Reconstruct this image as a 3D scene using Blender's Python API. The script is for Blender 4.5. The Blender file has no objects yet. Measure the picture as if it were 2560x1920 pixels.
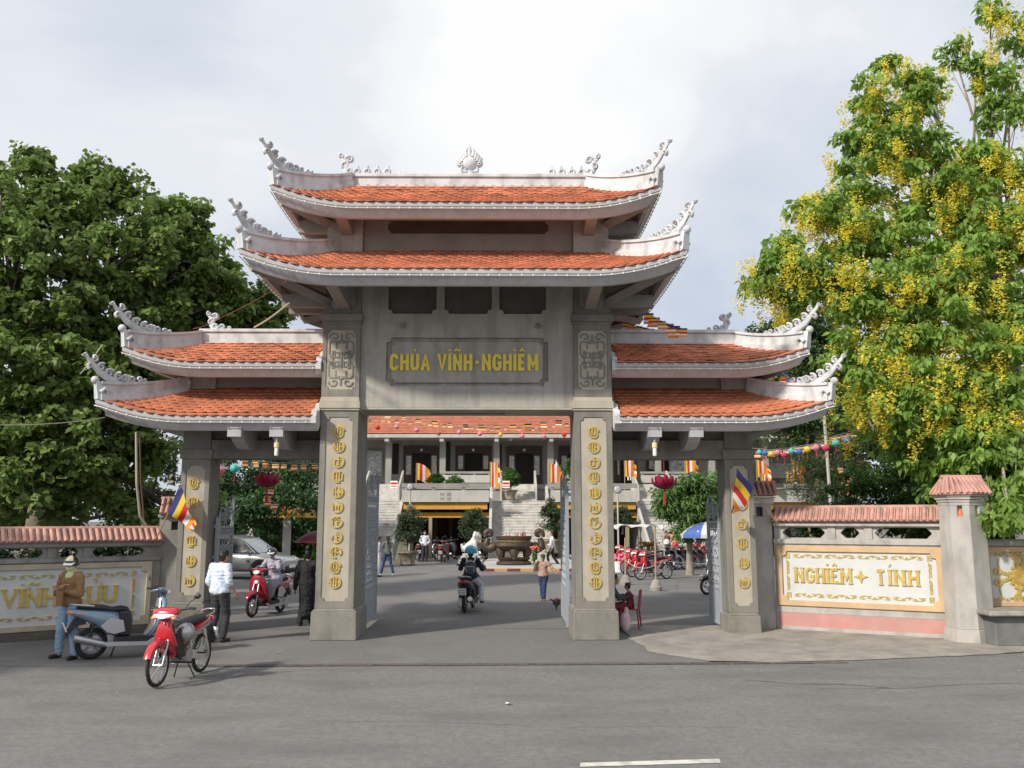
import bpy, bmesh, math, random
import numpy as np
from mathutils import Vector, Matrix, Euler
from mathutils.geometry import tessellate_polygon
PI = math.pi
scene = bpy.context.scene
COL = scene.collection

# ------------------------------------------------------------------ camera
FP = 2250.0                                  # focal length in pixels of the 2560 px wide photograph
TILT = math.atan(337/FP); YAW = math.atan(21/FP); CAMH = 2.25
cam_d = bpy.data.cameras.new("camera")
cam_d.sensor_width = 36.0; cam_d.lens = FP/2560*36
cam_d.clip_start = 0.1; cam_d.clip_end = 3000
cam = bpy.data.objects.new("camera", cam_d); COL.objects.link(cam)
cam.location = (0, 0, CAMH); cam.rotation_euler = (PI/2+TILT, 0, -YAW)
scene.camera = cam

# ------------------------------------------------------------------ sun and sky
SUN = Vector((1.1, 1.0, -1.0)).normalized()  # way the light travels
sd = bpy.data.lights.new("sun", 'SUN'); sd.energy = 3.2; sd.angle = math.radians(3.2); sd.color = (1, .93, .82)
so = bpy.data.objects.new("sun", sd); COL.objects.link(so)
so.rotation_euler = SUN.to_track_quat('-Z', 'Y').to_euler(); so.location = (-20, -15, 30)
world = bpy.data.worlds.new("World"); scene.world = world; world.use_nodes = True
nt = world.node_tree; nt.nodes.clear()
def wn(t, **k):
    n = nt.nodes.new(t)
    for a, b in k.items(): setattr(n, a, b)
    return n
sky = wn('ShaderNodeTexSky', sky_type='NISHITA', sun_disc=False)
sky.sun_elevation = math.asin(-SUN.z); sky.sun_rotation = math.atan2(-SUN.x, -SUN.y)
sky.air_density = 1.2; sky.dust_density = 1.5
tc = wn('ShaderNodeTexCoord'); mp = wn('ShaderNodeMapping'); mp.inputs['Scale'].default_value = (1, 1, 1.5)
mp.inputs['Location'].default_value = (.35, .1, .2)
nt.links.new(tc.outputs['Generated'], mp.inputs['Vector'])
n1 = wn('ShaderNodeTexNoise'); n1.inputs['Scale'].default_value = 2.1; n1.inputs['Detail'].default_value = 5; n1.inputs['Roughness'].default_value = .50
n1.inputs['Distortion'].default_value = .3
nt.links.new(mp.outputs[0], n1.inputs['Vector'])
def ray(sx, sy):
    u = (sx-1280)/FP; w = (960-sy)/FP
    y = math.cos(TILT)-w*math.sin(TILT); z = math.sin(TILT)+w*math.cos(TILT)
    return Vector((u*math.cos(YAW)+y*math.sin(YAW), -u*math.sin(YAW)+y*math.cos(YAW), z))
acc = n1.outputs['Fac']
def cloud_blob(sx, sy, rad, amount):
    global acc
    d = ray(sx, sy).normalized()
    di = wn('ShaderNodeVectorMath', operation='DISTANCE'); di.inputs[1].default_value = d
    nt.links.new(tc.outputs['Generated'], di.inputs[0])
    n2 = wn('ShaderNodeMath', operation='MULTIPLY_ADD'); nt.links.new(n1.outputs['Fac'], n2.inputs[0]); n2.inputs[1].default_value = -.22
    nt.links.new(di.outputs['Value'], n2.inputs[2])
    mr = wn('ShaderNodeMapRange', interpolation_type='SMOOTHERSTEP')
    mr.inputs['From Min'].default_value = 0; mr.inputs['From Max'].default_value = rad
    mr.inputs['To Min'].default_value = amount; mr.inputs['To Max'].default_value = 0
    nt.links.new(n2.outputs[0], mr.inputs['Value'])
    ad = wn('ShaderNodeMath', operation='ADD'); nt.links.new(acc, ad.inputs[0]); nt.links.new(mr.outputs[0], ad.inputs[1]); acc = ad.outputs[0]
cloud_blob(1120, 150, .27, .13); cloud_blob(60, 60, .3, .10); cloud_blob(1950, 420, .5, .12)
cloud_blob(420, 330, .36, -.13); cloud_blob(1780, 60, .30, .05); cloud_blob(1780, 720, .3, -.10); cloud_blob(620, 560, .2, -.06)
rp = wn('ShaderNodeValToRGB'); rp.color_ramp.interpolation = 'EASE'
E_ = rp.color_ramp.elements
E_[0].position = .34; E_[0].color = (.60, .66, .77, 1)
E_[1].position = .74; E_[1].color = (.99, .99, .99, 1)
e = E_.new(.44); e.color = (.70, .75, .83, 1)
e = E_.new(.54); e.color = (.80, .83, .89, 1)
e = E_.new(.63); e.color = (.91, .93, .955, 1)
nt.links.new(acc, rp.inputs[0])
sc8 = wn('ShaderNodeVectorMath', operation='SCALE'); sc8.inputs['Scale'].default_value = 7.1
nt.links.new(rp.outputs[0], sc8.inputs[0])
mk = wn('ShaderNodeMapRange'); mk.inputs['From Min'].default_value = .25; mk.inputs['From Max'].default_value = .5
mk.inputs['To Min'].default_value = .78; mk.inputs['To Max'].default_value = 1
nt.links.new(acc, mk.inputs['Value'])
mx = wn('ShaderNodeMix', data_type='RGBA')
nt.links.new(mk.outputs[0], mx.inputs['Factor']); nt.links.new(sky.outputs[0], mx.inputs['A']); nt.links.new(sc8.outputs[0], mx.inputs['B'])
bg = wn('ShaderNodeBackground'); bg.inputs['Strength'].default_value = .10
nt.links.new(mx.outputs['Result'], bg.inputs['Color'])
wo = wn('ShaderNodeOutputWorld'); nt.links.new(bg.outputs[0], wo.inputs[0])
scene.view_settings.view_transform = 'Standard'; scene.view_settings.look = 'None'
scene.view_settings.exposure = 0.5; scene.view_settings.gamma = 1.0; scene.view_settings.use_curve_mapping = False
scene.cycles.max_bounces = 6; scene.cycles.transparent_max_bounces = 8
scene.cycles.use_denoising = True

# ------------------------------------------------------------------ helpers
def P(sx, sy, Y):                            # point of the place seen at pixel (sx, sy), Y metres away
    r = ray(sx, sy); k = Y/r.y
    return Vector((r.x*k, Y, CAMH+r.z*k))
def G(sx, sy, z=0.0):                        # ground point seen at pixel
    r = ray(sx, sy); k = (z-CAMH)/r.z
    return Vector((r.x*k, r.y*k, z))

def tag(o, label=None, cat=None, group=None, kind=None):
    if label: o['label'] = label
    if cat: o['category'] = cat
    if group: o['group'] = group
    if kind: o['kind'] = kind
    return o
def thing(name, label, cat, loc=(0, 0, 0), rz=0, group=None):
    o = bpy.data.objects.new(name, None); o.empty_display_size = .3; COL.objects.link(o)
    o.location = loc; o.rotation_euler = (0, 0, rz)
    return tag(o, label, cat, group)
def link(name, me, m, parent=None, loc=None, rot=None, kind=None, label=None):
    o = bpy.data.objects.new(name, me); COL.objects.link(o)
    if m is not None and len(me.materials) == 0:
        for q in (m if isinstance(m, (list, tuple)) else [m]): me.materials.append(q)
    if parent is not None: o.parent = parent
    if loc is not None: o.location = loc
    if rot is not None: o.rotation_euler = rot
    if kind: o['kind'] = kind
    if label: o['label'] = label
    return o
def clone(root, loc, rz=0, label=None, group=None, matmap=None, scale=None):
    def cp(o, par):
        c = o.copy(); COL.objects.link(c); c.parent = par
        if matmap and c.type == 'MESH':
            for i, s in enumerate(c.material_slots):
                mm = s.material
                if mm and mm.name in matmap:
                    s.link = 'OBJECT'; s.material = matmap[mm.name]
        for ch in kids.get(o.name, []): cp(ch, c)
        return c
    kids = {}
    def walk(o):
        kids[o.name] = list(o.children)
        for c in o.children: walk(c)
    walk(root)
    r = cp(root, None); r.location = loc; r.rotation_euler = (0, 0, rz)
    if scale: r.scale = (scale,)*3
    if label: r['label'] = label
    if group: r['group'] = group
    return r

class MB:
    """collects faces and links them as one mesh object"""
    def __init__(s, M=None): s.v = []; s.f = []; s.m = []; s.M = M; s.mi = 0
    def add(s, vs, fs):
        b = len(s.v)
        if s.M is not None: s.v.extend([tuple(s.M @ Vector(p)) for p in vs])
        else: s.v.extend([tuple(p) for p in vs])
        s.f.extend([tuple(i+b for i in f) for f in fs]); s.m.extend([s.mi]*len(fs)); return s
    def box(s, x0, x1, y0, y1, z0, z1, tx=0, ty=0):
        return s.add([(x0, y0, z0), (x1, y0, z0), (x1, y1, z0), (x0, y1, z0), (x0+tx, y0+ty, z1), (x1-tx, y0+ty, z1), (x1-tx, y1-ty, z1), (x0+tx, y1-ty, z1)],
                     [(0, 3, 2, 1), (4, 5, 6, 7), (0, 1, 5, 4), (1, 2, 6, 5), (2, 3, 7, 6), (3, 0, 4, 7)])
    def cbox(s, c, d, rot=None):
        M = Matrix.Translation(c) @ (Euler(rot).to_matrix().to_4x4() if rot else Matrix.Identity(4))
        h = [x/2 for x in d]
        vs = [M @ Vector((a*h[0], b*h[1], e*h[2])) for e in (-1, 1) for a, b in ((-1, -1), (1, -1), (1, 1), (-1, 1))]
        return s.add(vs, [(0, 3, 2, 1), (4, 5, 6, 7), (0, 1, 5, 4), (1, 2, 6, 5), (2, 3, 7, 6), (3, 0, 4, 7)])
    def tube(s, pts, r, n=8, cap=True, flat=1.0, up=None, closed=False):
        pts = [Vector(p) for p in pts]; L = len(pts); vs = []; last = None
        for i, p in enumerate(pts):
            if closed: d = pts[(i+1) % L]-pts[i-1]
            else: d = pts[min(i+1, L-1)]-pts[max(i-1, 0)]
            if d.length < 1e-9: d = Vector((0, 0, 1))
            d.normalize()
            if up is not None: a = Vector(up)
            elif last is not None: a = last
            else: a = Vector((0, 0, 1)) if abs(d.z) < .9 else Vector((1, 0, 0))
            a = a-d*a.dot(d)
            if a.length < 1e-6: a = d.orthogonal()
            a.normalize(); b = d.cross(a); last = a
            rr = r[i] if isinstance(r, (list, tuple)) else r
            for k in range(n):
                t = 2*PI*k/n
                vs.append(p+a*math.cos(t)*rr*flat+b*math.sin(t)*rr)
        fs = []
        for i in range(L if closed else L-1):
            for k in range(n):
                fs.append((i*n+k, i*n+(k+1) % n, ((i+1) % L)*n+(k+1) % n, ((i+1) % L)*n+k))
        if cap and not closed: fs.append(tuple(range(n-1, -1, -1))); fs.append(tuple((L-1)*n+k for k in range(n)))
        return s.add(vs, fs)
    def lathe(s, prof, c=(0, 0, 0), n=16, sx=1, sy=1, a0=0, a1=2*PI):
        full = abs(a1-a0-2*PI) < 1e-6; m = n if full else n+1; vs = []
        for r, z in prof:
            for k in range(m):
                t = a0+(a1-a0)*k/n; vs.append((c[0]+r*math.cos(t)*sx, c[1]+r*math.sin(t)*sy, c[2]+z))
        fs = []
        for i in range(len(prof)-1):
            for k in range(n):
                k2 = (k+1) % m; fs.append((i*m+k, i*m+k2, (i+1)*m+k2, (i+1)*m+k))
        return s.add(vs, fs)
    def ell(s, c, r, n=10, rot=None):
        if not isinstance(r, (tuple, list)): r = (r, r, r)
        M = Matrix.Translation(c) @ (Euler(rot).to_matrix().to_4x4() if rot else Matrix.Identity(4))
        h = max(4, n//2+1); vs = [M @ Vector((0, 0, -r[2]))]
        for i in range(1, h):
            a = -PI/2+PI*i/h
            for k in range(n):
                t = 2*PI*k/n; vs.append(M @ Vector((r[0]*math.cos(a)*math.cos(t), r[1]*math.cos(a)*math.sin(t), r[2]*math.sin(a))))
        vs.append(M @ Vector((0, 0, r[2]))); fs = []
        for k in range(n): fs.append((0, 1+(k+1) % n, 1+k))
        for i in range(h-2):
            for k in range(n):
                b = 1+i*n; fs.append((b+k, b+(k+1) % n, b+n+(k+1) % n, b+n+k))
        b = 1+(h-2)*n; t = len(vs)-1
        for k in range(n): fs.append((b+k, b+(k+1) % n, t))
        return s.add(vs, fs)
    def cap(s, p0, r0, p1, r1, n=10):          # tapered capsule
        s.tube([p0, p1], [r0, r1], n); s.ell(p0, r0, n); return s.ell(p1, r1, n)
    def plate(s, outer, holes, y0, y1):        # outline in x,z ; thickness y0 (front) .. y1
        loops = [[Vector((x, z, 0)) for x, z in l] for l in [outer]+list(holes)]
        flat = [p for l in loops for p in l]; n = len(flat)
        tris = tessellate_polygon(loops)
        vs = [(p.x, y0, p.y) for p in flat]+[(p.x, y1, p.y) for p in flat]
        fs = []
        for t in tris:
            a, b, c = (flat[i] for i in t)
            w = (b.x-a.x)*(c.y-a.y)-(b.y-a.y)*(c.x-a.x)
            t = tuple(t) if w > 0 else tuple(reversed(t))
            fs.append(t); fs.append(tuple(i+n for i in reversed(t)))
        o = 0
        for li, l in enumerate(loops):
            m = len(l); ar = sum(l[i].x*l[(i+1) % m].y-l[(i+1) % m].x*l[i].y for i in range(m))
            ccw = (ar > 0) == (li == 0)
            for i in range(m):
                j = (i+1) % m; q = (o+i, o+i+n, o+j+n, o+j)
                fs.append(q if ccw else tuple(reversed(q)))
            o += m
        return s.add(vs, fs)
    def slab(s, prof, x0, x1, bev=0.0):        # side outline in y,z extruded along x, edges drawn in by bev
        n = len(prof); cy = sum(p[0] for p in prof)/n; cz = sum(p[1] for p in prof)/n
        def ins(d):
            out = []
            for y, z in prof:
                l = math.hypot(y-cy, z-cz) or 1; out.append((y-(y-cy)/l*d, z-(z-cz)/l*d))
            return out
        rings = [(x0, ins(bev)), (x0+bev, prof), (x1-bev, prof), (x1, ins(bev))] if bev else [(x0, prof), (x1, prof)]
        vs = [(x, y, z) for x, pr in rings for y, z in pr]; fs = []
        for i in range(len(rings)-1):
            for k in range(n):
                fs.append((i*n+k, (i+1)*n+k, (i+1)*n+(k+1) % n, i*n+(k+1) % n))
        a = tessellate_polygon([[Vector((y, z, 0)) for y, z in rings[0][1]]])
        L = (len(rings)-1)*n
        for t in a: fs.append(tuple(t)); fs.append(tuple(i+L for i in reversed(t)))
        return s.add(vs, fs)
    def loft(s, secs, n=16, axis='y', ex=2.4):  # secs: (pos, centre_z, half_w, half_h[, centre_x])
        vs = []
        for q in secs:
            y, cz, hw, hh = q[:4]; cx = q[4] if len(q) > 4 else 0
            for k in range(n):
                t = 2*PI*k/n; c, d = math.cos(t), math.sin(t)
                a = math.copysign(abs(c)**(2/ex), c)*hw; b = math.copysign(abs(d)**(2/ex), d)*hh
                vs.append((cx+a, y, cz+b) if axis == 'y' else (cx+a, cz+b, y))
        fs = []
        for i in range(len(secs)-1):
            for k in range(n):
                q = (i*n+k, (i+1)*n+k, (i+1)*n+(k+1) % n, i*n+(k+1) % n)
                fs.append(q)
        fs.append(tuple(range(n))); fs.append(tuple((len(secs)-1)*n+k for k in range(n-1, -1, -1)))
        return s.add(vs, fs)
    def sweep(s, path, prof, closed_prof=True, closed_path=False):
        """path: (x,y,z,ox,oy) with outward direction; prof: (d,h) d metres inwards, h up"""
        n = len(prof); vs = []
        for x, y, z, ox, oy in path:
            for d, h in prof: vs.append((x-ox*d, y-oy*d, z+h))
        fs = []; L = len(path)
        for i in range(L if closed_path else L-1):
            j = (i+1) % L
            for k in range(n if closed_prof else n-1):
                k2 = (k+1) % n; fs.append((i*n+k, j*n+k, j*n+k2, i*n+k2))
        if not closed_path and closed_prof: fs.append(tuple(range(n-1, -1, -1))); fs.append(tuple((L-1)*n+k for k in range(n)))
        return s.add(vs, fs)
    def mesh(s, name, smooth=None, fix=True):
        me = bpy.data.meshes.new(name); me.from_pydata(s.v, [], s.f)
        if max(s.m, default=0) > 0: me.polygons.foreach_set('material_index', s.m)
        if fix:
            bm = bmesh.new(); bm.from_mesh(me); bmesh.ops.recalc_face_normals(bm, faces=bm.faces); bm.to_mesh(me); bm.free()
        if smooth is not None:
            me.polygons.foreach_set('use_smooth', [True]*len(me.polygons))
            me.set_sharp_from_angle(angle=math.radians(smooth))
        me.update(); return me
    def build(s, name, m, parent=None, smooth=None, bevel=None, loc=None, rot=None, kind=None, label=None):
        o = link(name, s.mesh(name, smooth), m, parent, loc, rot, kind, label)
        if bevel:
            b = o.modifiers.new('bevel', 'BEVEL'); b.width = bevel; b.segments = 1; b.limit_method = 'ANGLE'; b.angle_limit = math.radians(40)
        return o
def organic(name, mb, m, parent=None, voxel=.012, smooth=2, label=None, folds=0.0):
    """turns overlapping closed pieces into one continuous skin"""
    me = mb.mesh('t'); o = bpy.data.objects.new('t', me); COL.objects.link(o)
    r = o.modifiers.new('r', 'REMESH'); r.mode = 'VOXEL'; r.voxel_size = voxel
    if smooth: k = o.modifiers.new('s', 'SMOOTH'); k.factor = .5; k.iterations = smooth
    dg = bpy.context.evaluated_depsgraph_get()
    me2 = bpy.data.meshes.new_from_object(o.evaluated_get(dg)); me2.name = name
    bpy.data.objects.remove(o); bpy.data.meshes.remove(me)
    if folds:
        from mathutils import noise as MN
        ns = [v.normal.copy() for v in me2.vertices]; o_ = Vector((R.uniform(0, 9), R.uniform(0, 9), 0))
        for v, nn in zip(me2.vertices, ns):
            q = v.co; a = MN.noise(Vector((q.x*9, q.y*9, q.z*16+q.x*8))+o_); v.co = q+nn*folds*(1-abs(a)*3.2)
    me2.polygons.foreach_set('use_smooth', [True]*len(me2.polygons)); me2.materials.clear()
    return link(name, me2, m, parent, label=label)

# ------------------------------------------------------------------ materials
MATS = {}
def mat(name, col, rough=.6, metal=0.0, var=0.0, vscale=3.0, grain=0.0, gscale=25, bump=0.0, bscale=40.0, dirt=None, dscale=(1.5, 1.5, .5), damt=.5, speck=0.0, sscale=160, coat=0.0, trans=0.0, alpha=1.0, island=0.0, emit=None, spec=.5):
    if name in MATS: return MATS[name]
    m = bpy.data.materials.new(name); m.use_nodes = True; t = m.node_tree; N = t.nodes; b = N['Principled BSDF']
    L = t.links.new
    c = (*col, 1)
    b.inputs['Base Color'].default_value = c; b.inputs['Roughness'].default_value = rough; b.inputs['Metallic'].default_value = metal
    b.inputs['Specular IOR Level'].default_value = spec
    if coat: b.inputs['Coat Weight'].default_value = coat; b.inputs['Coat Roughness'].default_value = .08
    geo = N.new('ShaderNodeNewGeometry'); cur = None
    def noise(scale, detail=3, vec=None):
        n = N.new('ShaderNodeTexNoise'); n.inputs['Scale'].default_value = scale; n.inputs['Detail'].default_value = detail
        L(vec or geo.outputs['Position'], n.inputs['Vector']); return n.outputs['Fac']
    def mixc(fac, A, B):
        x = N.new('ShaderNodeMix'); x.data_type = 'RGBA'
        if isinstance(fac, float): x.inputs['Factor'].default_value = fac
        else: L(fac, x.inputs['Factor'])
        for s_, v in (('A', A), ('B', B)):
            if isinstance(v, tuple): x.inputs[s_].default_value = v
            else: L(v, x.inputs[s_])
        return x.outputs['Result']
    def rng(v, a, b_, c0=0, c1=1):
        r = N.new('ShaderNodeMapRange'); L(v, r.inputs['Value'])
        for k_, x in zip(('From Min', 'From Max', 'To Min', 'To Max'), (a, b_, c0, c1)): r.inputs[k_].default_value = x
        return r.outputs[0]
    def sc(k): return tuple(min(1, x*k) for x in col)+(1,)
    cur = c
    if var: cur = mixc(rng(noise(vscale, 5), .3, .7), sc(1-var), sc(1+var))
    if grain: cur = mixc(rng(noise(gscale, 8), .32, .68, 0, grain), cur, sc(1.7)); cur = mixc(rng(noise(gscale*.37, 8), .42, .72, 0, grain), cur, sc(.45))
    if island:
        r = rng(geo.outputs['Random Per Island'], 0, 1, 1-island, 1+island)
        x = N.new('ShaderNodeVectorMath'); x.operation = 'SCALE'
        if isinstance(cur, tuple): x.inputs[0].default_value = cur[:3]
        else: L(cur, x.inputs[0])
        L(r, x.inputs['Scale']); cur = x.outputs[0]
    if speck: cur = mixc(rng(noise(sscale, 2), .35, .65, 0, speck), cur, sc(.35)); 
    if dirt:
        mpn = N.new('ShaderNodeMapping'); mpn.inputs['Scale'].default_value = dscale; L(geo.outputs['Position'], mpn.inputs['Vector'])
        f = rng(noise(1.6, 8, mpn.outputs[0]), .46, .74, 0, damt); cur = mixc(f, cur, (*dirt, 1))
    if not isinstance(cur, tuple): L(cur, b.inputs['Base Color'])
    if bump:
        bn = N.new('ShaderNodeBump'); bn.inputs['Strength'].default_value = bump; bn.inputs['Distance'].default_value = .01
        L(noise(bscale, 4), bn.inputs['Height']); L(bn.outputs[0], b.inputs['Normal'])
    if trans:
        tr = N.new('ShaderNodeBsdfTranslucent'); ms = N.new('ShaderNodeMixShader'); ms.inputs[0].default_value = trans
        if isinstance(cur, tuple): tr.inputs[0].default_value = cur
        else: L(cur, tr.inputs[0])
        L(b.outputs[0], ms.inputs[1]); L(tr.outputs[0], ms.inputs[2]); L(ms.outputs[0], N['Material Output'].inputs[0])
    if emit: b.inputs['Emission Color'].default_value = (*col, 1); b.inputs['Emission Strength'].default_value = emit
    m.diffuse_color = c; MATS[name] = m; return m

CONC = mat('washed_concrete', (.41, .39, .35), .85, grain=.16, gscale=14, var=.13, vscale=2.2, bump=.5, bscale=120, speck=.35, sscale=110, dirt=(.17, .16, .14), dscale=(2.6, 2.6, .25), damt=.7)
CONCD = mat('dark_washed_concrete', (.25, .235, .205), .88, grain=.18, gscale=14, var=.12, vscale=2, bump=.5, bscale=120, speck=.4, sscale=110, dirt=(.10, .095, .085), dscale=(2, 2, .4), damt=.6)
CONCL = mat('pale_washed_concrete', (.45, .41, .33), .85, var=.10, vscale=3, bump=.4, bscale=120, speck=.25, sscale=120, dirt=(.24, .22, .18), dscale=(3, 3, .5), damt=.4)
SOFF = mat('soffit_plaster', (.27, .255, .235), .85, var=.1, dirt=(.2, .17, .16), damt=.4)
WHITE = mat('weathered_white_plaster', (.57, .58, .60), .75, grain=.10, gscale=7, var=.08, vscale=4, bump=.25, bscale=30, dirt=(.30, .29, .27), dscale=(3, 3, 1.4), damt=.75)
FASC = mat('grey_painted_fascia', (.40, .395, .41), .7, var=.07, vscale=3, bump=.15, bscale=50, dirt=(.32, .30, .29), dscale=(5, 5, .8), damt=.7)
TILE = mat('orange_clay_tile', (.52, .185, .095), .7, island=.22, var=.14, vscale=1.3, bump=.2, bscale=70, dirt=(.22, .08, .05), dscale=(1.2, 1.2, 1.2), damt=.6)
TILEP = mat('pink_clay_tile', (.50, .27, .22), .75, var=.22, vscale=4, bump=.2, bscale=60, dirt=(.26, .18, .15), dscale=(2, 2, 2), damt=.9)
GOLD = mat('gold_paint', (.50, .36, .09), .5, metal=.12, var=.2, vscale=12, bump=.3, bscale=40)
GOLDY = mat('yellow_gold_lettering', (.70, .54, .07), .45, metal=.15, var=.1, vscale=20)
ASPH = mat('asphalt', (.20, .194, .186), .92, grain=.40, gscale=26, var=.10, vscale=1.1, bump=.7, bscale=130, speck=.4, sscale=120, dirt=(.11, .105, .10), dscale=(.35, .9, 1), damt=.6)
ASPHD = mat('courtyard_asphalt', (.18, .175, .168), .92, grain=.25, gscale=22, var=.14, vscale=.8, bump=.5, bscale=120, speck=.3, sscale=120, dirt=(.11, .105, .10), dscale=(.4, .5, 1), damt=.5)
APRON = mat('concrete_apron', (.32, .295, .26), .9, grain=.35, gscale=9, var=.16, vscale=1.5, bump=.6, bscale=60, speck=.3, sscale=120, dirt=(.17, .16, .15), dscale=(1, 1, 1), damt=.7)
STEEL = mat('grey_painted_steel', (.33, .36, .40), .55, var=.06, vscale=6, dirt=(.3, .28, .25), damt=.3)
BLACK = mat('black_plastic', (.015, .015, .016), .45)
RUBBER = mat('tyre_rubber', (.02, .02, .02), .85, bump=.3)
CHROME = mat('chrome', (.75, .75, .76), .18, metal=1)
ALU = mat('cast_aluminium', (.5, .5, .51), .4, metal=.9, var=.1)
SEATM = mat('seat_vinyl', (.018, .018, .02), .5, bump=.1)
RED = mat('red_paint', (.42, .03, .04), .25, coat=.7)
REDB = mat('bright_red_paint', (.50, .02, .03), .22, coat=.7)
GLASSC = mat('clear_lens', (.85, .87, .9), .12, spec=.9)
REDL = mat('red_lens', (.6, .02, .01), .15, coat=.6)
ORL = mat('orange_lens', (.9, .25, .02), .2, coat=.6)
PLATE = mat('plate_white', (.85, .85, .85), .4)
INK = mat('black_ink', (.02, .02, .025), .6)
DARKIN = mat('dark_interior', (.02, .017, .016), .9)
SKIN = mat('skin', (.42, .23, .15), .55)
HAIR = mat('black_hair', (.012, .01, .009), .45, bump=.4, bscale=90)
WOOD = mat('dark_wood', (.055, .03, .022), .5, var=.2, vscale=6)
BARK = mat('bark', (.16, .13, .10), .9, var=.25, vscale=6, bump=.8, bscale=18)
BARKP = mat('pale_bark', (.30, .26, .21), .9, var=.2, vscale=6, bump=.6, bscale=18)
R = random.Random(7)
# ------------------------------------------------------------------ ribbon strokes and letters
def ribbon(mb, pts, w, y0, y1, closed=False):
    """mitred ribbon of width w in the x,z plane, from y0 (front) to y1"""
    pts = [Vector(p) for p in pts]; n = len(pts); Lp = []; Rp = []
    for i in range(n):
        a = pts[i-1] if (i > 0 or closed) else None; b = pts[(i+1) % n] if (i < n-1 or closed) else None
        p = pts[i]
        if a is None: d = (b-p).normalized(); nn = Vector((-d.y, d.x)); s_ = 1
        elif b is None: d = (p-a).normalized(); nn = Vector((-d.y, d.x)); s_ = 1
        else:
            d1 = (p-a).normalized(); d2 = (b-p).normalized(); n1_ = Vector((-d1.y, d1.x)); n2_ = Vector((-d2.y, d2.x))
            nn = n1_+n2_
            if nn.length < .2: nn = n1_.copy()
            nn.normalize(); s_ = min(1.8, 1/max(.35, nn.dot(n1_)))
        Lp.append(p+nn*w/2*s_); Rp.append(p-nn*w/2*s_)
    vs = []
    for i in range(n):
        vs += [(Lp[i].x, y0, Lp[i].y), (Rp[i].x, y0, Rp[i].y), (Rp[i].x, y1, Rp[i].y), (Lp[i].x, y1, Lp[i].y)]
    fs = []
    for i in range(n if closed else n-1):
        a = i*4; b = ((i+1) % n)*4
        for k in range(4): fs.append((a+k, b+k, b+(k+1) % 4, a+(k+1) % 4))
    if not closed: fs.append((3, 2, 1, 0)); e_ = (n-1)*4; fs.append((e_, e_+1, e_+2, e_+3))
    mb.add(vs, fs)
GLY = {
 'C': (.42, [[(1, .74), (1, .86), (.7, 1), (.3, 1), (0, .82), (0, .18), (.3, 0), (.7, 0), (1, .14), (1, .26)]]),
 'G': (.44, [[(1, .74), (1, .86), (.7, 1), (.3, 1), (0, .82), (0, .18), (.3, 0), (.7, 0), (1, .14), (1, .44), (.55, .44)]]),
 'H': (.42, [[(0, 0), (0, 1)], [(1, 0), (1, 1)], [(0, .5), (1, .5)]]),
 'U': (.42, [[(0, 1), (0, .18), (.3, 0), (.7, 0), (1, .18), (1, 1)]]),
 'A': (.46, [[(0, 0), (.5, 1), (1, 0)], [(.18, .3), (.82, .3)]]),
 'V': (.46, [[(0, 1), (.5, 0), (1, 1)]]),
 'I': (.0, [[(0, 0), (0, 1)]]),
 'N': (.44, [[(0, 0), (0, 1)], [(0, 1), (1, 0)], [(1, 0), (1, 1)]]),
 'M': (.56, [[(0, 0), (0, 1)], [(0, 1), (.5, .25), (1, 1)], [(1, 1), (1, 0)]]),
 'E': (.36, [[(1, 1), (0, 1), (0, 0), (1, 0)], [(0, .5), (.8, .5)]]),
 'T': (.40, [[(0, 1), (1, 1)], [(.5, 1), (.5, 0)]]),
 '-': (.24, [[(0, .5), (1, .5)]]),
}
ACC = {'`': [[(.38, 1.3), (.62, 1.15)]], '.': [[(.5, 1.17), (.5, 1.27)]], '~': [[(.0, 1.18), (.3, 1.28), (.7, 1.18), (1, 1.28)]],
       '^': [[(.1, 1.15), (.5, 1.3), (.9, 1.15)]], "'": [[(.4, 1.18), (.7, 1.36)]], '?': [[(.3, 1.38), (.62, 1.42), (.66, 1.3), (.5, 1.2)]], ',': [[(1, 1.0), (1.12, 1.06), (1.12, 1.2)]]}
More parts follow.
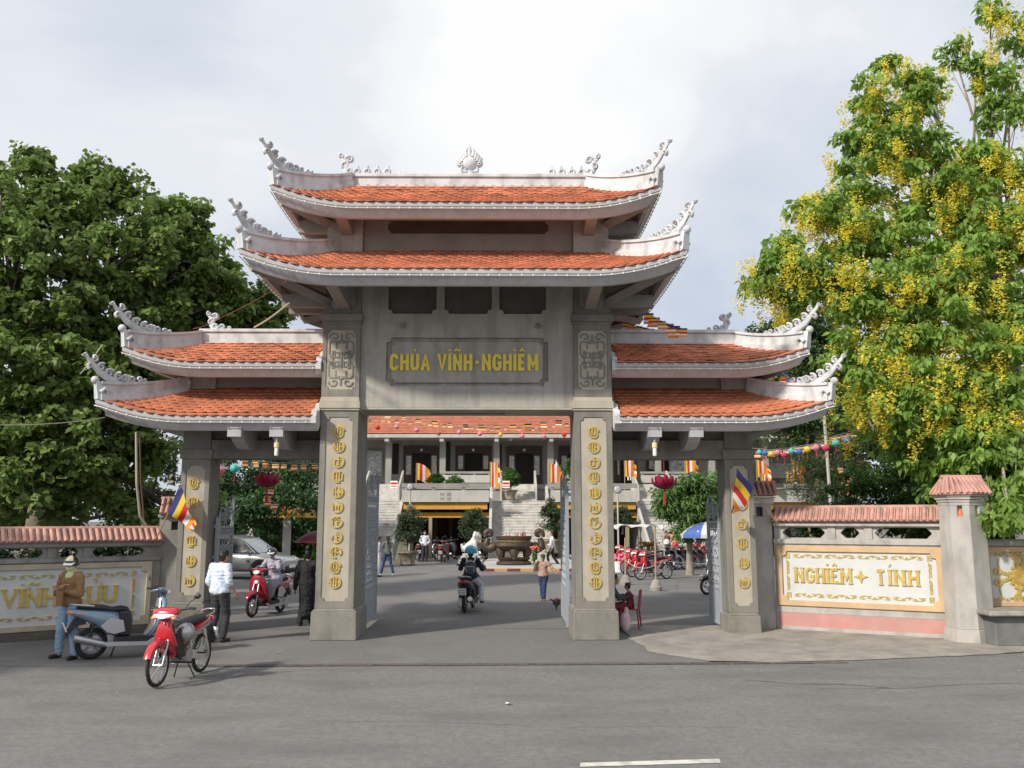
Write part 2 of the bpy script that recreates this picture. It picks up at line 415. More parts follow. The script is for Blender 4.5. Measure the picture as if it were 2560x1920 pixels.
def letters(items, parent, m, height, th, gap, origin, M=None, y0=-.02, y1=0, serif=False, wscale=1.0):
    """items: list of (glyph, accents). origin = left end of the base line, in x,z of the frame M; each letter its own mesh"""
    x = origin[0]; z = origin[1]; t = th*height
    for g, ac in items:
        if g == ' ': x += height*.42*wscale; continue
        w, st = GLY[g]; W = w*height*wscale; mb = MB(M)
        def m_(p): return (x+t/2+p[0]*W, z+t/2+p[1]*(height-t))
        for k, s_ in enumerate(st):
            diag = g in 'AVM' or (g == 'N' and k == 1)
            pts = [m_(p) for p in s_]
            if g in 'AV' and k == 0:
                for e, i_ in ((0, 1), (-1, 1)):
                    a, b = Vector(pts[e]), Vector(pts[i_]); pts[e] = tuple(a+(a-b).normalized()*t*.5)
            if len(pts) == 2 or not diag:
                a, b = Vector(pts[0]), Vector(pts[-1])
                if abs(s_[0][0]-s_[1][0]) < .01 and s_[0][1] in (0, 1): pts[0] = (pts[0][0], pts[0][1]+(t/2 if s_[0][1] == 1 else -t/2))
                if abs(s_[-1][0]-s_[-2][0]) < .01 and s_[-1][1] in (0, 1): pts[-1] = (pts[-1][0], pts[-1][1]+(t/2 if s_[-1][1] == 1 else -t/2))
            dz = .0009*k
            ribbon(mb, pts, t*(.8 if (g == 'N' and k == 1) else 1), y0-dz, y1)
            if serif:
                for e in (s_[0], s_[-1]):
                    if e[1] in (0, 1) and g != 'T' or (g == 'T' and e == (.5, 0)):
                        ex, ez = m_(e); zz = z+height-t*.16 if e[1] == 1 else z+t*.16
                        if g in 'CG': continue
                        ribbon(mb, [(ex-t*.85, zz), (ex+t*.85, zz)], t*.34, y0-.003-dz, y1)
        for a in ac:
            for s_ in ACC[a]: 
                ww = W if W > 0 else t*2.2; xx = x+t/2 if W > 0 else x+t/2-t*1.1
                ribbon(mb, [(xx+p[0]*ww, z+p[1]*height) for p in s_], t*(.55 if a not in '.' else .9), y0+.004, y1)
        mb.build('letter', m, parent)
        x += W+t+gap
    return x

# ------------------------------------------------------------------ ground
def ground(name, pts, z, m, res=None):
    mb = MB(); mb.add([(x, y, z) for x, y in pts], [tuple(range(len(pts)))])
    return tag(mb.build(name, m), kind='structure')
ground('ground', [(-400, -60), (400, -60), (400, 700), (-400, 700)], -.012, mat('earth', (.16, .14, .11), .95, var=.2, dirt=(.08, .09, .05), damt=.6))
ground('road', [(-60, -30), (60, -30), (60, 17.9), (11, 15.9), (8.2, 15.6), (4.2, 14.75), (-60, 14.3)], -.004, ASPH)
ground('forecourt', [(-9.6, 14.42), (3.3, 14.64), (3.0, 17.0), (2.6, 19.2), (-14, 19.2), (-14, 14.3)], .0, ASPHD)
ground('courtyard', [(-24, 19.15), (24, 19.15), (24, 56), (-24, 56)], .004, ASPHD)
# pale concrete apron with uneven edge in front of the right wall
mb = MB(); edge = []
pa = [(2.35, 17.6), (2.55, 16.6), (2.45, 15.9), (2.9, 15.3), (3.3, 14.85), (4.3, 14.72), (5.6, 14.9), (7.0, 15.2), (8.3, 15.55), (9.6, 16.1), (12, 16.9), (16, 17.6)]
for i in range(len(pa)-1):
    for k in range(5):
        t = k/5; x = pa[i][0]*(1-t)+pa[i+1][0]*t; y = pa[i][1]*(1-t)+pa[i+1][1]*t
        edge.append((x+R.uniform(-.04, .04), y+R.uniform(-.03, .03), .006))
inner = [(x+.1, y+.22, .022) for x, y, z in edge]
n = len(edge); far = [(16, 19.5, .04), (2.4, 19.5, .03)]
mb.add(edge+inner, [(i, i+1, n+i+1, n+i) for i in range(n-1)])
mb.add(inner+far, [tuple(range(n))+(n, n+1)])
tag(mb.build('concrete_pavement', APRON), kind='structure')
# iron channel covers across the entrance
mb = MB()
for i in range(13):
    x = -5.3+i*.83; y = 14.40+.022*(x+4.6)
    if i in (0,): continue
    mb.add([(x, y, .008), (x+.78, y+.017, .008), (x+.78, y+.115, .008), (x, y+.1, .008), (x, y, -.02), (x+.78, y+.017, -.02)], [(0, 1, 2, 3), (0, 4, 5, 1)])
tag(mb.build('drain_channel', mat('rusty_steel', (.12, .095, .08), .8, var=.3, vscale=8)), kind='structure')
mb = MB(); mb.add([(-5.5, 14.33, .003), (4.9, 14.58, .003), (4.9, 14.78, .003), (-5.5, 14.56, .003)], [(0, 1, 2, 3)])
tag(mb.build('drain_joint', mat('dark_joint', (.075, .07, .065), .9, var=.3)), kind='structure')
mb = MB(); q = [G(1450, 1917), G(1802, 1907), G(1798, 1897), G(1451, 1907)]
mb.add([(v.x, v.y, .001) for v in q], [(0, 1, 2, 3)])
tag(mb.build('lane_marking', mat('worn_white_marking', (.62, .60, .54), .8, var=.15, dirt=(.25, .24, .22), dscale=(4, 4, 4), damt=.8)), kind='structure')
# faint seams, tar lines and stains on the road
TAR = mat('tar_line', (.14, .136, .13), .9, var=.3, vscale=5); mb = MB()
def scar(x0, y0, x1, y1, w, seed):
    r = random.Random(seed); n = 16; L_ = []; R_ = []; ph = r.uniform(0, 6)
    for i in range(n+1):
        u = i/n; x = x0+(x1-x0)*u; y = y0+(y1-y0)*u+.06*math.sin(u*9+ph)+r.uniform(-.02, .02); ww = w*r.uniform(.3, 1)
        L_.append((x, y+ww, .0015)); R_.append((x, y-ww, .0015))
    mb.add(L_+R_, [(i, i+1, n+2+i, n+1+i) for i in range(n)])
scar(-2, 10.6, 2.5, 10.2, .006, 2); scar(4.2, 12.4, 7.4, 12.9, .012, 3); scar(3.4, 13.1, 5.2, 12.6, .02, 4); scar(5.6, 9.9, 5.9, 9.95, .04, 6)
tag(mb.build('road_seam', TAR), kind='structure')
# fallen petals and paper scraps
mb = MB()
for i in range(330):
    if i < 250: x = R.gauss(8.3, 1.5); y = 15.5+.25*(x-8)+R.gauss(.15, .35)
    elif i < 300: x = R.uniform(-1, 8); y = R.uniform(13.5, 15)
    else: x = R.uniform(-6, 3); y = R.uniform(11, 17)
    if x > 5 and y > 17.2: continue
    s_ = R.uniform(.008, .022); a = R.uniform(0, PI); z = .052 if y > 14.7+.12*max(0, x-3)**1.2+.35 and x > 3 else .01
    mb.add([(x+s_*math.cos(a), y+s_*math.sin(a), z), (x-s_*math.sin(a)*.6, y+s_*math.cos(a)*.6, z+.008), (x-s_*math.cos(a), y-s_*math.sin(a), z+.003), (x+s_*math.sin(a)*.6, y-s_*math.cos(a)*.6, z+.006)], [(0, 1, 2, 3)])
tag(mb.build('fallen_petals', mat('yellow_petal', (.75, .58, .10), .8)), 'yellow petals scattered over the kerbside by the right wall', 'petals', kind='stuff')
def scrap(px, py, s_, label):
    g = G(px, py); mb = MB(); vs = [(R.uniform(.5, 1)*s_*math.cos(k*PI/3), R.uniform(.5, 1)*s_*math.sin(k*PI/3)*.7, R.uniform(.002, .02)) for k in range(6)]
    mb.add(vs, [tuple(range(6))]); o = mb.build('paper_scrap', PLATE, loc=(g.x, g.y, .008)); tag(o, label, 'litter', 'litter on the tarmac')
scrap(697, 1633, .07, 'white paper scrap on the tarmac left of the gate opening'); scrap(1270, 1761, .06, 'small pale scrap lying alone on the road, centre')
# block kerb planter at the far right
t = thing('raised_planter', 'long low grey concrete planter edge at the far right below the gold emblem', 'planter', (9.2, 17.0, 0))
mb = MB(); mb.box(-.45, 6, -.6, .0, .0, .54); mb.build('planter_wall', mat('grey_render', (.17, .175, .17), .9, var=.2, dirt=(.07, .08, .07), damt=.8), t, bevel=.03)
mb = MB(); mb.box(-.6, 6, -.75, .1, .54, .63, .01, .01); mb.build('planter_coping', APRON, t, bevel=.02)

# ------------------------------------------------------------------ the gate
X0, YC = -.72, 18.0
gate = thing('temple_gate', 'large grey concrete triple gate with tiered orange tiled roofs and upturned white corners', 'gate', (X0, YC, 0))
def Y(v): return v-YC
def notch(x0, x1, z0, z1, c):                 # rectangle with stepped-in corners
    return [(x0+c, z0), (x1-c, z0), (x1-c*.8, z0+c*.8), (x1, z0+c), (x1, z1-c), (x1-c*.8, z1-c*.8), (x1-c, z1), (x0+c, z1), (x0+c*.8, z1-c*.8), (x0, z1-c), (x0, z0+c), (x0+c*.8, z0+c*.8)]
def rect(x0, x1, z0, z1): return [(x0, z0), (x1, z0), (x1, z1), (x0, z1)]

med_meshes = []
for k in range(9):
    r_ = random.Random(40+k*3); mb = MB(); rad = .104
    nb = r_.choice([3, 4, 5]); xs = [(-.72+1.44*i/(nb-1))*rad+r_.uniform(-.008, .008) for i in range(nb)]
    for x in xs:
        h_ = math.sqrt(max(0, rad*rad-x*x)); z0 = -h_*r_.choice([1, 1, .45]); z1 = h_*r_.choice([1, 1, .5])
        ribbon(mb, [(x, z0), (x, z1)], .024, -.022, -.004)
    for i in range(r_.choice([2, 3])):
        z = r_.uniform(-.6, .6)*rad; h_ = math.sqrt(rad*rad-z*z); a = -h_*r_.choice([1, .5, 0]); b = h_*r_.choice([1, .6, .2])
        ribbon(mb, [(a, z), (b, z)], .02, -.020-.001*i, -.004)
    a0 = r_.uniform(0, 6); a1 = a0+r_.uniform(3.6, 5.6)
    ribbon(mb, [(rad*math.cos(a0+(a1-a0)*i/18), rad*math.sin(a0+(a1-a0)*i/18)) for i in range(19)], .026, -.024, -.004)
    med_meshes.append(mb.mesh('medallion')); med_meshes[-1].materials.append(GOLD)

def pillar(cx, yf, yb, w, z1, ped_h, ped_w, panel, meds, medx=0.0):
    p = MB(); h = w/2
    p.box(cx-h, cx+h, yf+.03, yb, ped_h, z1)
    o = p.build('pillar', CONCD, gate, bevel=.012)
    mb = MB(); ph = ped_w/2; mb.box(cx-ph, cx+ph, yf-.05, yb+.06, 0, ped_h-.05, .01, .01); mb.box(cx-ph+.02, cx+ph-.02, yf-.03, yb+.04, ped_h-.05, ped_h, .05, .02)
    mb.build('plinth', CONCD, o, bevel=.012)
    mb = MB(); x0, x1 = cx-h+.012, cx+h-.012
    mb.plate(rect(cx-h, cx+h, ped_h, z1-.002), [notch(cx-panel, cx+panel, ped_h+.13, z1-.13, .07)], yf, yf+.03); mb.build('surround', CONCL if False else CONCD, o, bevel=.006)
    mb = MB(); mb.plate(notch(cx-panel+.004, cx+panel-.004, ped_h+.134, z1-.134, .07), [], yf+.018, yf+.029); mb.build('inset_panel', CONCL, o)
    for i, z in enumerate(meds):
        q = link('medallion', med_meshes[(i*2+int(abs(cx)*3)) % 9], None, o, (cx+medx, yf+.018, z))
    return o
zs = [P(846, 1079+37.7*i, 17.4).z for i in range(11)]
P1 = pillar(-2.465, Y(17.4), Y(18.6), .73, 4.33, .58, .87, .255, zs)
P2 = pillar(2.465, Y(17.4), Y(18.6), .73, 4.33, .58, .87, .255, [z-.01 for z in zs])
zo = [3.02-.385*i for i in range(6)]
P3 = pillar(-5.5, Y(18.3), Y(18.95), .58, 3.45, .62, .66, .19, [z-.06 for z in zo], -.02)
P4 = pillar(5.5, Y(18.3), Y(18.95), .58, 3.45, .40, .66, .19, [z-.1 for z in zo], .02)
for sx in (-1, 1):
    cx = sx*2.465
    mb = MB()
    mb.box(cx-.385, cx+.385, Y(17.37), Y(18.63), 4.33, 4.37); mb.box(cx-.40, cx+.40, Y(17.35), Y(18.65), 4.37, 4.50, .0, .0); mb.box(cx-.385, cx+.385, Y(17.37), Y(18.63), 4.50, 4.60, .015, .015)
    mb.build('capital', CONCL, gate, bevel=.008)
    mb = MB(); mb.box(cx-.365, cx+.365, Y(17.42), Y(18.6), 4.6, 6.05); o = mb.build('upper_pillar', CONCD, gate, bevel=.01)
    mb = MB(); mb.plate(rect(cx-.365, cx+.365, 4.602, 6.048), [notch(cx-.29, cx+.29, 4.74, 5.93, .06)], Y(17.39), Y(17.42)); mb.build('surround', CONCD, o)
    mb = MB(); mb.plate(notch(cx-.285, cx+.285, 4.745, 5.925, .06), [], Y(17.405), Y(17.419)); mb.build('inset_panel', CONCL, o)
    # fretwork: dark grooved bands, mirrored left-right and top-bottom
    base = [[(.0, .52), (.0, .40), (.10, .34), (.10, .22)], [(.0, .40), (-.10, .34)],
            [(.02, .33), (.06, .37), (.20, .37), (.235, .33), (.235, .12), (.19, .07), (.13, .07), (.13, .17), (.17, .17), (.17, .10)],
            [(.05, .02), (.05, .14), (.10, .14)], [(.0, .0), (.0, .16)], [(.05, .05), (.16, .05)], [(.16, .0), (.16, .05), (.21, .05)]]
    def spiral(sgx, sgz):
        return [(sgx*(.135+(.105-.0078*i)*math.cos(PI*.5*0+i*.5)), sgz*(.445+(.10-.0075*i)*math.sin(i*.5))) for i in range(13)]
    mb = MB(); zc = 5.335; w_ = .026
    k_ = 0
    for sgx in (-1, 1):
        for sgz in (-1, 1):
            for s_ in base:
                ribbon(mb, [(cx+sgx*x, zc+sgz*z*.98) for x, z in s_], w_, Y(17.398)-.0006*k_, Y(17.406)); k_ += 1
            ribbon(mb, [(cx+x, zc+z) for x, z in spiral(sgx, sgz)], w_, Y(17.397)-.0006*k_, Y(17.406)); k_ += 1
    mb.build('fretwork', CONCD, o)
    mb = MB(); mb.box(cx-.385, cx+.385, Y(17.37), Y(18.63), 6.05, 6.10); mb.box(cx-.41, cx+.41, Y(17.33), Y(18.67), 6.10, 6.24); mb.build('capital', CONCD, gate, bevel=.008)
    mb = MB(); mb.box(cx-.355, cx+.355, Y(17.45), Y(18.55), 6.24, 8.25); o = mb.build('top_pillar', CONC, gate, bevel=.01)
    mb = MB(); mb.plate(rect(cx-.355, cx+.355, 6.25, 6.9), [notch(cx-.26, cx+.26, 6.36, 7.3, .08)[:0] or [(cx-.26, 6.44), (cx-.17, 6.35), (cx+.17, 6.35), (cx+.26, 6.44), (cx+.26, 6.86), (cx-.26, 6.86)]], Y(17.42), Y(17.45)); mb.build('surround', CONCD, o)
# lintel wall with sign and frieze
mb = MB(); mb.box(-2.10, 2.10, Y(17.60), Y(18.58), 4.40, 8.2); mb.build('lintel_wall', CONC, gate)
mb = MB()
sign = notch(-1.60, 1.60, 4.83, 5.80, .10)
fr = [notch(x0, x1, 6.28, 6.95, .09) for x0, x1 in ((-1.58, -.62), (-.46, .48), (.63, 1.56))]
mb.plate(rect(-2.10, 2.10, 4.402, 6.96), [sign]+[[(x, min(z, 6.94)) for x, z in f] for f in fr], Y(17.50), Y(17.60)); mb.build('lintel_face', CONC, gate)
mb = MB(); mb.box(-2.10, 2.10, Y(17.50), Y(18.58), 4.36, 4.40); mb.build('lintel_soffit', CONCL, gate, bevel=.005)
mb = MB(); mb.box(-.75, .75, Y(18.0), Y(18.12), 4.335, 4.358); mb.build('lamp_slot', CONCD, gate)
for x0, x1 in ((-1.58, -.62), (-.46, .48), (.63, 1.56)):
    mb = MB(); mb.box(x0+.004, x1-.004, Y(17.575), Y(17.597), 6.285, 6.96); mb.build('frieze_panel', mat('black_green_stone', (.11, .108, .09), .85, var=.2, speck=.3), gate)
mb = MB(); mb.plate(notch(-1.5, 1.5, 4.90, 5.73, .07), [], Y(17.55), Y(17.597)); mb.build('sign_panel', CONC, gate, bevel=.01)
for x in (-1.27, 1.40):
    mb = MB(); mb.lathe([(0, 0), (.05, 0), (.055, .05), (.04, .07), (0, .07)], n=10); mb.v = [(a+x, Y(17.5)-c, b+6.03) for a, b, c in mb.v]; mb.build('bolt_cap', CONCD, gate)
SIGN = ([('C', ''), ('H', ''), ('U', '`'), ('A', ''), (' ', ''), ('V', ''), ('I', '.'), ('N', '~'), ('H', ''), ('-', ''), ('N', ''), ('G', ''), ('H', ''), ('I', '.'), ('E', '^'), ('M', '')])
letters(SIGN, gate, GOLDY, .335, .19, .028, (-1.53, 5.14), y0=Y(17.515), y1=Y(17.551), serif=False, wscale=.80)
# upper storey between the two main roofs
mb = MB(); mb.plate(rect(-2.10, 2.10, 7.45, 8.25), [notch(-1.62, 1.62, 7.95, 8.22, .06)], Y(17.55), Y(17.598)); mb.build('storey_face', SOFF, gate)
mb = MB(); mb.box(-1.618, 1.618, Y(17.585), Y(17.5985), 7.955, 8.215); mb.build('storey_panel', mat('dark_red_recess', (.09, .06, .05), .85, var=.2), gate)  # dark reddish fill of the recess in the storey face
for sx in (-1, 1):
    mb = MB(); mb.box(sx*2.75-.09, sx*2.75+.09, Y(17.6), Y(18.4), 7.5, 8.3); mb.build('side_pier', CONC, gate)

# ---- roofs
tile_me = MB()
def tile_geom(w=.215, l=.22, th=.016):
    o = [(-w/2, l), (w/2, l), (w/2, .07), (w*.36, .02), (w*.14, .0), (-w*.14, .0), (-w*.36, .02), (-w/2, .07)]
    vs = [(x, y, th+.012*(1-abs(x)/(w/2))*(1 if y < .1 else .3)) for x, y in o]+[(x, y, 0) for x, y in o]
    fs = [tuple(range(8))]+[(i, i+8, (i+1) % 8+8, (i+1) % 8) for i in range(1, 8)]
    return vs, fs
TV, TF = tile_geom()
tme = bpy.data.meshes.new('tile'); tme.from_pydata(TV, [], TF); tme.materials.append(TILE)
tnp = np.array(TV); spare = []                # rigid placements left over for the joined tiles
tile_spots = []                               # (size in view, matrix, roof)

class Roof:
    def __init__(s, xL, xR, xl, xr, yf, yr, yb, ze, zr, hipL, hipR, up, upl):
        s.__dict__.update(locals())
    def S(s, f, t, back=False):
        xe = s.xL+(s.xR-s.xL)*f; xt = s.xl+(s.xr-s.xl)*f; x = xe+(xt-xe)*t
        u = 0
        if s.hipL: u += s.up*max(0, (s.upl-(xe-s.xL))/s.upl)**2.1
        if s.hipR: u += s.up*max(0, (s.upl-(s.xR-xe))/s.upl)**2.1
        z = s.ze+(s.zr-s.ze)*(.72*t+.28*t*t)+u*(1-t)**1.4
        y = s.yf+(s.yr-s.yf)*t
        if back: y = s.yb-(y-s.yf)
        return Vector((x, y, z))
    def Sx(s, x, t):
        a = s.xL+(s.xl-s.xL)*t; b = s.xR+(s.xr-s.xR)*t; return s.S((x-a)/(b-a), t)
def make_roof(r, label, wall_side=None, rowlen=.15, name='roof'):
    W = MB(); n = 36; m = 6
    # deck (front, back, hips), a little below the tiles
    def grid(fn, nu, nv, off):
        vs = []; fs = []
        for j in range(nv+1):
            for i in range(nu+1):
                p = fn(i/nu, j/nv); vs.append((p[0], p[1], p[2]+off))
        for j in range(nv):
            for i in range(nu): a = j*(nu+1)+i; fs.append((a, a+1, a+nu+2, a+nu+1))
        return vs, fs
    def side(hip):
        def fn(u, t):
            f = 0 if hip == 'L' else 1
            p = r.S(f, t); q = r.S(f, t, True); y = p.y+(q.y-p.y)*u
            ye = abs(u-.5)*2; L = (r.yb-r.yf)/2; d = (1-ye)*L
            uu = r.up*(.86+.14*ye*ye)*(1-t)**1.4
            base = r.ze+(r.zr-r.ze)*(.72*t+.28*t*t)
            return (p.x, y, base+uu)
        return fn
    root = MB()
    for off, m_ in ((-.005, 0), (-.13, 1)):
        root.mi = m_
        root.add(*grid(lambda u, t: r.S(u, t), n, m, off)); root.add(*grid(lambda u, t: r.S(u, t, True), n, m, off))
        if r.hipL: root.add(*grid(side('L'), 12, m, off))
        if r.hipR: root.add(*grid(side('R'), 12, m, off))
    deck = link(name, root.mesh(name, 30, fix=False), [TILE, SOFF], gate, label=label)
    # eave ring
    path = []
    def edge(u, back, ox, oy): p = r.S(u, 0, back); path.append((p.x, p.y, p.z, ox, oy))
    N = 44
    for i in range(N+1):
        u = i/N; ox = (-1 if (i == 0 and r.hipL) else 1 if (i == N and r.hipR) else 0); edge(u, False, ox, -1)
    fR = side('R'); fL = side('L')
    if r.hipR:
        for i in range(1, 14): p = fR(i/14, 0); path.append((*p, 1, 0))
    pb = []
    for i in range(N+1):
        u = 1-i/N; ox = (-1 if (i == N and r.hipL) else 1 if (i == 0 and r.hipR) else 0); p = r.S(u, 0, True); pb.append((p.x, p.y, p.z, ox, 1))
    closed = r.hipL and r.hipR
    if r.hipR: path += pb
    if r.hipL:
        lp = []
        for i in range(1, 14): p = fL(1-i/14, 0); lp.append((*p, -1, 0))
        if r.hipR: path += lp
        else: path = pb + lp + path          # inner-back .. outer-back .. outer-front .. inner-front
    gut = [(.02, -.005), (-.035, -.012), (-.04, -.10), (.0, -.118), (.0, -.135), (.12, -.27), (.20, -.27), (.22, -.14), (.10, -.08)]
    mb = MB(); mb.sweep(path, gut, True, closed); mb.build('eave_board', FASC, deck, smooth=25)
    mb = MB(); mb.sweep(path, [(-.045, -.012), (-.05, -.02), (-.05, -.085), (-.04, -.09), (-.035, -.03)], True, closed); mb.build('gutter_band', FASC, deck, smooth=25)
    # bulbs on their wire
    mb = MB(); cum = 0; pts = [Vector(p[:3])+Vector((-p[3]*-.055 if False else p[3]*.055, p[4]*.055, -.125)) for p in path]
    mb.tube(pts, .009, 5, closed=closed)
    nxt = .1
    for a, b in zip(pts, pts[1:]):
        d = (b-a).length
        while nxt < cum+d:
            q = a.lerp(b, (nxt-cum)/d); mb.ell((q.x, q.y, q.z), (.021, .021, .021), 6); nxt += .20
        cum += d
    mb.mi = 0; mb.build('light_string', mat('bulb_glass', (.72, .72, .66), .3), deck, smooth=60, kind='stuff')
    # tiles
    for back in (False,):
        sl = math.hypot(r.yr-r.yf, r.zr-r.ze); rows = int(sl/rowlen)
        mort = MB()
        for j in range(rows+1):
            t = j*rowlen/sl
            if t > 1-.02: break
            a = r.S(0, t).x; b = r.S(1, t).x
            x = math.ceil((a+.05)/.2)*.2+(.1 if j % 2 else 0)
            if x-.2 > a+.05: x -= .2
            while x < b-.05:
                p = r.Sx(x, t); e1 = r.Sx(min(b, x+.05), t)-r.Sx(max(a, x-.05), t); e2 = r.Sx(x, min(1, t+.05))-r.Sx(x, max(0, t-.05))
                if e2.length < 1e-6: break
                e1.normalize(); nn = e1.cross(e2).normalized(); e2 = nn.cross(e1).normalized()
                tiltv = .10; e2t = (e2-nn*tiltv).normalized(); n2 = e1.cross(e2t).normalized()
                M = Matrix(((e1.x, e2t.x, n2.x, 0), (e1.y, e2t.y, n2.y, 0), (e1.z, e2t.z, n2.z, 0), (0, 0, 0, 1)))
                jit = Matrix.Rotation(R.gauss(0, .02), 4, 'Z') @ Matrix.Rotation(R.gauss(0, .02), 4, 'X')
                pos = p+nn*.028+(Vector((0, -.075, -.03)) if j == 0 else Vector((0, 0, 0)))
                tile_spots.append((pos.y, Matrix.Translation(pos) @ M @ jit, deck, r))
                if j == 0:
                    c = p+Vector((.1, -.055, -.015)); mort.add([(c.x-.05, c.y+.03, c.z+.012), (c.x+.05, c.y+.03, c.z+.012), (c.x+.03, c.y+.012, c.z-.06), (c.x-.05, c.y+.012, c.z-.055), (c.x, c.y-.004, c.z+.006)], [(0, 4, 3), (4, 1, 2), (3, 4, 2), (0, 1, 4)])
                x += .2
        mort.build('tile_mortar', WHITE, deck, kind='stuff')
    # hip ridges
    for hip, f, sg in (('L', 0, -1), ('R', 1, 1)):
        if not (r.hipL if hip == 'L' else r.hipR): continue
        for back in (False, True):
            rim = MB(); cap = MB(); foot = MB(); prev = []
            ptsb = []
            for i in range(15):
                t = i/14*(.985); p = r.S(f, t, back); h = .29+.05*(1-t)**3+.04*math.sin(t*PI)
                ptsb.append((p, h))
            dirs = (ptsb[-1][0]-ptsb[0][0]); dirs.z = 0; dirs.normalize(); sd_ = Vector((-dirs.y, dirs.x, 0))
            def strip(mbx, hw, lo, hi):
                vs = []
                for p, h in ptsb:
                    a = lo(h); b = hi(h)
                    for q, zz in ((-1, a), (1, a), (1, b), (-1, b)): vs.append(p+sd_*q*hw+Vector((0, 0, zz)))
                fs = []
                for i in range(len(ptsb)-1):
                    for k in range(4): fs.append((i*4+k, (i+1)*4+k, (i+1)*4+(k+1) % 4, i*4+(k+1) % 4))
                fs.append((0, 1, 2, 3)); L_ = (len(ptsb)-1)*4; fs.append((L_+3, L_+2, L_+1, L_)); mbx.add(vs, fs)
            strip(rim, .065, lambda h: .02, lambda h: h-.05); strip(rim, .10, lambda h: h-.052, lambda h: h); strip(rim, .115, lambda h: -.03, lambda h: .09); strip(rim, .082, lambda h: .089, lambda h: .125)
            # upturned nose with knob
            p, h = ptsb[0]; out = -dirs
            rim.add([p+sd_*a*.1+out*b+Vector((0, 0, c)) for a, b, c in ((-.8, -.05, -.04), (.8, -.05, -.04), (.8, .06, .0), (-.8, .06, .0), (-.6, -.12, h-.02), (.6, -.12, h-.02), (.6, .10, h-.0), (-.6, .10, h-.0))], [(0, 3, 2, 1), (4, 5, 6, 7), (0, 1, 5, 4), (1, 2, 6, 5), (2, 3, 7, 6), (3, 0, 4, 7)])
            o = rim.build('hip_ridge', WHITE, deck, smooth=35)
            kb = MB(); c = p+out*.10+Vector((0, 0, h+.02)); kb.ell(c, .075, 12); 
            for q in ((-1, 1) if not back else ()):
                kb.tube([p+out*.02+sd_*q*.1+Vector((0, 0, .12)), p-out*.05+sd_*q*.115+Vector((0, 0, .2)), p-out*.12+sd_*q*.11+Vector((0, 0, .15)), p-out*.10+sd_*q*.11+Vector((0, 0, .08))], [.04, .035, .03, .02], 7)
            kb.build('knob', WHITE, deck, smooth=60)
            
            if not back: finial(p+Vector((0, 0, h)), out, sd_, deck, r, ptsb)
    return deck, path
def curl(mb, o, ax, up, c, r0, turns, a0, th, sgn=1, n=16, side=None, flat=1.6):
    pts = []; rad = []
    for i in range(n+1):
        s_ = i/n; a = a0+sgn*turns*2*PI*s_; rr = r0*(1-.78*s_)
        pts.append(o+ax*(c[0]+rr*math.cos(a))+up*(c[1]+rr*math.sin(a))); rad.append(th*(1-.35*s_))
    mb.tube(pts, rad, 6, up=side, flat=flat)
def finial(p, out, sd_, parent, r, ptsb):
    """carved cloud-and-flame crest that climbs from the hip nose"""
    mb = MB(); up = Vector((0, 0, 1)); k = 1.0
    p = p+up*.02
    spine = [(-.44, -.02), (-.28, .02), (-.12, .07), (.02, .15), (.12, .25), (.20, .34), (.28, .42), (.29, .50)]
    mb.tube([p+out*a*k+up*b*k for a, b in spine], [.03, .055, .07, .065, .055, .045, .036, .012], 7, up=sd_, flat=.7)
    for c, r0, tn, a0, th, sg in (((-.16, .16), .085, 1.2, 2.6, .034, -1), ((.0, .26), .08, 1.2, 2.2, .032, -1), ((.20, .26), .06, 1.1, 5.0, .028, 1), ((.14, .40), .065, 1.2, 1.2, .028, 1), ((.32, .47), .045, 1, 0, .022, -1),
                                 ((-.34, .11), .08, 1.2, 2.0, .034, -1), ((-.52, .07), .07, 1.2, 2.0, .030, -1)):
        curl(mb, p, out, up, c, r0*k, tn, a0, th, sg, side=sd_)
    # scrolls running back down the ridge
    for j, (d, s_) in enumerate(((.46, .09), (.62, .075), (.76, .055), (.88, .04))):
        i = min(len(ptsb)-2, int(d/1.9*14)+1)
        dist = 0; q = ptsb[0][0]; idx = 0
        while idx < len(ptsb)-2 and (Vector((ptsb[idx][0].x, ptsb[idx][0].y, 0))-Vector((q.x, q.y, 0))).length < d: idx += 1
        pp, h = ptsb[idx]; b = pp+up*(h+s_*.7)
        b = Vector((q.x, q.y, 0))-Vector((out.x, out.y, 0))*d+up*(pp.z+h+s_*.75)
        curl(mb, b, out, up, (0, 0), s_, 1.3, 4.2, .03*s_/.08, 1 if j % 2 else -1, side=sd_)
        mb.tube([b+out*s_*.2-up*s_*.5, b-out*s_*1.1-up*s_*.55], [.03, .012], 6, up=sd_)
    mb.build('corner_crest', WHITE, parent, smooth=50)

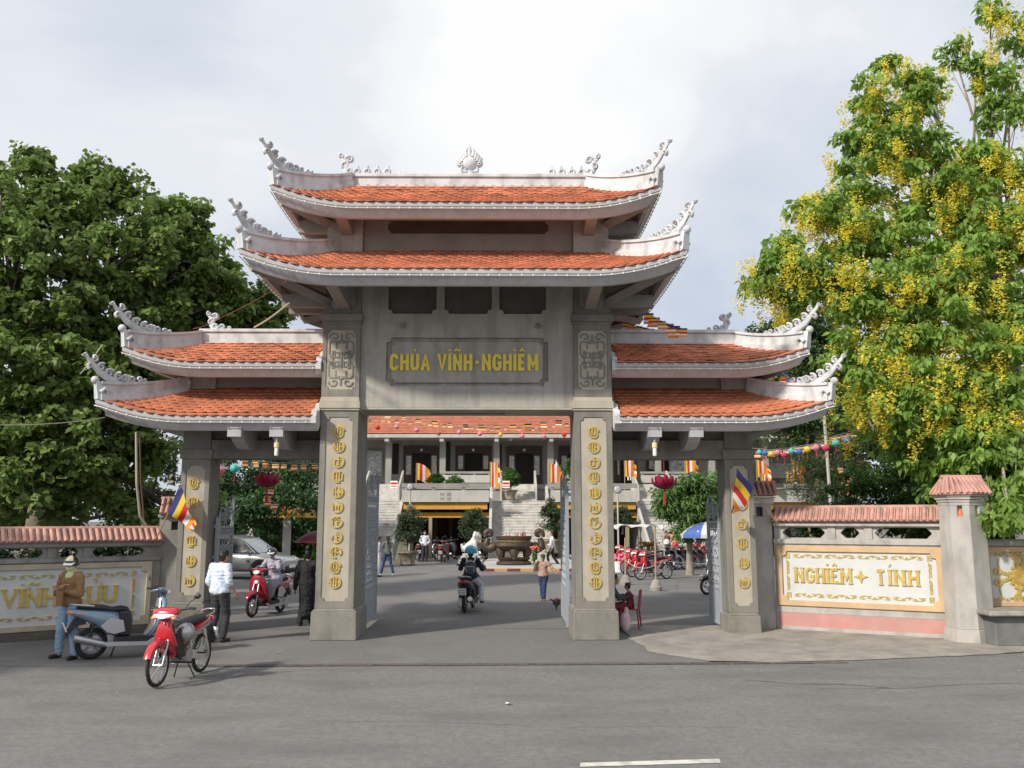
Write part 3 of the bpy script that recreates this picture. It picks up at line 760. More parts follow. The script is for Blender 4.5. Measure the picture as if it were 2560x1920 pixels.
hub = []
roof_mid, pth_mid = make_roof(Roof(-3.95, 3.95, -2.75, 2.75, Y(15.6), Y(17.55), Y(20.4), 6.66, 7.56, True, True, .36, 1.75), 'wide middle roof of the gate')
roof_top, pth_top = make_roof(Roof(-3.66, 3.66, -2.45, 2.45, Y(16.44), Y(17.9), Y(19.56), 8.20, 9.08, True, True, .33, 1.6), 'top roof of the gate')
for sg in (-1, 1):
    side_n = 'left' if sg < 0 else 'right'
    def rf(xo, xo2, yf, yr, yb, ze, zr, up, upl, lab):
        if sg < 0: return make_roof(Roof(-xo, -2.86, -xo2, -2.86, yf, yr, yb, ze, zr, True, False, up, upl), lab)
        return make_roof(Roof(2.86, xo, 2.86, xo2, yf, yr, yb, ze, zr, False, True, up, upl), lab)
    rf(7.0, 5.78, Y(17.1), Y(18.42), Y(20.2), 4.19, 4.88, .32, 1.7, 'lower %s wing roof' % side_n)
    rf(6.68, 5.62, Y(17.4), Y(18.55), Y(19.9), 5.28, 5.87, .30, 1.5, 'upper %s wing roof' % side_n)
    # storey between, ridge, beam, end pier
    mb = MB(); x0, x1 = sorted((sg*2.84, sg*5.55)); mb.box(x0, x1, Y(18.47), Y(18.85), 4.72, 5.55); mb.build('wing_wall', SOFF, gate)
    mb = MB(); x0, x1 = sorted((sg*5.22, sg*5.74)); mb.box(x0, x1, Y(18.40), Y(18.9), 4.8, 5.45); mb.build('wing_pier', CONC, gate)
    x0, x1 = sorted((sg*2.84, sg*5.66))
    mb = MB(); mb.box(x0, x1, Y(18.56), Y(18.74), 5.83, 6.12); mb.box(x0, x1, Y(18.52), Y(18.78), 6.12, 6.19); mb.box(x0, x1, Y(18.50), Y(18.80), 5.80, 5.90); mb.build('ridge_wall', WHITE, gate, bevel=.01)
    x0, x1 = sorted((sg*2.84, sg*5.22))
    mb = MB(); mb.box(x0, x1, Y(18.32), Y(18.92), 3.46, 3.84); mb.build('wing_beam', CONCD, gate, bevel=.012)
    x0, x1 = sorted((sg*2.84, sg*5.75))
    mb = MB(); mb.box(x0, x1, Y(18.45), Y(18.8), 3.84, 4.25); mb.build('wing_frieze', CONCD, gate)
    x0, x1 = sorted((sg*5.18, sg*5.82))
    mb = MB(); mb.box(x0, x1, Y(18.26), Y(18.99), 3.45, 3.60); mb.box(x0+.04*1, x1-.04, Y(18.3), Y(18.95), 3.60, 4.45); mb.box(x0-.02, x1+.02, Y(18.24), Y(19.0), 3.55, 3.64); mb.build('capital', CONCD, gate, bevel=.008)
    # barge board at the inner end of each wing roof
    for yf, yr, ze, zr in ((17.1, 18.42, 4.19, 4.88), (17.4, 18.55, 5.28, 5.87)):
        sl = (zr-ze)/(yr-yf); y0 = Y(yf)
        pr = [(y0-.06, ze-.14), (y0-.06, ze+.0), (y0+.04, ze+.13), (y0+.14, ze+.10), (y0+.42, ze+.30), (y0+.55, ze+.24), (Y(yr), zr+.06), (Y(yr), zr-.2), (y0+.15, ze-.27)]
        x0, x1 = sorted((sg*2.84, sg*2.95)); mb = MB(); mb.slab(pr, x0, x1, .01); mb.build('barge_board', WHITE, gate)
    # brackets under the lower eave, one with a lamp
    for k, (cx, lamp) in enumerate(((3.62, True), (4.42, False))):
        cx *= sg
        mb = MB(); mb.slab([(Y(17.25), 3.98), (Y(17.25), 3.86), (Y(17.5), 3.72), (Y(17.8), 3.62), (Y(18.4), 3.62), (Y(18.4), 4.05)], cx-.12, cx+.12, .01); mb.box(cx-.13, cx+.13, Y(17.16), Y(17.3), 3.80, 3.98); mb.build('bracket', FASC, gate)
        if lamp:
            mb = MB(); mb.lathe([(0, 3.80), (.03, 3.80), (.03, 3.74), (.022, 3.70)], (cx, Y(17.24), 0), 8); o = mb.build('lamp_holder', STEEL, gate, smooth=40)
            mb = MB(); mb.lathe([(.022, 3.70), (.052, 3.69), (.052, 3.60), (.04, 3.59)], (cx, Y(17.24), 0), 10); mb.build('lamp_base', mat('yellowed_plastic', (.7, .6, .3), .5), o, smooth=40)
            mb = MB(); mb.lathe([(.038, 3.59), (.04, 3.46), (.03, 3.44), (0, 3.44)], (cx, Y(17.24), 0), 10); mb.build('lamp_tube', mat('milk_glass', (.85, .85, .8), .3), o, smooth=40)
# ridge of the top roof
mb = MB(); mb.box(-2.52, 2.52, Y(17.88), Y(18.12), 9.02, 9.27); mb.box(-2.55, 2.55, Y(17.84), Y(18.16), 9.27, 9.345); mb.box(-2.55, 2.55, Y(17.83), Y(18.17), 9.0, 9.10); mb.build('top_ridge', WHITE, gate, bevel=.01)
# rafters, brackets and hip beams below the main roofs
for r_, zb, wy, wx in ((Roof(-3.95, 3.95, -2.75, 2.75, Y(15.6), Y(17.55), Y(20.4), 6.66, 7.56, True, True, .36, 1.75), 6.55, 17.5, 2.82), (Roof(-3.66, 3.66, -2.45, 2.45, Y(16.44), Y(17.9), Y(19.56), 8.20, 9.08, True, True, .33, 1.6), 8.09, 17.5, 2.82)):
    for sg in (-1, 1):
        cx = sg*2.42
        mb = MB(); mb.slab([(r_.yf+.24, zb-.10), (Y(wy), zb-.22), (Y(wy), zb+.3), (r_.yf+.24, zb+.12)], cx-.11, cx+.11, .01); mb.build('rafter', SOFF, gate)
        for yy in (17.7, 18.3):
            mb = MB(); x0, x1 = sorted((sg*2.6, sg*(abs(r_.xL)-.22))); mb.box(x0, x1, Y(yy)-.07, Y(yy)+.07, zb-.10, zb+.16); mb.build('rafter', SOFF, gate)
        for back in (0, 1):
            f = 0 if sg < 0 else 1; a = r_.S(f, .1, bool(back)); b = r_.S(f, 1, bool(back))
            mb = MB(); mb.tube([a+Vector((0, 0, -.26)), Vector((b.x, b.y, zb-.02))], .12, 4, up=(0, 0, 1)); mb.build('hip_beam', SOFF, gate)
# ornaments on the ridges
def ridge_scroll(x, z, sg, y, parent, k=1.0, big=True):
    mb = MB(); ax = Vector((sg, 0, 0)); up = Vector((0, 0, 1)); o = Vector((x, y, z)); sd_ = Vector((0, 1, 0))
    mb.tube([o+ax*a*k+up*b*k for a, b in ((-.05, .0), (.02, .14), (-.02, .28), (.10, .38), (.12, .5))], [.06, .055, .045, .035, .012], 7, up=sd_, flat=.8)
    for c, r0, tn, a0, th, s_ in (((-.08, .10), .09, 1.3, 3.2, .040, 1), ((.04, .22), .07, 1.1, 2.0, .034, -1), ((-.07, .36), .08, 1.3, .3, .036, 1), ((.10, .44), .055, 1.2, 1.4, .030, -1)):
        curl(mb, o, ax, up, (c[0]*k, c[1]*k), r0*k, tn, a0, th, s_, side=sd_)
    if big:
        for j in range(4):
            d = -.24-.21*j
            curl(mb, o, ax, up, (d, .085), .08, 1.35, 4.4, .038, 1, side=sd_); mb.ell(o+ax*d+up*.19, (.03, .03, .05), 6)
            mb.tube([o+ax*(d+.10)+up*.02, o+ax*(d-.10)+up*.02], .022, 6)
        mb.tube([o+ax*-1.0+up*.03, o+ax*-1.12+up*.06, o+ax*-1.15+up*.1], [.03, .02, .01], 6)
    else:
        curl(mb, o, ax, up, (-.26*k, .09*k), .085*k, 1.35, 4.4, .028, 1, side=sd_); curl(mb, o, ax, up, (-.45*k, .06*k), .05*k, 1.3, 4.4, .022, 1, side=sd_)
    mb.build('ridge_scroll', WHITE, parent, smooth=50)
ridge_scroll(-2.58, 9.34, -1, 0, gate); ridge_scroll(2.58, 9.34, 1, 0, gate)
ridge_scroll(-5.42, 6.18, -1, Y(18.65), gate, .8, False); ridge_scroll(5.42, 6.18, 1, Y(18.65), gate, .8, False)
mb = MB(); o = Vector((0, 0, 9.34)); ax = Vector((1, 0, 0)); up = Vector((0, 0, 1)); sd_ = Vector((0, 1, 0))
mb.lathe([(.0, .0), (.24, .0), (.22, .03), (.08, .06), (.06, .12), (.10, .14)], (0, 0, 9.34), 14, 1, .45)
mb.ell((0, 0, 9.62), (.155, .12, .15), 14)
for s_ in (-1, 1):
    for c, r0, tn, a0, th in (((.11, .16), .08, 1.1, 4, .038), ((.20, .29), .07, 1.1, 3.6, .038), ((.14, .05), .06, 1, 3, .032)):
        curl(mb, o, ax*s_, up, c, r0, tn, a0, th, 1, side=sd_)
    for k in range(4):
        a = .25+k*.32; mb.tube([o+ax*s_*(.20-.045*k)+up*(.27+.05*k), o+ax*s_*(.235-.05*k)+up*(.38+.055*k), o+ax*s_*(.17-.045*k)+up*(.47+.06*k)], [.06, .045, .006], 6, up=sd_)
mb.tube([o+up*.38, o+up*.55, o+up*.70], [.06, .045, .004], 7)
mb.build('flame_finial', WHITE, gate, smooth=50)

# tiles: the 300 that show largest are parts, the others one joined part
tile_spots.sort(key=lambda q: (q[3].ze > 5, q[3].ze > 6, q[3].yf*0+q[0]))
low = [q for q in tile_spots if q[3].ze < 4.5]; rest = [q for q in tile_spots if q[3].ze >= 4.5]
low.sort(key=lambda q: q[0])
for q in low[:300]:
    o = bpy.data.objects.new('tile', tme); COL.objects.link(o); o.parent = q[2]; o.matrix_local = q[1]
allv = []; allf = []; b = 0
for q in low[300:]+rest:
    M = np.array(q[1]); v = tnp @ M[:3, :3].T+M[:3, 3]; allv.append(v); allf += [tuple(i+b for i in f) for f in TF]; b += len(TV)
me = bpy.data.meshes.new('tile'); me.from_pydata(np.concatenate(allv).tolist(), [], allf); me.materials.append(TILE)
link('tile', me, None, gate, kind='stuff')
print('tiles', len(tile_spots))
# ------------------------------------------------------------------ gate leaves (hinged parts of the gate)
def gate_leaf(x, ya, yb, z0, za, zb, sidex, lab):
    """leaf standing open along the depth of the passage; ya = hinge stile, yb = free end (taller)"""
    o = MB(); L = yb-ya
    def bar(p, q, r): o.tube([(x, p[0], p[1]), (x, q[0], q[1])], r, 4, up=(1, 0, 0))
    o.box(x-.035, x+.035, ya-.045, ya+.045, z0, za+.08); o.box(x-.025, x+.025, yb-.03, yb+.03, z0+.04, zb)
    for z in (za-.12, za-.28, z0+.78, z0+.9): o.box(x-.02, x+.02, ya+.04, yb-.03, z-.02, z+.02)
    o.box(x-.02, x+.02, ya+.04, yb-.03, z0+.05, z0+.10)
    leaf = o.build('gate_leaf', STEEL, gate, label=lab)
    p = MB(); p.box(x-.008, x+.008, ya+.045, yb-.03, z0+.10, z0+.76); p.build('kick_panel', STEEL, leaf)
    s = MB()
    cs = [(ya+L*.28, (za-.12)+.20, L*.20, .20), (ya+L*.74, (za-.12)+.27, L*.22, .30)]
    for cy, cz, ry, rz in cs:
        s.tube([(x, cy+ry*math.cos(a), cz+rz*math.sin(a)) for a in [2*PI*i/20 for i in range(20)]], .014, 5, closed=True)
        for q in (-1, 1):
            s.tube([(x, cy+q*ry*(.45-.3*i/14)*math.cos(i*.6)+q*ry*.4, cz+rz*(.6-.4*i/14)*math.sin(i*.6)) for i in range(15)], .010, 4)
    nb = max(5, int(L/.16))
    for i in range(1, nb):
        y = ya+L*i/nb; s.box(x-.008, x+.008, y-.008, y+.008, z0+.76, za-.13)
    z = z0+1.0; k = 0
    while z < za-.4:
        for i in range(nb):
            y = ya+L*(i+.5)/nb; q = 1 if (i+k) % 2 else -1; rr = L/nb*.55
            s.tube([(x+.006*q, y+rr*(1-.6*j/9)*math.cos(j*.75+k), z+.085*(1-.6*j/9)*math.sin(j*.75+k)*q) for j in range(10)], .019, 4)
        z += .155; k += 1
    for i in range(nb*2):
        y = ya+L*(i+.5)/nb/2
        for zz in (z0+.84, za-.2): s.tube([(x, y+L/nb*.2*math.cos(a), zz+.05*math.sin(a)) for a in [2*PI*j/8 for j in range(8)]], .009, 4, closed=True)
    s.build('scrollwork', STEEL, leaf)
    for z in (za-.1, z0+1.45, z0+.45):
        h = MB(); a, b = sorted((x, x+sidex*.16)); h.box(a, b, ya-.035, ya+.02, z-.03, z+.03); h.build('hinge', STEEL, leaf)
    return leaf
gate_leaf(-2.86+.72-.02, Y(19.0), Y(20.8), .03, 2.86, 3.22, -1, 'open left leaf of the central gate')
gate_leaf(1.34+.72, Y(19.2), Y(21.0), .03, 2.86, 3.22, 1, 'open right leaf of the central gate')
gate_leaf(-5.86+.72, Y(18.75), Y(19.75), .03, 2.2, 2.75, -1, 'open leaf of the left side gate')
gate_leaf(4.50+.72, Y(18.95), Y(20.0), .03, 2.3, 2.6, 1, 'open leaf of the right side gate')

# ------------------------------------------------------------------ boundary walls
PANEL = mat('white_wall_panel', (.55, .56, .55), .8, var=.05, bump=.2, bscale=60, dirt=(.45, .44, .42), damt=.25)
OCHRE = mat('ochre_painted_frame', (.56, .38, .21), .85, var=.12, vscale=4, bump=.2, dirt=(.40, .33, .25), damt=.5)
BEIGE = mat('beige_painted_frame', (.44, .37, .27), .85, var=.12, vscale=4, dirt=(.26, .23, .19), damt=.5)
PINK = mat('faded_pink_paint', (.50, .25, .22), .88, var=.1, vscale=3, bump=.2, dirt=(.40, .28, .25), damt=.5)
WCON = mat('patchy_wall_render', (.45, .43, .40), .88, var=.13, vscale=2.2, bump=.5, bscale=70, speck=.2, dirt=(.22, .205, .19), dscale=(2.5, 2.5, 1.2), damt=.65)
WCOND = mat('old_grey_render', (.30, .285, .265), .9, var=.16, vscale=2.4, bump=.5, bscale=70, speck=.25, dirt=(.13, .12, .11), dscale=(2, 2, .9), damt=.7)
ptile = MB(); 
for i in range(6):
    pass
def barrel_tile(w=.13, l=.34):
    mb = MB(); n = 6; vs = []
    for y in (0, l):
        for k in range(n+1):
            a = PI*k/n; vs.append((-w/2*math.cos(a)*.62, y, .045*math.sin(a)))
        vs += [(w/2, y, -.004)]
    m = n+2; fs = [(k, k+1, m+k+1, m+k) for k in range(m-1)]+[tuple(range(m-1, -1, -1))]
    mb.add(vs, fs); return mb
bt = barrel_tile().mesh('tile', fix=False); bt.materials.append(TILEP)
def wall_frame(A, B):
    """x along the wall from A to B, y away from the viewer, z up"""
    d = Vector((B[0]-A[0], B[1]-A[1], 0)); L = d.length; d.normalize()
    return math.atan2(d.y, d.x), L
def coping(par, x0, x1, z_e, z_r, half, front=True, back=True):
    """small tiled saddle roof along x"""
    mb = MB(); mb.slab([(-half, z_e), (half, z_e), (half, z_e+.03), (0, z_r-.03), (-half, z_e+.03)], x0, x1); o = mb.build('coping', TILEP, par)
    rise = z_r-z_e-.03; sl = math.hypot(half, rise); a = math.atan2(rise, half); n = int((x1-x0)/.115)
    for i in range(n):
        x = x0+(i+.5)*(x1-x0)/n
        q = link('tile', bt, None, o, (x, -half-.035, z_e+.018), (a, 0, 0)); q.scale = ((x1-x0)/n/.115, sl/.34*1.02, 1)
    if back:
        mb = MB()
        for i in range(n):
            x = x0+(i+.5)*(x1-x0)/n; mb.tube([(x, half+.03, z_e+.02), (x, 0, z_r)], .035, 6)
        mb.build('tile', TILEP, o, kind='stuff')
    mb = MB(); mb.tube([(x0-.02, 0, z_r+.005), (x1+.02, 0, z_r+.005)], .05, 8); mb.build('ridge_tile', TILEP, o, smooth=50)
    return o
def oct_hole(x0, x1, z0, z1, c): return [(x0+c, z0), (x1-c, z0), (x1, z0+c), (x1, z1-c), (x1-c, z1), (x0+c, z1), (x0, z1-c), (x0, z0+c)]
def flourish(mb, x, z, L, w, y, sgn=1, vert=False, rr=None):
    """a running leaf scroll of gold relief, length L"""
    rr = rr or random.Random(int((x+z)*1000)); n = 22
    f = (lambda a, b: (z+b if False else x+b, z+a)) if vert else (lambda a, b: (x+a, z+b))
    def rib(pts, th, dy): ribbon(mb, [f(a, b) for a, b in pts], th, y-dy, y+.002)
    rib([(L*i/n, sgn*w*.55*math.sin(i/n*2*PI*1.5)) for i in range(n+1)], w*.26, .012)
    k = 5
    for i in range(k):
        cx = L*(i+.5)/k; s_ = sgn*(1 if i % 2 else -1); r0 = w*.52
        rib([(cx+r0*(1-.055*j)*math.cos(j*.55)*.9, s_*w*.12+s_*r0*(1-.055*j)*math.sin(j*.55)) for j in range(12)], w*.19, .015+.0007*i)
        for q in (-1, 1): rib([(cx+q*w*.2, s_*w*.1), (cx+q*w*.75, s_*w*.62), (cx+q*w*1.05, s_*w*.35)], w*.14, .010+.0006*i)
def sign_panel(par, x0, x1, z0, z1, y, frame_m, cn=.10, bw=.11):
    mb = MB(); mb.plate(rect(x0, x1, z0, z1), [notch(x0+bw, x1-bw, z0+bw, z1-bw, cn)], y-.05, y); mb.build('panel_frame', frame_m, par, bevel=.008)
    mb = MB(); mb.box(x0+bw-.01, x1-bw+.01, y-.004, y+.03, z0+bw-.01, z1-bw+.01); mb.build('panel', PANEL, par)
def flourishes(par, x0, x1, z0, z1, y, w=.055, nh=4, nv=2):
    gx = .05; Lh = (x1-x0-2*w*1.6)/nh
    for z, sg in ((z1, 1), (z0, -1)):
        for i in range(nh):
            mb = MB(); flourish(mb, x0+w*1.6+i*Lh+gx/2, z, Lh-gx, w, y, sg if i % 2 else -sg); mb.build('gold_flourish', GOLD, par)
    Lv = (z1-z0-2*w*1.4)/nv
    for x in (x0, x1):
        for i in range(nv):
            mb = MB(); flourish(mb, x, z0+w*1.4+i*Lv+gx/2, Lv-gx, w*.8, y, 1, True); mb.build('gold_flourish', GOLD, par)
        for z in (z0, z1):
            mb = MB()
            for k in range(3): ribbon(mb, [(x-w*.8, z-w*.7+k*w*.7), (x+w*.8, z-w*.7+k*w*.7)], w*.34, y-.014, y+.002)
            for k in (-1, 1): ribbon(mb, [(x+k*w*.6, z-w*.9), (x+k*w*.6, z+w*.9)], w*.34, y-.017, y+.002)
            mb.build('gold_corner', GOLD, par)
def pier_cap(par, x0, x1, hd, z0, z1, name='pier_roof'):
    """little tiled saddle roof over a pier, ridge along x"""
    mb = MB(); mb.slab([(-hd, z0), (hd, z0), (hd, z0+.03), (0, z1-.02), (-hd, z0+.03)], x0+.03, x1-.03); o = mb.build(name, WCOND, par)
    n = max(3, int((x1-x0)/.1)); a = math.atan2(z1-z0-.03, hd); sl = math.hypot(hd, z1-z0)
    for i in range(n):
        x = x0+(i+.5)*(x1-x0)/n
        for sg in (-1, 1):
            q = link('tile', bt, None, o, (x, sg*(hd+.03), z0+.02), (a, 0, 0 if sg < 0 else PI) if sg < 0 else (a, 0, PI)); q.scale = ((x1-x0)/n/.115, sl/.34*1.04, 1)
    mb = MB(); mb.tube([(x0-.01, 0, z1+.01), (x1+.01, 0, z1+.01)], .04, 8); mb.build('ridge_tile', TILEP, o, smooth=50)

# right wall
rz, L = wall_frame((5.62, 18.95), (8.45, 17.32))
rw = thing('boundary_wall', 'right boundary wall with a white panel lettered in gold above a pink plinth', 'wall', (5.62, 18.95, 0), rz)
mb = MB(); mb.box(-.0, L, .0, .30, .0, 1.74); mb.build('wall_body', WCON, rw)
mb = MB(); mb.box(.02, L-.02, -.02, 0, .02, .09); mb.box(.02, L-.02, -.015, 0, .36, .49); mb.build('wall_foot', WCON, rw, bevel=.006)
mb = MB(); mb.box(.04, L-.04, -.012, 0, .09, .36); mb.build('pink_plinth', PINK, rw)
sign_panel(rw, .05, L-.10, .50, 1.70, 0, OCHRE)
flourishes(rw, .27, L-.33, .72, 1.50, -.004)
x = letters([('N', ''), ('G', ''), ('H', ''), ('I', '.'), ('E', '^'), ('M', '')], rw, GOLD, .30, .17, .030, (.40, .97), y0=-.03, y1=-.003, serif=True, wscale=.98)
mb = MB(); cx, cz = 1.68, 1.12
mb.plate([(cx, cz-.13), (cx+.035, cz-.035), (cx+.13, cz), (cx+.035, cz+.035), (cx, cz+.13), (cx-.035, cz+.035), (cx-.13, cz), (cx-.035, cz-.035)], [], -.03, -.003); mb.build('gold_star', GOLD, rw)
letters([('T', ''), ('I', "'"), ('N', ''), ('H', '')], rw, GOLD, .30, .17, .05, (1.95, .97), y0=-.03, y1=-.003, serif=True, wscale=1.15)
mb = MB(); mb.box(-.0, L+.05, -.04, .34, 1.74, 1.84); mb.build('lower_rail', WCON, rw, bevel=.01)
mb = MB(); mb.plate(rect(0, L, 1.84, 2.10), [oct_hole(.18, 1.02, 1.865, 2.075, .09), oct_hole(1.33, 1.68, 1.865, 2.075, .09), oct_hole(1.98, 3.0, 1.865, 2.075, .09)], .06, .22); mb.build('pierced_band', WCON, rw)
for x in (1.08, 1.78): mb = MB(); mb.box(x, x+.15, .03, .25, 1.84, 2.10); mb.build('band_post', WCON, rw, bevel=.006)
mb = MB(); mb.box(-.0, L+.05, -.04, .34, 2.10, 2.18); mb.build('upper_rail', WCON, rw, bevel=.01)
E1 = thing('tmp', None, None)
bpy.data.objects.remove(E1)
def sub(par, loc): o = bpy.data.objects.new('x', None); return o
cp = coping(rw, .0, L+.05, 2.19, 2.47, .24); cp.location.y = .15
# small pier beside the gate and hexagonal pier at the turn, each a thing
t = thing('gate_pier', 'slim grey wall pier with a little pink tiled roof right of the gate', 'pier', (5.36, 19.02, 0), math.radians(-6))
mb = MB(); mb.box(-.24, .26, -.02, .45, 0, 2.30, .01, 0); mb.build('pier_body', WCON, t, bevel=.01)
mb = MB()
for k in range(3): mb.box(-.27-.02*k, .29+.02*k, -.05-.02*k, .48+.02*k, 2.56+.055*k, 2.60+.055*k)
mb.box(-.24, .26, -.02, .45, 2.5, 2.6); mb.box(-.24, -.06, -.02, .45, 2.3, 2.5); mb.box(.07, .26, -.02, .45, 2.3, 2.5); mb.box(-.06, .07, .3, .45, 2.3, 2.5); mb.build('pier_head', WCON, t)
cpo = thing('roof_holder', None, None); bpy.data.objects.remove(cpo)
def shift(o, dy):
    o.location.y += dy
n0 = set(COL.objects); pier_cap(t, -.36, .38, .34, 2.73, 3.0)
for o in set(COL.objects)-n0:
    if o.parent == t: o.location.y += .21
t = thing('corner_pier', 'tall hexagonal grey pier with pink tiled cap and two lamp niches at the wall corner', 'pier', (8.62, 17.02, 0))
hx = [(-.30, -.14), (.0, -.30), (.40, -.12), (.42, .25), (.0, .42), (-.34, .25)]
def hexbox(mb, s_, z0, z1, s1=None):
    s1 = s1 or s_
    mb.add([(x*s_, y*s_, z0) for x, y in hx]+[(x*s1, y*s1, z1) for x, y in hx], [tuple(range(5, -1, -1)), tuple(range(6, 12))]+[(i, (i+1) % 6, (i+1) % 6+6, i+6) for i in range(6)])
mb = MB(); hexbox(mb, 1.12, 0, .25, 1.04); hexbox(mb, 1.0, .25, 2.28, .96); mb.build('pier_body', WCON, t, bevel=.008)
mb = MB(); hexbox(mb, .93, 1.90, 2.30)
# niches: solid corners left between two openings
hexbox(mb, .60, 2.28, 2.50)
for i in range(6):
    a = Vector(hx[i])*.95; b = Vector(hx[(i+1) % 6])*.95
    def blk(u0, u1):
        p = [a.lerp(b, u0), a.lerp(b, u1), a.lerp(b, u1)*.6, a.lerp(b, u0)*.6]
        mb.add([(q.x, q.y, 2.28) for q in p]+[(q.x, q.y, 2.50) for q in p], [(3, 2, 1, 0), (4, 5, 6, 7)]+[(k, (k+1) % 4, (k+1) % 4+4, k+4) for k in range(4)])
    if i in (0, 1): blk(0, .36); blk(.64, 1)
    else: blk(0, 1)
hexbox(mb, .97, 2.50, 2.58)
for k in range(3): hexbox(mb, 1.02+.06*k, 2.56+.05*k, 2.595+.05*k)
mb.build('pier_head', WCON, t)
for i, c_ in ((0, (.75, .5, .1)), (1, (.7, .45, .15))):
    a = Vector(hx[i]).lerp(Vector(hx[i+1]), .5)*.72; mb = MB(); mb.lathe([(0, 0), (.05, 0), (.055, .05), (.03, .11), (0, .15)], (a.x, a.y, 2.29), 8); mb.build('niche_lamp', mat('orange_red_lamp', (.7, .16, .05), .4), t, smooth=50)
mb = MB(); hexbox(mb, 1.30, 2.70, 2.74, 1.30); zt = 3.02
top = [(x*.95, y*.15) for x, y in hx]; bot = [(x*1.28, y*1.28) for x, y in hx]
mb.add([(x, y, 2.74) for x, y in bot]+[(x, y, zt) for x, y in top], [tuple(range(6, 12))]+[(i, (i+1) % 6, (i+1) % 6+6, i+6) for i in range(6)]); cap_o = mb.build('pier_roof', TILEP, t)
for i in range(6):
    a, b = Vector((*bot[i], 2.745)), Vector((*bot[(i+1) % 6], 2.745)); c_, d_ = Vector((*top[i], zt)), Vector((*top[(i+1) % 6], zt)); n_ = max(2, int((b-a).length/.105))
    for k in range(n_):
        u = (k+.5)/n_; p, q = a.lerp(b, u), c_.lerp(d_, u); m_ = MB(); m_.tube([p+(p-q).normalized()*.03, q], [.034, .030], 6); m_.build('tile', TILEP, cap_o, smooth=60)
mb = MB(); mb.tube([(top[5][0]-.03, 0, zt+.01), (top[2][0]+.03, 0, zt+.01)], .04, 7); mb.build('ridge_tile', TILEP, cap_o, smooth=50)

# second right wall section with gold emblem
rz2, L2 = wall_frame((8.98, 17.25), (14.5, 17.15))
rw2 = thing('boundary_wall', 'right-hand wall section past the corner pier with a round gold emblem', 'wall', (8.98, 17.25, 0), rz2)
mb = MB(); mb.box(0, L2, 0, .3, 0, 1.74); mb.build('wall_body', WCON, rw2)
sign_panel(rw2, .12, 1.9, .62, 1.72, 0, OCHRE, .08, .09)
mb = MB(); cx, cz = .78, 1.17
mb.lathe([(.0, 0), (.19, 0), (.2, .02), (.0, .035)], n=24); mb.v = [(x+cx, -z-.004, y+cz) for x, y, z in mb.v]
for k in range(14):
    a = 2*PI*k/14; ribbon(mb, [(cx+.17*math.cos(a), cz+.17*math.sin(a)), (cx+.25*math.cos(a+.15), cz+.25*math.sin(a+.15))], .05, -.03-.0005*k, 0)
for k in range(6): ribbon(mb, [(cx+(.03+.024*k)*math.cos(j*.5), cz+(.03+.024*k)*math.sin(j*.5)) for j in range(8+k)], .012, -.045, -.03)
for sg in (-1, 1):
    for q in (-1, 1):
        ribbon(mb, [(cx+q*.09+.07*math.cos(a), cz+sg*.40+.08*math.sin(a)) for a in [2*PI*i/12 for i in range(12)]], .035, -.028, 0, True)
        ribbon(mb, [(cx+sg*.44+.06*math.cos(a), cz+q*.10+.05*math.sin(a)) for a in [2*PI*i/12 for i in range(12)]], .035, -.028, 0, True)
        ribbon(mb, [(cx+sg*.44, cz+q*.1), (cx+sg*.2, cz+q*.03)], .06, -.022, 0); ribbon(mb, [(cx+q*.09, cz+sg*.4), (cx+q*.05, cz+sg*.18)], .08, -.024, 0)
        ribbon(mb, [(cx+sg*(.40+.02*math.sin(i)), cz+q*(.16+.05*i)) for i in range(5)], .012, -.02, 0)
    ribbon(mb, [(cx-.06, cz+sg*.5), (cx+.06, cz+sg*.5)], .03, -.02, 0)
mb.build('gold_emblem', GOLD, rw2)
for z, sg in ((.76, 1), (1.58, -1)):
    for x in (.28, 1.1): mb = MB(); flourish(mb, x, z, .42, .05, -.004, sg); mb.build('gold_flourish', GOLD, rw2)
mb = MB(); mb.box(0, L2, -.04, .34, 1.74, 1.84); mb.build('lower_rail', WCON, rw2, bevel=.01)
mb = MB(); mb.plate(rect(0, L2, 1.84, 2.10), [oct_hole(.13, 1.2, 1.865, 2.075, .09), oct_hole(1.5, 2.5, 1.865, 2.075, .09)], .06, .22); mb.build('pierced_band', WCON, rw2)
mb = MB(); mb.box(0, L2, -.04, .34, 2.10, 2.18); mb.build('upper_rail', WCON, rw2, bevel=.01)
cp = coping(rw2, .0, 3.2, 2.19, 2.47, .24); cp.location.y = .15

# left wall: lower, turned away from the sun
A0 = (-12.2, 14.95); B0 = (-6.98, 18.72)
rz3, L3 = wall_frame(A0, B0)
lw = thing('boundary_wall', 'left boundary wall with gold lettering on a white panel under a pink tiled coping', 'wall', (*A0, 0), rz3)
def lx(px, z):                               # distance along the left wall of what is seen at column px, height z
    r = ray(px, 1400); dx, dy = math.cos(rz3), math.sin(rz3)
    # intersect vertical plane of the wall with the column direction
    k = (A0[0]*dy-A0[1]*dx)/(r.x*dy-r.y*dx); return (r.x*k-A0[0])*dx+(r.y*k-A0[1])*dy
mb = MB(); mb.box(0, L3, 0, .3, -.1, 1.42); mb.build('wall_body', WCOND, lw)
mb = MB(); mb.box(0, L3, -.05, 0, -.05, .15); mb.build('wall_foot', mat('dark_kerb', (.10, .09, .08), .9, var=.3, vscale=4), lw, bevel=.01)  # dark low kerb strip along the wall base
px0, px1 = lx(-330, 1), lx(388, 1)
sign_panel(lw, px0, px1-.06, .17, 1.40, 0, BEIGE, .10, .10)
flourishes(lw, px0+.25, lx(345, 1)-.06, .40, 1.17, -.004, .055, 6, 2)
xa, xb = lx(10, 1), lx(308, 1)
SG = [('V', ''), ('I', '.'), ('N', '~'), ('H', ''), (' ', ''), ('C', ''), ('U', ',?'), ('U', '')]
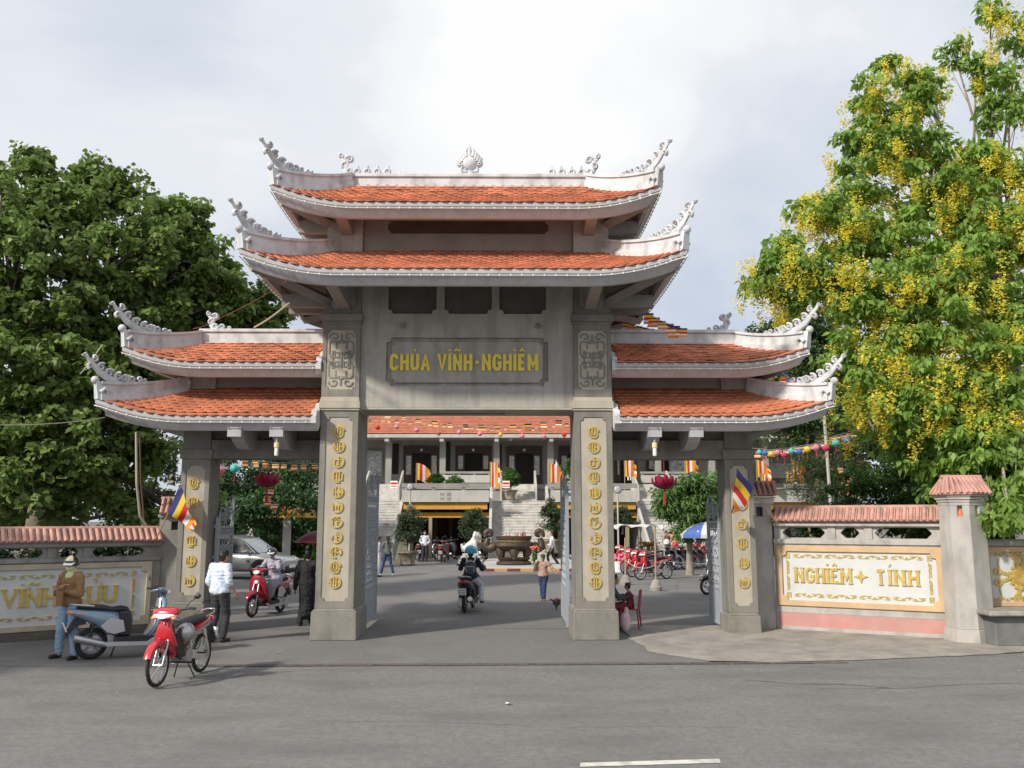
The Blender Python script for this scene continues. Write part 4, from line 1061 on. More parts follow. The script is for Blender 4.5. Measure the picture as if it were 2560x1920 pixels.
hgt = .34; fixedw = sum(.2*hgt for g, a in SG if g != ' ')+.035*7; varw = sum((GLY[g][0] if g != ' ' else .42)*hgt for g, a in SG)
letters(SG, lw, GOLD, hgt, .18, .035, (xa, .62), y0=-.03, y1=-.003, serif=True, wscale=(xb-xa-fixedw)/varw)
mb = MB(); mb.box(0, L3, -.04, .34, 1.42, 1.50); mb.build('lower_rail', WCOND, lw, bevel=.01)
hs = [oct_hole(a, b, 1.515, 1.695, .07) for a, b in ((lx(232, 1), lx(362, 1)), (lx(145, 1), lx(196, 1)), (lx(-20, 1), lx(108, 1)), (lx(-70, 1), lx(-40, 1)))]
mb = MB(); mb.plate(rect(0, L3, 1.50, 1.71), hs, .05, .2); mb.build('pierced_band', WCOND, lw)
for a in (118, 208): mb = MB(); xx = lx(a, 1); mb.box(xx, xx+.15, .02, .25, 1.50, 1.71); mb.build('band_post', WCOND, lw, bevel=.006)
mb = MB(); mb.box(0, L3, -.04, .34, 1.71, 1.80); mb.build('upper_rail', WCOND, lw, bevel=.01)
cp = coping(lw, 1.2, L3, 1.80, 2.05, .24); cp.location.y = .15
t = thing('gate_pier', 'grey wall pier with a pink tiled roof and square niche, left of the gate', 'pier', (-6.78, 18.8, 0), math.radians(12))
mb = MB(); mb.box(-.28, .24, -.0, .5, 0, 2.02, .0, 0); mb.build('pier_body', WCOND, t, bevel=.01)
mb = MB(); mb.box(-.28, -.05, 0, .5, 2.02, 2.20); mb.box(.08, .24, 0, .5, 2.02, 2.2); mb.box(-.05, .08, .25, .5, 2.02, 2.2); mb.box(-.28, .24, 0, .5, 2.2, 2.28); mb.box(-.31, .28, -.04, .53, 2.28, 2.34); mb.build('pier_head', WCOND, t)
n0 = set(COL.objects); pier_cap(t, -.30, .32, .33, 2.33, 2.66)
for o in set(COL.objects)-n0:
    if o.parent == t: o.location.y += .25; 

# ------------------------------------------------------------------ buddhist flags
FB = mat('flag_blue', (.035, .04, .20), .7, trans=.25); FY = mat('flag_yellow', (.80, .56, .03), .7, trans=.25); FR = mat('flag_red', (.60, .03, .03), .7, trans=.25)
FW = mat('flag_white', (.80, .76, .72), .7, trans=.25); FO = mat('flag_orange', (.80, .27, .03), .7, trans=.25)
POLE = mat('bamboo_pole', (.35, .25, .13), .7, var=.15)
FLAGM = [FB, FY, FR, FW, FO]
def flag_mesh(w, h, seed, droop=.5, wave=.08, axis=(0, 0)):
    """five stripes and a sixth of all five; local: pole along z, cloth towards +x"""
    r = random.Random(seed); mb = MB(); nx, nz = 18, 10; ph = r.uniform(0, 6)
    def pt(u, v):
        x = u*w*(1-.18*droop*u); z = -v*h-droop*u*u*w*.75-.1*u*w*math.sin(v*4+ph)
        y = wave*u*math.sin(u*7+ph+v*2.2)*1.0+wave*.6*u*math.sin(v*5+ph)
        return (x, y, z)
    for j in range(nz):
        for i in range(nx):
            k_ = int(6*(i/nx)**.58); mb.mi = k_ if k_ < 5 else min(4, j*5//nz)
            mb.add([pt(i/nx, j/nz), pt((i+1)/nx, j/nz), pt((i+1)/nx, (j+1)/nz), pt(i/nx, (j+1)/nz)], [(0, 1, 2, 3)])
    me = mb.mesh('flag_cloth', fix=False)
    bm = bmesh.new(); bm.from_mesh(me); bmesh.ops.remove_doubles(bm, verts=bm.verts, dist=.0005); bm.to_mesh(me); bm.free()
    me.polygons.foreach_set('use_smooth', [True]*len(me.polygons)); return me
def flag(loc, w, h, seed, label, rz=0, pole=1.6, lean=(0, 0), droop=.5, group=None, r=.015, below=None):
    t = thing('flag', label, 'flag', loc, rz, group)
    below = pole-h if below is None else below
    mb = MB(); mb.tube([(-lean[0]*(below/(h+below)), -lean[1]*(below/(h+below)), -below), (lean[0]*.0, 0, h)], r, 6); mb.build('flag_pole', POLE, t)
    o = link('flag_cloth', flag_mesh(w, h, seed, droop), FLAGM, t); o.location = (0, 0, h); 
    return t
# front flags on slanting poles stuck to the wall piers
p1 = P(455, 1212, 18.0); p0 = P(378, 1372, 18.6)
t = thing('flag', 'striped blue yellow red white orange flag on a slanting pole by the left gate pier', 'flag', p0, 0, 'large flags at the gate piers')
d = p1-p0; mb = MB(); mb.tube([(0, 0, 0), d], [.014, .010], 6); mb.build('flag_pole', POLE, t)
def hung_flag(t, top, along, corner_pts, seed):
    """cloth spanned by four hand-set corners in the place: hoist top, hoist bottom, fly bottom, fly top"""
    a, b, c, e = [q-t.location for q in corner_pts]; mb = MB(); nx, nz = 24, 14; r = random.Random(seed)
    def pt(u, v):
        p = (a.lerp(b, v)).lerp(e.lerp(c, v), u); s_ = math.sin(u*PI); 
        return p+Vector((.0, .09*math.sin(u*8+v*3+seed)*(u**.7), -.07*s_+.03*math.sin(u*6+v*4+seed)))
    for j in range(nz):
        for i in range(nx):
            k = i*6//nx; mb.mi = k if k < 5 else min(4, j*5//nz)
            mb.add([pt(i/nx, j/nz), pt((i+1)/nx, j/nz), pt((i+1)/nx, (j+1)/nz), pt(i/nx, (j+1)/nz)], [(0, 1, 2, 3)])
    me = mb.mesh('flag_cloth', fix=False); bm = bmesh.new(); bm.from_mesh(me); bmesh.ops.remove_doubles(bm, verts=bm.verts, dist=.0005); bm.to_mesh(me); bm.free()
    me.polygons.foreach_set('use_smooth', [True]*len(me.polygons)); link('flag_cloth', me, FLAGM, t)
hung_flag(t, None, None, [P(451, 1214, 18.0), P(420, 1277, 18.2), P(487, 1325, 18.15), P(494, 1312, 18.0)], 1)
p1 = P(1840, 1168, 17.75); p0 = P(1950, 1318, 18.55)
t = thing('flag', 'striped flag hanging from a slanting pole in front of the right outer gate pillar', 'flag', p0, 0, 'large flags at the gate piers')
mb = MB(); mb.tube([(0, 0, 0), p1-p0], [.014, .010], 6); mb.build('flag_pole', POLE, t)
hung_flag(t, None, None, [P(1842, 1166, 17.75), P(1884, 1224, 17.95), P(1836, 1288, 17.95), P(1827, 1278, 17.8)], 4)

# ------------------------------------------------------------------ cables and ropes
def rope(pts, r, m, label, name='cable', group=None, sag=0.0):
    pts = [Vector(p) for p in pts]; out = []
    for a, b in zip(pts, pts[1:]):
        for i in range(10):
            u = i/10; out.append(a.lerp(b, u)-Vector((0, 0, sag*4*u*(1-u))))
    out.append(pts[-1]); c = out[0].copy(); mb = MB(); mb.tube([p-c for p in out], r, 5); o = mb.build(name, m, None, smooth=60, loc=c); return tag(o, label, 'cable', group)
CAB = mat('old_cable', (.42, .38, .30), .8); CABK = mat('black_cable', (.03, .03, .03), .6); ROPER = mat('red_twine', (.28, .10, .08), .8)
rope([P(341, 1080, 18.2), P(342, 1210, 18.4), P(350, 1290, 18.8), P(372, 1322, 19.0)], .028, CAB, 'thick pale cable dropping from the left wing eave to the wall pier')
rope([P(350, 1085, 18.6), P(352, 1200, 18.8), P(362, 1320, 19.05)], .018, mat('rust_cable', (.12, .06, .045), .8), 'thin rusty red cable beside the pale one at the left wing')
rope([P(-30, 1062, 14.5), P(262, 1044, 17.1)], .008, CAB, 'pale cord from the left edge to the lower left wing corner', sag=.05)
rope([P(200, 935, 16.5), P(255, 862, 17.4)], .010, CAB, 'short pale cord above the lower left wing crest', sag=.03)
rope([P(636, 818, 18.2), P(722, 758, 15.8)], .020, CAB, 'pale thick cord slanting below the middle roof corner', sag=.03)
rope([P(482, 822, 18.0), P(560, 790, 17.5), P(720, 700, 15.7)], .005, ROPER, 'thin red twine from the left ridge up to the middle roof', sag=.04)
rope([P(150, 1450, 17.9), P(128, 1422, 17.9)], .003, CABK, 'thin black wire on the left panel') if False else None
# ------------------------------------------------------------------ temple behind the gate
TC = mat('temple_concrete', (.30, .29, .265), .88, var=.12, vscale=1.2, bump=.3, dirt=(.16, .155, .14), dscale=(1, 1, .4), damt=.5)
TL = mat('temple_light_concrete', (.46, .445, .41), .85, var=.1, vscale=1.2, dirt=(.26, .25, .23), dscale=(1.5, 1.5, .5), damt=.5)
STEPM = mat('stair_terrazzo', (.52, .505, .47), .8, var=.09, vscale=2, dirt=(.24, .23, .215), dscale=(2.5, .5, 2.5), damt=.6)
YEL = mat('ochre_painted_beam', (.56, .30, .04), .7, var=.08)
TROOF = mat('temple_roof_tile', (.46, .15, .08), .75, var=.12, vscale=1.0, island=.12, dirt=(.30, .12, .08), damt=.3)
temple = thing('temple', 'wide temple hall with orange roof, dark doors and three broad stairs beyond the gate', 'temple', (.95, 58, 0))
TX, TY = .95, 58.0
def tb(name, m, boxes, par=None, bevel=None, **k):
    mb = MB()
    for b in boxes: mb.box(b[0]-TX, b[1]-TX, b[2]-TY, b[3]-TY, b[4], b[5])
    return mb.build(name, m, par or temple, bevel=bevel, **k)
zd = 4.5; xe0, xe1 = -17.5, 24
tb0 = True
ZE = 7.62
tb('hall_wall', TC, [(xe0+1.5, xe1-1.5, 62.3, 70, 4.4, 8.4)])
tb('floor_slab', TC, [(xe0, xe1, 59.6, 62.3, 4.2, zd), (xe0, xe1, 59.75, 60.0, .0, 4.2)])
# roof: front slope with rows of tiles
ye, yr_, ze_, zr_ = 59.0, 68.0, 7.78, 14.2
mb = MB(); mb.slab([(ye-TY, ze_-.02), (yr_-TY, zr_-.02), (77-TY, ze_), (yr_-TY, zr_-.3), (ye-TY, ze_-.2)], xe0-TX+1, xe1-TX-1); roofo = mb.build('roof', TROOF, temple)
sl = math.hypot(yr_-ye, zr_-ze_); ang = math.atan2(zr_-ze_, yr_-ye); mb = MB()
for j in range(int(4.6/.20)):
    for i in range(102):
        x = -11.5+i*.24+(.12 if j % 2 else 0); s_ = j*.20; y = ye-.06+s_*math.cos(ang); z = ze_+.01+s_*math.sin(ang)
        c, sn = math.cos(ang-.08), math.sin(ang-.08)
        vs = [(x-.118, 0, 0), (x-.075, -.05, .012), (x+.075, -.05, .012), (x+.118, 0, 0), (x+.118, .2, 0), (x-.118, .2, 0)]
        mb.add([(a-TX, y+b*c-TY, z+.03+b*sn+c2) for a, b, c2 in vs], [tuple(range(6))]); 
mb.build('tile', TROOF, roofo, kind='stuff')
tb('roof_eave', TL, [(xe0+.8, xe1-.8, 58.85, 59.05, 7.52, 7.74), (xe0+.8, xe1-.8, 59.05, 62.3, 7.62, 7.72)], roofo)
mb = MB(); a, b = P(926, 1047, 61), P(1000, 1030, 63.5); mb.tube([Vector((a.x-2.6-TX, 59.0-TY, 7.95)), Vector((b.x-TX, 66-TY, 12.9))], .16, 6); mb.build('hip_ridge', WHITE, roofo)
# columns, brackets
cols = [P(c, 1150, 60.3).x for c in (972, 1106, 1240, 1376)]; dx = (cols[3]-cols[0])/3
cols = [cols[0]+dx*k for k in range(-4, 9)]
for x in cols:
    tb('column', TC, [(x-.20, x+.20, 60.15, 60.5, zd, 7.6)]); tb('eave_bracket', TL, [(x-.13, x+.13, 58.95, 60.15, 7.28, 7.6)])
# doors and windows
def tx(px, Y): return P(px, 1150, Y).x
def bay(x0, x1, door, k):
    """dark timber doors with a standing open centre"""
    zb = zd if door else 5.35
    fr_ = tb('door_frame', WOOD, [(x0, x1, 62.12, 62.28, 6.72, 7.2), (x0, x0+.1, 62.12, 62.28, zb, 6.72), (x1-.1, x1, 62.12, 62.28, zb, 6.72)])
    w = (x1-x0)/4.6
    for a, b in ((x0+.1, x0+.1+w), (x1-.1-w, x1-.1)):
        dl = tb('door_leaf', WOOD, [(a, b, 62.16, 62.24, zb, 6.72)], fr_)
        mb = MB(); mb.box(a+.1-TX, b-.1-TX, 62.14-TY, 62.158-TY, zb+.75 if door else zb+.3, 6.55)
        mb.build('pane', mat('etched_pane', (.5, .52, .55), .25, var=.5, vscale=7, dirt=(.5, .35, .1), dscale=(4, 4, 4), damt=1.0), fr_)
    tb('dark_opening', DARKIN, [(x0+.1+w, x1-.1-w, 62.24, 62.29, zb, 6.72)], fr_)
    mb = MB(); mb.ell(((x0+x1)/2-TX, 62.08-TY, 6.95), .1, 8); mb.build('globe_lamp', mat('milk_glass', (.85, .85, .8), .3), temple, smooth=60)
    if not door:
        tb('balustrade', TL, [(x0-.7, x1+.2, 60.0, 60.14, 4.62, 5.12)]); tb('hand_rail', TC, [(x0-.75, x1+.25, 59.95, 60.2, 5.22, 5.36)]+[(x0-.7+i*1.0, x0-.55+i*1.0, 60.0, 60.14, 5.12, 5.22) for i in range(5)])
ds = [(1008.5, 1099), (1138.5, 1228), (1266, 1355.5)]
for k, (a, b) in enumerate(ds): bay(tx(a, 62.2), tx(b, 62.2), k != 1, k)
x0, x1 = tx(1397, 62.2), tx(1487, 62.2); bay(x0, x1, False, 3)
for a, b, dr in ((1536, 1592, True), (1615, 1700, False)): bay(tx(a, 62.2), tx(b, 62.2), dr, 4)
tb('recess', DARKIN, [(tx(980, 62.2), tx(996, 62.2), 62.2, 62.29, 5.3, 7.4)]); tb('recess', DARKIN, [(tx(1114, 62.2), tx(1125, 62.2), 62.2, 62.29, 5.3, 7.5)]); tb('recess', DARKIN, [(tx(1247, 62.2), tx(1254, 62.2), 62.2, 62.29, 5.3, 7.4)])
for px in ((918, 956), (1672, 1722)):
    a, b = tx(px[0], 62.2), tx(px[1], 62.2); fr_ = tb('mural_frame', TL, [(a, b, 62.1, 62.29, 5.15, 6.9)])
    tb('mural', mat('painted_mural', (.55, .58, .58), .6, var=.35, vscale=5, dirt=(.12, .16, .14), dscale=(3, 3, 3), damt=.9), [(a+.08, b-.08, 62.07, 62.099, 5.23, 6.82)], fr_)
tb('floodlight', TL, [(tx(1272, 59.5), tx(1281, 59.5), 59.2, 59.4, 7.35, 7.55)])
# stairs with sloping balustrades
SC = [.95+8.7*k for k in (-1, 0, 1)]
for c in SC:
    n = 20; mb = MB(); w = 1.62
    for i in range(n):
        y0 = 50+i*.3; z = (i+1)*.1675
        mb.box(c-w-TX, c+w-TX, y0-.03-TY, 56-TY, z-.05, z); mb.box(c-w+.01-TX, c+w-.01-TX, y0-TY, 56-TY, z-.1675, z-.05)
    o = mb.build('stair', STEPM, temple)
    tb('landing', STEPM, [(c-w, c+w, 56, 59.6, 0, 3.35)], o)
    mb = MB()
    for i in range(7): mb.box(c-1.05-TX, c+1.05-TX, 57.5+i*.3-TY, 59.62-TY, 3.35+i*.164, 3.35+(i+1)*.164)
    mb.build('upper_stair', STEPM, o)
    for sg in (-1, 1):
        a, b = sorted((c+sg*w, c+sg*(w+.16))); mb = MB(); mb.slab([(49.7-TY, 0), (56.1-TY, 3.3), (56.1-TY, 4.2), (55.9-TY, 4.25), (49.7-TY, .85)], a-TX, b-TX); mb.build('stair_balustrade', TL, o)
        a, b = sorted((c+sg*1.05, c+sg*1.17)); mb = MB(); mb.slab([(57.3-TY, 3.35), (59.7-TY, 4.4), (59.7-TY, 5.4), (57.3-TY, 4.25)], a-TX, b-TX); mb.build('stair_balustrade', TL, o)
# terraces between the stairs over open undercrofts
for i, (a, b) in enumerate(((SC[0]+1.8, SC[1]-1.8), (SC[1]+1.8, SC[2]-1.8), (SC[2]+1.8, SC[2]+9), (SC[0]-9, SC[0]-1.8))):
    o = tb('terrace', TL, [(a, b, 53.0, 59.6, 3.22, 3.55), (a, b, 53.0, 53.15, 3.55, 3.9)])
    tb('terrace_rail', TC, [(a, b, 52.95, 53.2, 4.06, 4.30)]+[(a+j*1.75, a+.2+j*1.75, 53.0, 53.15, 3.9, 4.06) for j in range(4)], o)
    mb = MB(); cx = (a+b)/2-TX
    for q in (-1, 1):
        for s_ in (-1, 1): 
            mb.box(cx+q*.2-.12, cx+q*.2+.12, 52.985-TY, 53.0-TY, 3.55+s_*.13-.08, 3.55+s_*.13+.08)
    mb.build('emblem', TC, o)
    tb('beam', YEL, [(a+.1, b-.1, 53.2, 53.5, 2.80, 3.18)], o); tb('beam', YEL, [(a, b, 53.6, 53.85, 2.32, 2.62)], o)
    for x in (a+.55, (a+b)/2-.9, b-.55): tb('post', mat('ochre_grey_post', (.33, .27, .17), .8), [(x-.1, x+.1, 53.6, 53.85, 0, 2.32)], o)
    tb('side_beam', YEL, [(a+.4, a+.6, 53.5, 59, 2.8, 3.15), (b-.6, b-.4, 53.5, 59, 2.8, 3.15)], o)
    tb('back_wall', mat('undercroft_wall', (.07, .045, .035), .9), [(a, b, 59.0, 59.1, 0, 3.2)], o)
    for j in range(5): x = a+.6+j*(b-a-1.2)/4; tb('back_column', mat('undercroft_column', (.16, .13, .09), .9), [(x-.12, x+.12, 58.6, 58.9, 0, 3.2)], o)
tag(tb('forecourt_step', TL, [(SC[1]-1.9, SC[1]+2.6, 39.6, 49.9, 0, .13)], None), kind=None)
pl = bpy.data.objects['forecourt_step']; pl.parent = None; pl.location = (TX, TY, 0); tag(pl, 'low pale plinth with a red and ochre striped kerb under the incense urn', 'plinth')
mb = MB()
RK, OK_ = mat('dark_red_kerb', (.17, .04, .03), .8), mat('ochre_kerb', (.52, .28, .12), .8)
nk = 8
for i in range(nk):
    mb.mi = i % 2; x = SC[1]-1.9+i*4.5/nk; mb.box(x-TX, x+4.5/nk-.01-TX, 39.55-TY, 39.6-TY, .0, .125)
link('kerb_stripe', mb.mesh('kerb_stripe'), [RK, OK_], pl)
# side buildings among the trees
t = thing('pavilion', 'small open pavilion roof with ochre fascia among the trees behind the car', 'pavilion', (-10.5, 44, 0))
mb = MB(); mb.add([(-.9, -1.2, 2.62), (1.2, -1.2, 2.62), (1.2, 1.2, 2.62), (-.9, 1.2, 2.62), (-.5, -.3, 2.82), (.9, -.3, 2.82), (.9, .3, 2.82), (-.5, .3, 2.82)], [(4, 5, 6, 7), (0, 1, 5, 4), (1, 2, 6, 5), (2, 3, 7, 6), (3, 0, 4, 7), (0, 3, 2, 1)]); mb.build('roof', TROOF, t)
mb = MB(); mb.box(-1.7, 1.2, -1.25, -1.1, 2.30, 2.62); mb.box(1.1, 1.2, -1.1, 1.2, 2.3, 2.62); mb.build('fascia', YEL, t)
for x in (-1.4, .3): mb = MB(); mb.box(x-.16, x+.16, -1.1, -.8, 0, 2.3); mb.build('post', TL, t)
t = thing('roadside_building', 'distant grey building with balconies behind the lantern string at right', 'building', (P(1960, 1200, 62).x, 62, 0))
c = 0
for i, (z0, z1, d_) in enumerate(((0, 3.4, 0), (3.4, 4.3, -.5), (5.0, 6.0, -.5), (6.9, 7.9, -.5))): mb = MB(); mb.box(-3.2+i*.7, 5.5, d_, 3+d_*0, z0, z1); mb.build('storey', TC if i else TL, t)
mb = MB(); mb.box(-1.6, 5.2, .4, 2.9, 3.4, 8.6); mb.build('wall', mat('dark_facade', (.10, .10, .10), .9, var=.2), t)
mb = MB(); mb.add([(-4.6, -1.0, 8.6), (6, -1, 8.6), (6, 4, 8.6), (-4.6, 4, 8.6), (-3, 1.5, 10), (5, 1.5, 10)], [(0, 1, 5, 4), (2, 3, 4, 5), (3, 0, 4), (1, 2, 5), (0, 3, 2, 1)]); mb.build('roof', TROOF, t)
# ------------------------------------------------------------------ trees
rng = np.random.default_rng(5)
def leafmat(name, col, v=.25, tr=.35):
    return mat(name, col, .45, island=v, trans=tr, var=.15, vscale=.7, spec=.35)
LEAF_T = {
 'heart': (np.array([(0, 0, 0), (-.42, .22, .05), (-.40, .55, .03), (0, 1.0, -.10), (.40, .55, .03), (.42, .22, .05), (0, .5, -.05)]), [(0, 6, 1), (1, 6, 2), (2, 6, 3), (3, 6, 4), (4, 6, 5), (5, 6, 0)][:6]),
 'oval': (np.array([(0, 0, 0), (-.27, .45, .04), (0, 1.0, -.12), (.27, .45, .04), (0, .5, -.03)]), [(0, 4, 1), (1, 4, 2), (2, 4, 3), (3, 4, 0)]),
 'blade': (np.array([(0, 0, 0), (-.11, .5, .03), (0, 1.0, -.25), (.11, .5, .03)]), [(0, 3, 1), (1, 3, 2)]),
 'petal': (np.array([(0, 0, 0), (-.4, .5, .15), (0, 1, 0), (.4, .5, .15)]), [(0, 3, 2, 1)]),
}
def leaves(name, pos, size, kind, m, parent, droop=.4, outdir=None, seed=0, up=.5):
    """pos: (N,3) array; every leaf gets its own turn"""
    r = np.random.default_rng(seed); N = len(pos); T, F = LEAF_T[kind]
    az = r.uniform(0, 2*np.pi, N)
    if outdir is not None:
        az = np.arctan2(outdir[:, 1], outdir[:, 0])+r.normal(0, .8, N)
    el = r.normal(-droop, .45, N)
    d = np.stack([np.cos(az)*np.cos(el), np.sin(az)*np.cos(el), np.sin(el)], 1)
    n0_ = np.stack([r.normal(0, .45, N), r.normal(0, .45, N), np.full(N, 1.0)*up+.25], 1)
    sx = np.cross(d, n0_); sx /= np.linalg.norm(sx, axis=1, keepdims=True)+1e-9
    nz = np.cross(sx, d); s_ = (np.asarray(size)*r.uniform(.65, 1.25, N))[:, None, None]
    V = (T[None, :, 0:1]*sx[:, None]+T[None, :, 1:2]*d[:, None]+T[None, :, 2:3]*nz[:, None])*s_+pos[:, None]
    k = len(T); Fa = np.array(F); F_all = (Fa[None]+np.arange(N)[:, None, None]*k).reshape(-1, Fa.shape[1])
    me = bpy.data.meshes.new(name); nf = len(F_all); w = Fa.shape[1]
    me.vertices.add(N*k); me.vertices.foreach_set('co', V.reshape(-1).astype(np.float32))
    me.loops.add(nf*w); me.loops.foreach_set('vertex_index', F_all.reshape(-1).astype(np.int32))
    me.polygons.add(nf); me.polygons.foreach_set('loop_start', np.arange(nf, dtype=np.int32)*w)
    me.update(calc_edges=True); me.validate()
    return link(name, me, m, parent)
def clusters_in(lobes, per_m3=None, shell=.55, seed=0):
    """cluster centres spread through ellipsoids (x,y,z,rx,ry,rz,n)"""
    r = np.random.default_rng(seed); out = []; src = []
    for i, (x, y, z, rx, ry, rz, n) in enumerate(lobes):
        v = r.normal(0, 1, (n, 3)); v /= np.linalg.norm(v, axis=1, keepdims=True); rad = r.uniform(shell**3, 1, n)**(1/3)*r.uniform(.85, 1.08, n); rad = np.where(r.uniform(0, 1, n) < .16, r.uniform(1.1, 1.38, n), rad)
        out.append(np.array([x, y, z])+v*rad[:, None]*np.array([rx, ry, rz])); src += [i]*n
    return np.concatenate(out), np.array(src)
def tree(name, label, base, lobes, nleaf, size, kind, m, bark, trunk_r=.25, crad=.38, fork=.35, seed=1, shell=.5, droop=.4, group=None, blossom=None, cat='tree', twigs=True, lean=(0, 0), flat=.7):
    base = Vector(base); t = thing(name, label, cat, base, 0, group)
    L = [(x-base.x, y-base.y, z-base.z, a, b, c, n) for x, y, z, a, b, c, n in lobes]
    C, src = clusters_in(L, seed=seed, shell=shell); r = np.random.default_rng(seed+9); rr = random.Random(seed)
    cen = np.mean(np.array([l[:3] for l in L]), 0); H = max(l[2] for l in L)
    fz = H*fork; fk = Vector((lean[0]+cen[0]*fork*.3, lean[1]+cen[1]*fork*.3, fz)); mb = MB()
    mb.tube([(0, 0, -.1), (fk.x*.25, fk.y*.25, fz*.35), (fk.x*.7, fk.y*.7, fz*.75), tuple(fk)], [trunk_r*1.35, trunk_r, trunk_r*.85, trunk_r*.75], 9)
    for i, l in enumerate(L):
        c = Vector(l[:3]); mid = fk.lerp(c, .5)+Vector((rr.uniform(-.3, .3), rr.uniform(-.3, .3), rr.uniform(-.1, .3)))*(c-fk).length*.25
        b0 = trunk_r*.5; mb.tube([fk, fk.lerp(mid, .5)+Vector((0, 0, -.05)), mid, mid.lerp(c, .6), c], [b0, b0*.8, b0*.6, b0*.42, b0*.25], 6)
        if twigs:
            for q in C[src == i][::2]:
                q = Vector(q); s0 = mid.lerp(c, rr.uniform(.2, 1)); mm = s0.lerp(q, .5)+Vector((rr.uniform(-.2, .2), rr.uniform(-.2, .2), rr.uniform(-.05, .2)))*(q-s0).length*.4
                mb.tube([s0, mm, q], [trunk_r*.10, trunk_r*.07, .006], 4, cap=False)
    mb.build('trunk', bark, t, smooth=60)
    N = len(C); k = nleaf//N; cr = crad*r.uniform(.6, 1.25, N)
    off = r.normal(0, 1, (N, k, 3)); off /= np.linalg.norm(off, axis=2, keepdims=True); off *= (r.uniform(0, 1, (N, k, 1))**.5)*cr[:, None, None]*np.array([1, 1, flat])
    pos = (C[:, None]+off).reshape(-1, 3)
    leaves('crown', pos, size, kind, m, t, droop, outdir=off.reshape(-1, 3), seed=seed)
    if blossom:
        nb, bm_ = blossom; pk = r.choice(r.choice(np.flatnonzero(C[:, 2] > 4.2), int(N*.42), replace=False), nb); P_ = []
        for c in C[pk]:
            Lr = r.uniform(.35, .8); o = c+r.normal(0, 1, 3)*crad*.9*np.array([1, 1, .6])
            w = .10
            n = 110; h = r.uniform(0, 1, n); q = r.normal(0, 1, (n, 3))*w*(1-.65*h[:, None]); q[:, 2] = -h*Lr; P_.append(o+q)
        leaves('blossom', np.concatenate(P_), .062, 'petal', bm_, t, 0, seed=seed+3)
    return t
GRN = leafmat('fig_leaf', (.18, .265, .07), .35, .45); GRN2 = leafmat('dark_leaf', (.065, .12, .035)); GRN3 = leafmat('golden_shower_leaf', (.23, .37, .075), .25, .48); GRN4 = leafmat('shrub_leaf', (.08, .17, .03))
YF = mat('yellow_blossom', (.90, .80, .12), .7, island=.10, trans=.5)
D_ = 2560/2212
def lobe(px, py, Y, rpx, ry=None, rz=None, n=20, depth=1.0):
    """ellipsoid seen at (px,py) of the 2212 px wide view, radius rpx there, Y metres away"""
    p = P(px*D_, py*D_, Y); R_ = rpx*D_/FP*Y; return (p.x, p.y, p.z, R_, R_*depth, R_*(rz or 1), n)
# big fig tree on the left
LB = [(60, 420, 24, 95, 26), (20, 560, 22, 110, 30), (150, 470, 24, 90, 26), (215, 415, 25, 70, 20), (330, 470, 25, 80, 24), (395, 480, 25.5, 50, 12), (250, 560, 23.5, 110, 34), (370, 580, 25, 95, 28), (120, 640, 22.5, 110, 32),
      (440, 620, 25.5, 75, 20), (300, 680, 24, 100, 30), (510, 640, 26, 55, 13), (560, 670, 26.5, 62, 20), (470, 720, 26, 90, 30), (480, 640, 25.5, 50, 14), (420, 560, 25.5, 45, 12), (540, 700, 26, 60, 16), (480, 600, 26, 40, 12), (440, 560, 26, 40, 10), (400, 660, 25, 60, 16), (450, 800, 25.5, 80, 18), (200, 760, 23, 110, 32), (60, 780, 21.5, 110, 32), (380, 760, 25, 90, 22), (110, 880, 22, 110, 32), (250, 900, 23.5, 100, 26),
      (30, 1000, 21, 110, 30), (150, 1020, 22, 100, 28), (270, 1030, 23.5, 90, 22), (-70, 500, 22, 110, 24), (-80, 700, 21.5, 110, 24), (-90, 900, 21, 110, 22), (595, 680, 26.5, 30, 6), (85, 345, 24.5, 30, 6), (200, 370, 25, 32, 6), (235, 385, 25, 25, 5), (410, 505, 25.5, 32, 7), (355, 1090, 24, 80, 16)]
tree('fig_tree', 'huge dark green broadleaf tree filling the left side behind the wall', (-12.5, 24.5, 0), [lobe(x, y, Y_, r_, n=int(n_*1.6), depth=.9) for x, y, Y_, r_, n_ in LB], 80000, .165, 'heart', GRN, BARK, .38, .33, .32, 3, .35, .55)
# undergrowth that closes the view below the big tree
tree('hedge_row', 'dark hedge close behind the pierced band of the left wall', (-10.5, 20.6, 0), [(-12.5, 19.2, 1.0, 1.3, .8, 1.1, 22), (-11, 20.0, 1.0, 1.3, .8, 1.1, 22), (-9.6, 20.9, 1.0, 1.2, .8, 1.1, 22), (-8.4, 21.4, 1.1, 1.0, .8, 1.2, 18), (-13.8, 18.6, 1.0, 1.2, .8, 1.1, 18)], 15000, .13, 'oval', leafmat('shade_painted_hedge_leaf', (.022, .042, .016)), BARK, .05, .3, .3, 33, .1, .3, cat='hedge', twigs=False)  # hedge closes the gaps; shade behind the wall put into its leaf colour
tree('shade_tree', 'dark leafy tree low behind the left wall', (-14.5, 29, 0), [lobe(x, y, Y_, r_, n=n_) for x, y, Y_, r_, n_ in [(40, 1080, 27, 110, 26), (180, 1080, 28, 110, 26), (310, 1100, 29, 100, 22), (80, 950, 30, 120, 24), (240, 960, 30, 110, 24), (380, 960, 31, 80, 16), (-60, 1050, 27, 100, 20), (-60, 850, 30, 110, 18), (150, 850, 31, 110, 18)]], 26000, .17, 'oval', GRN2, BARK, .22, .5, .3, 4, .2, .4)
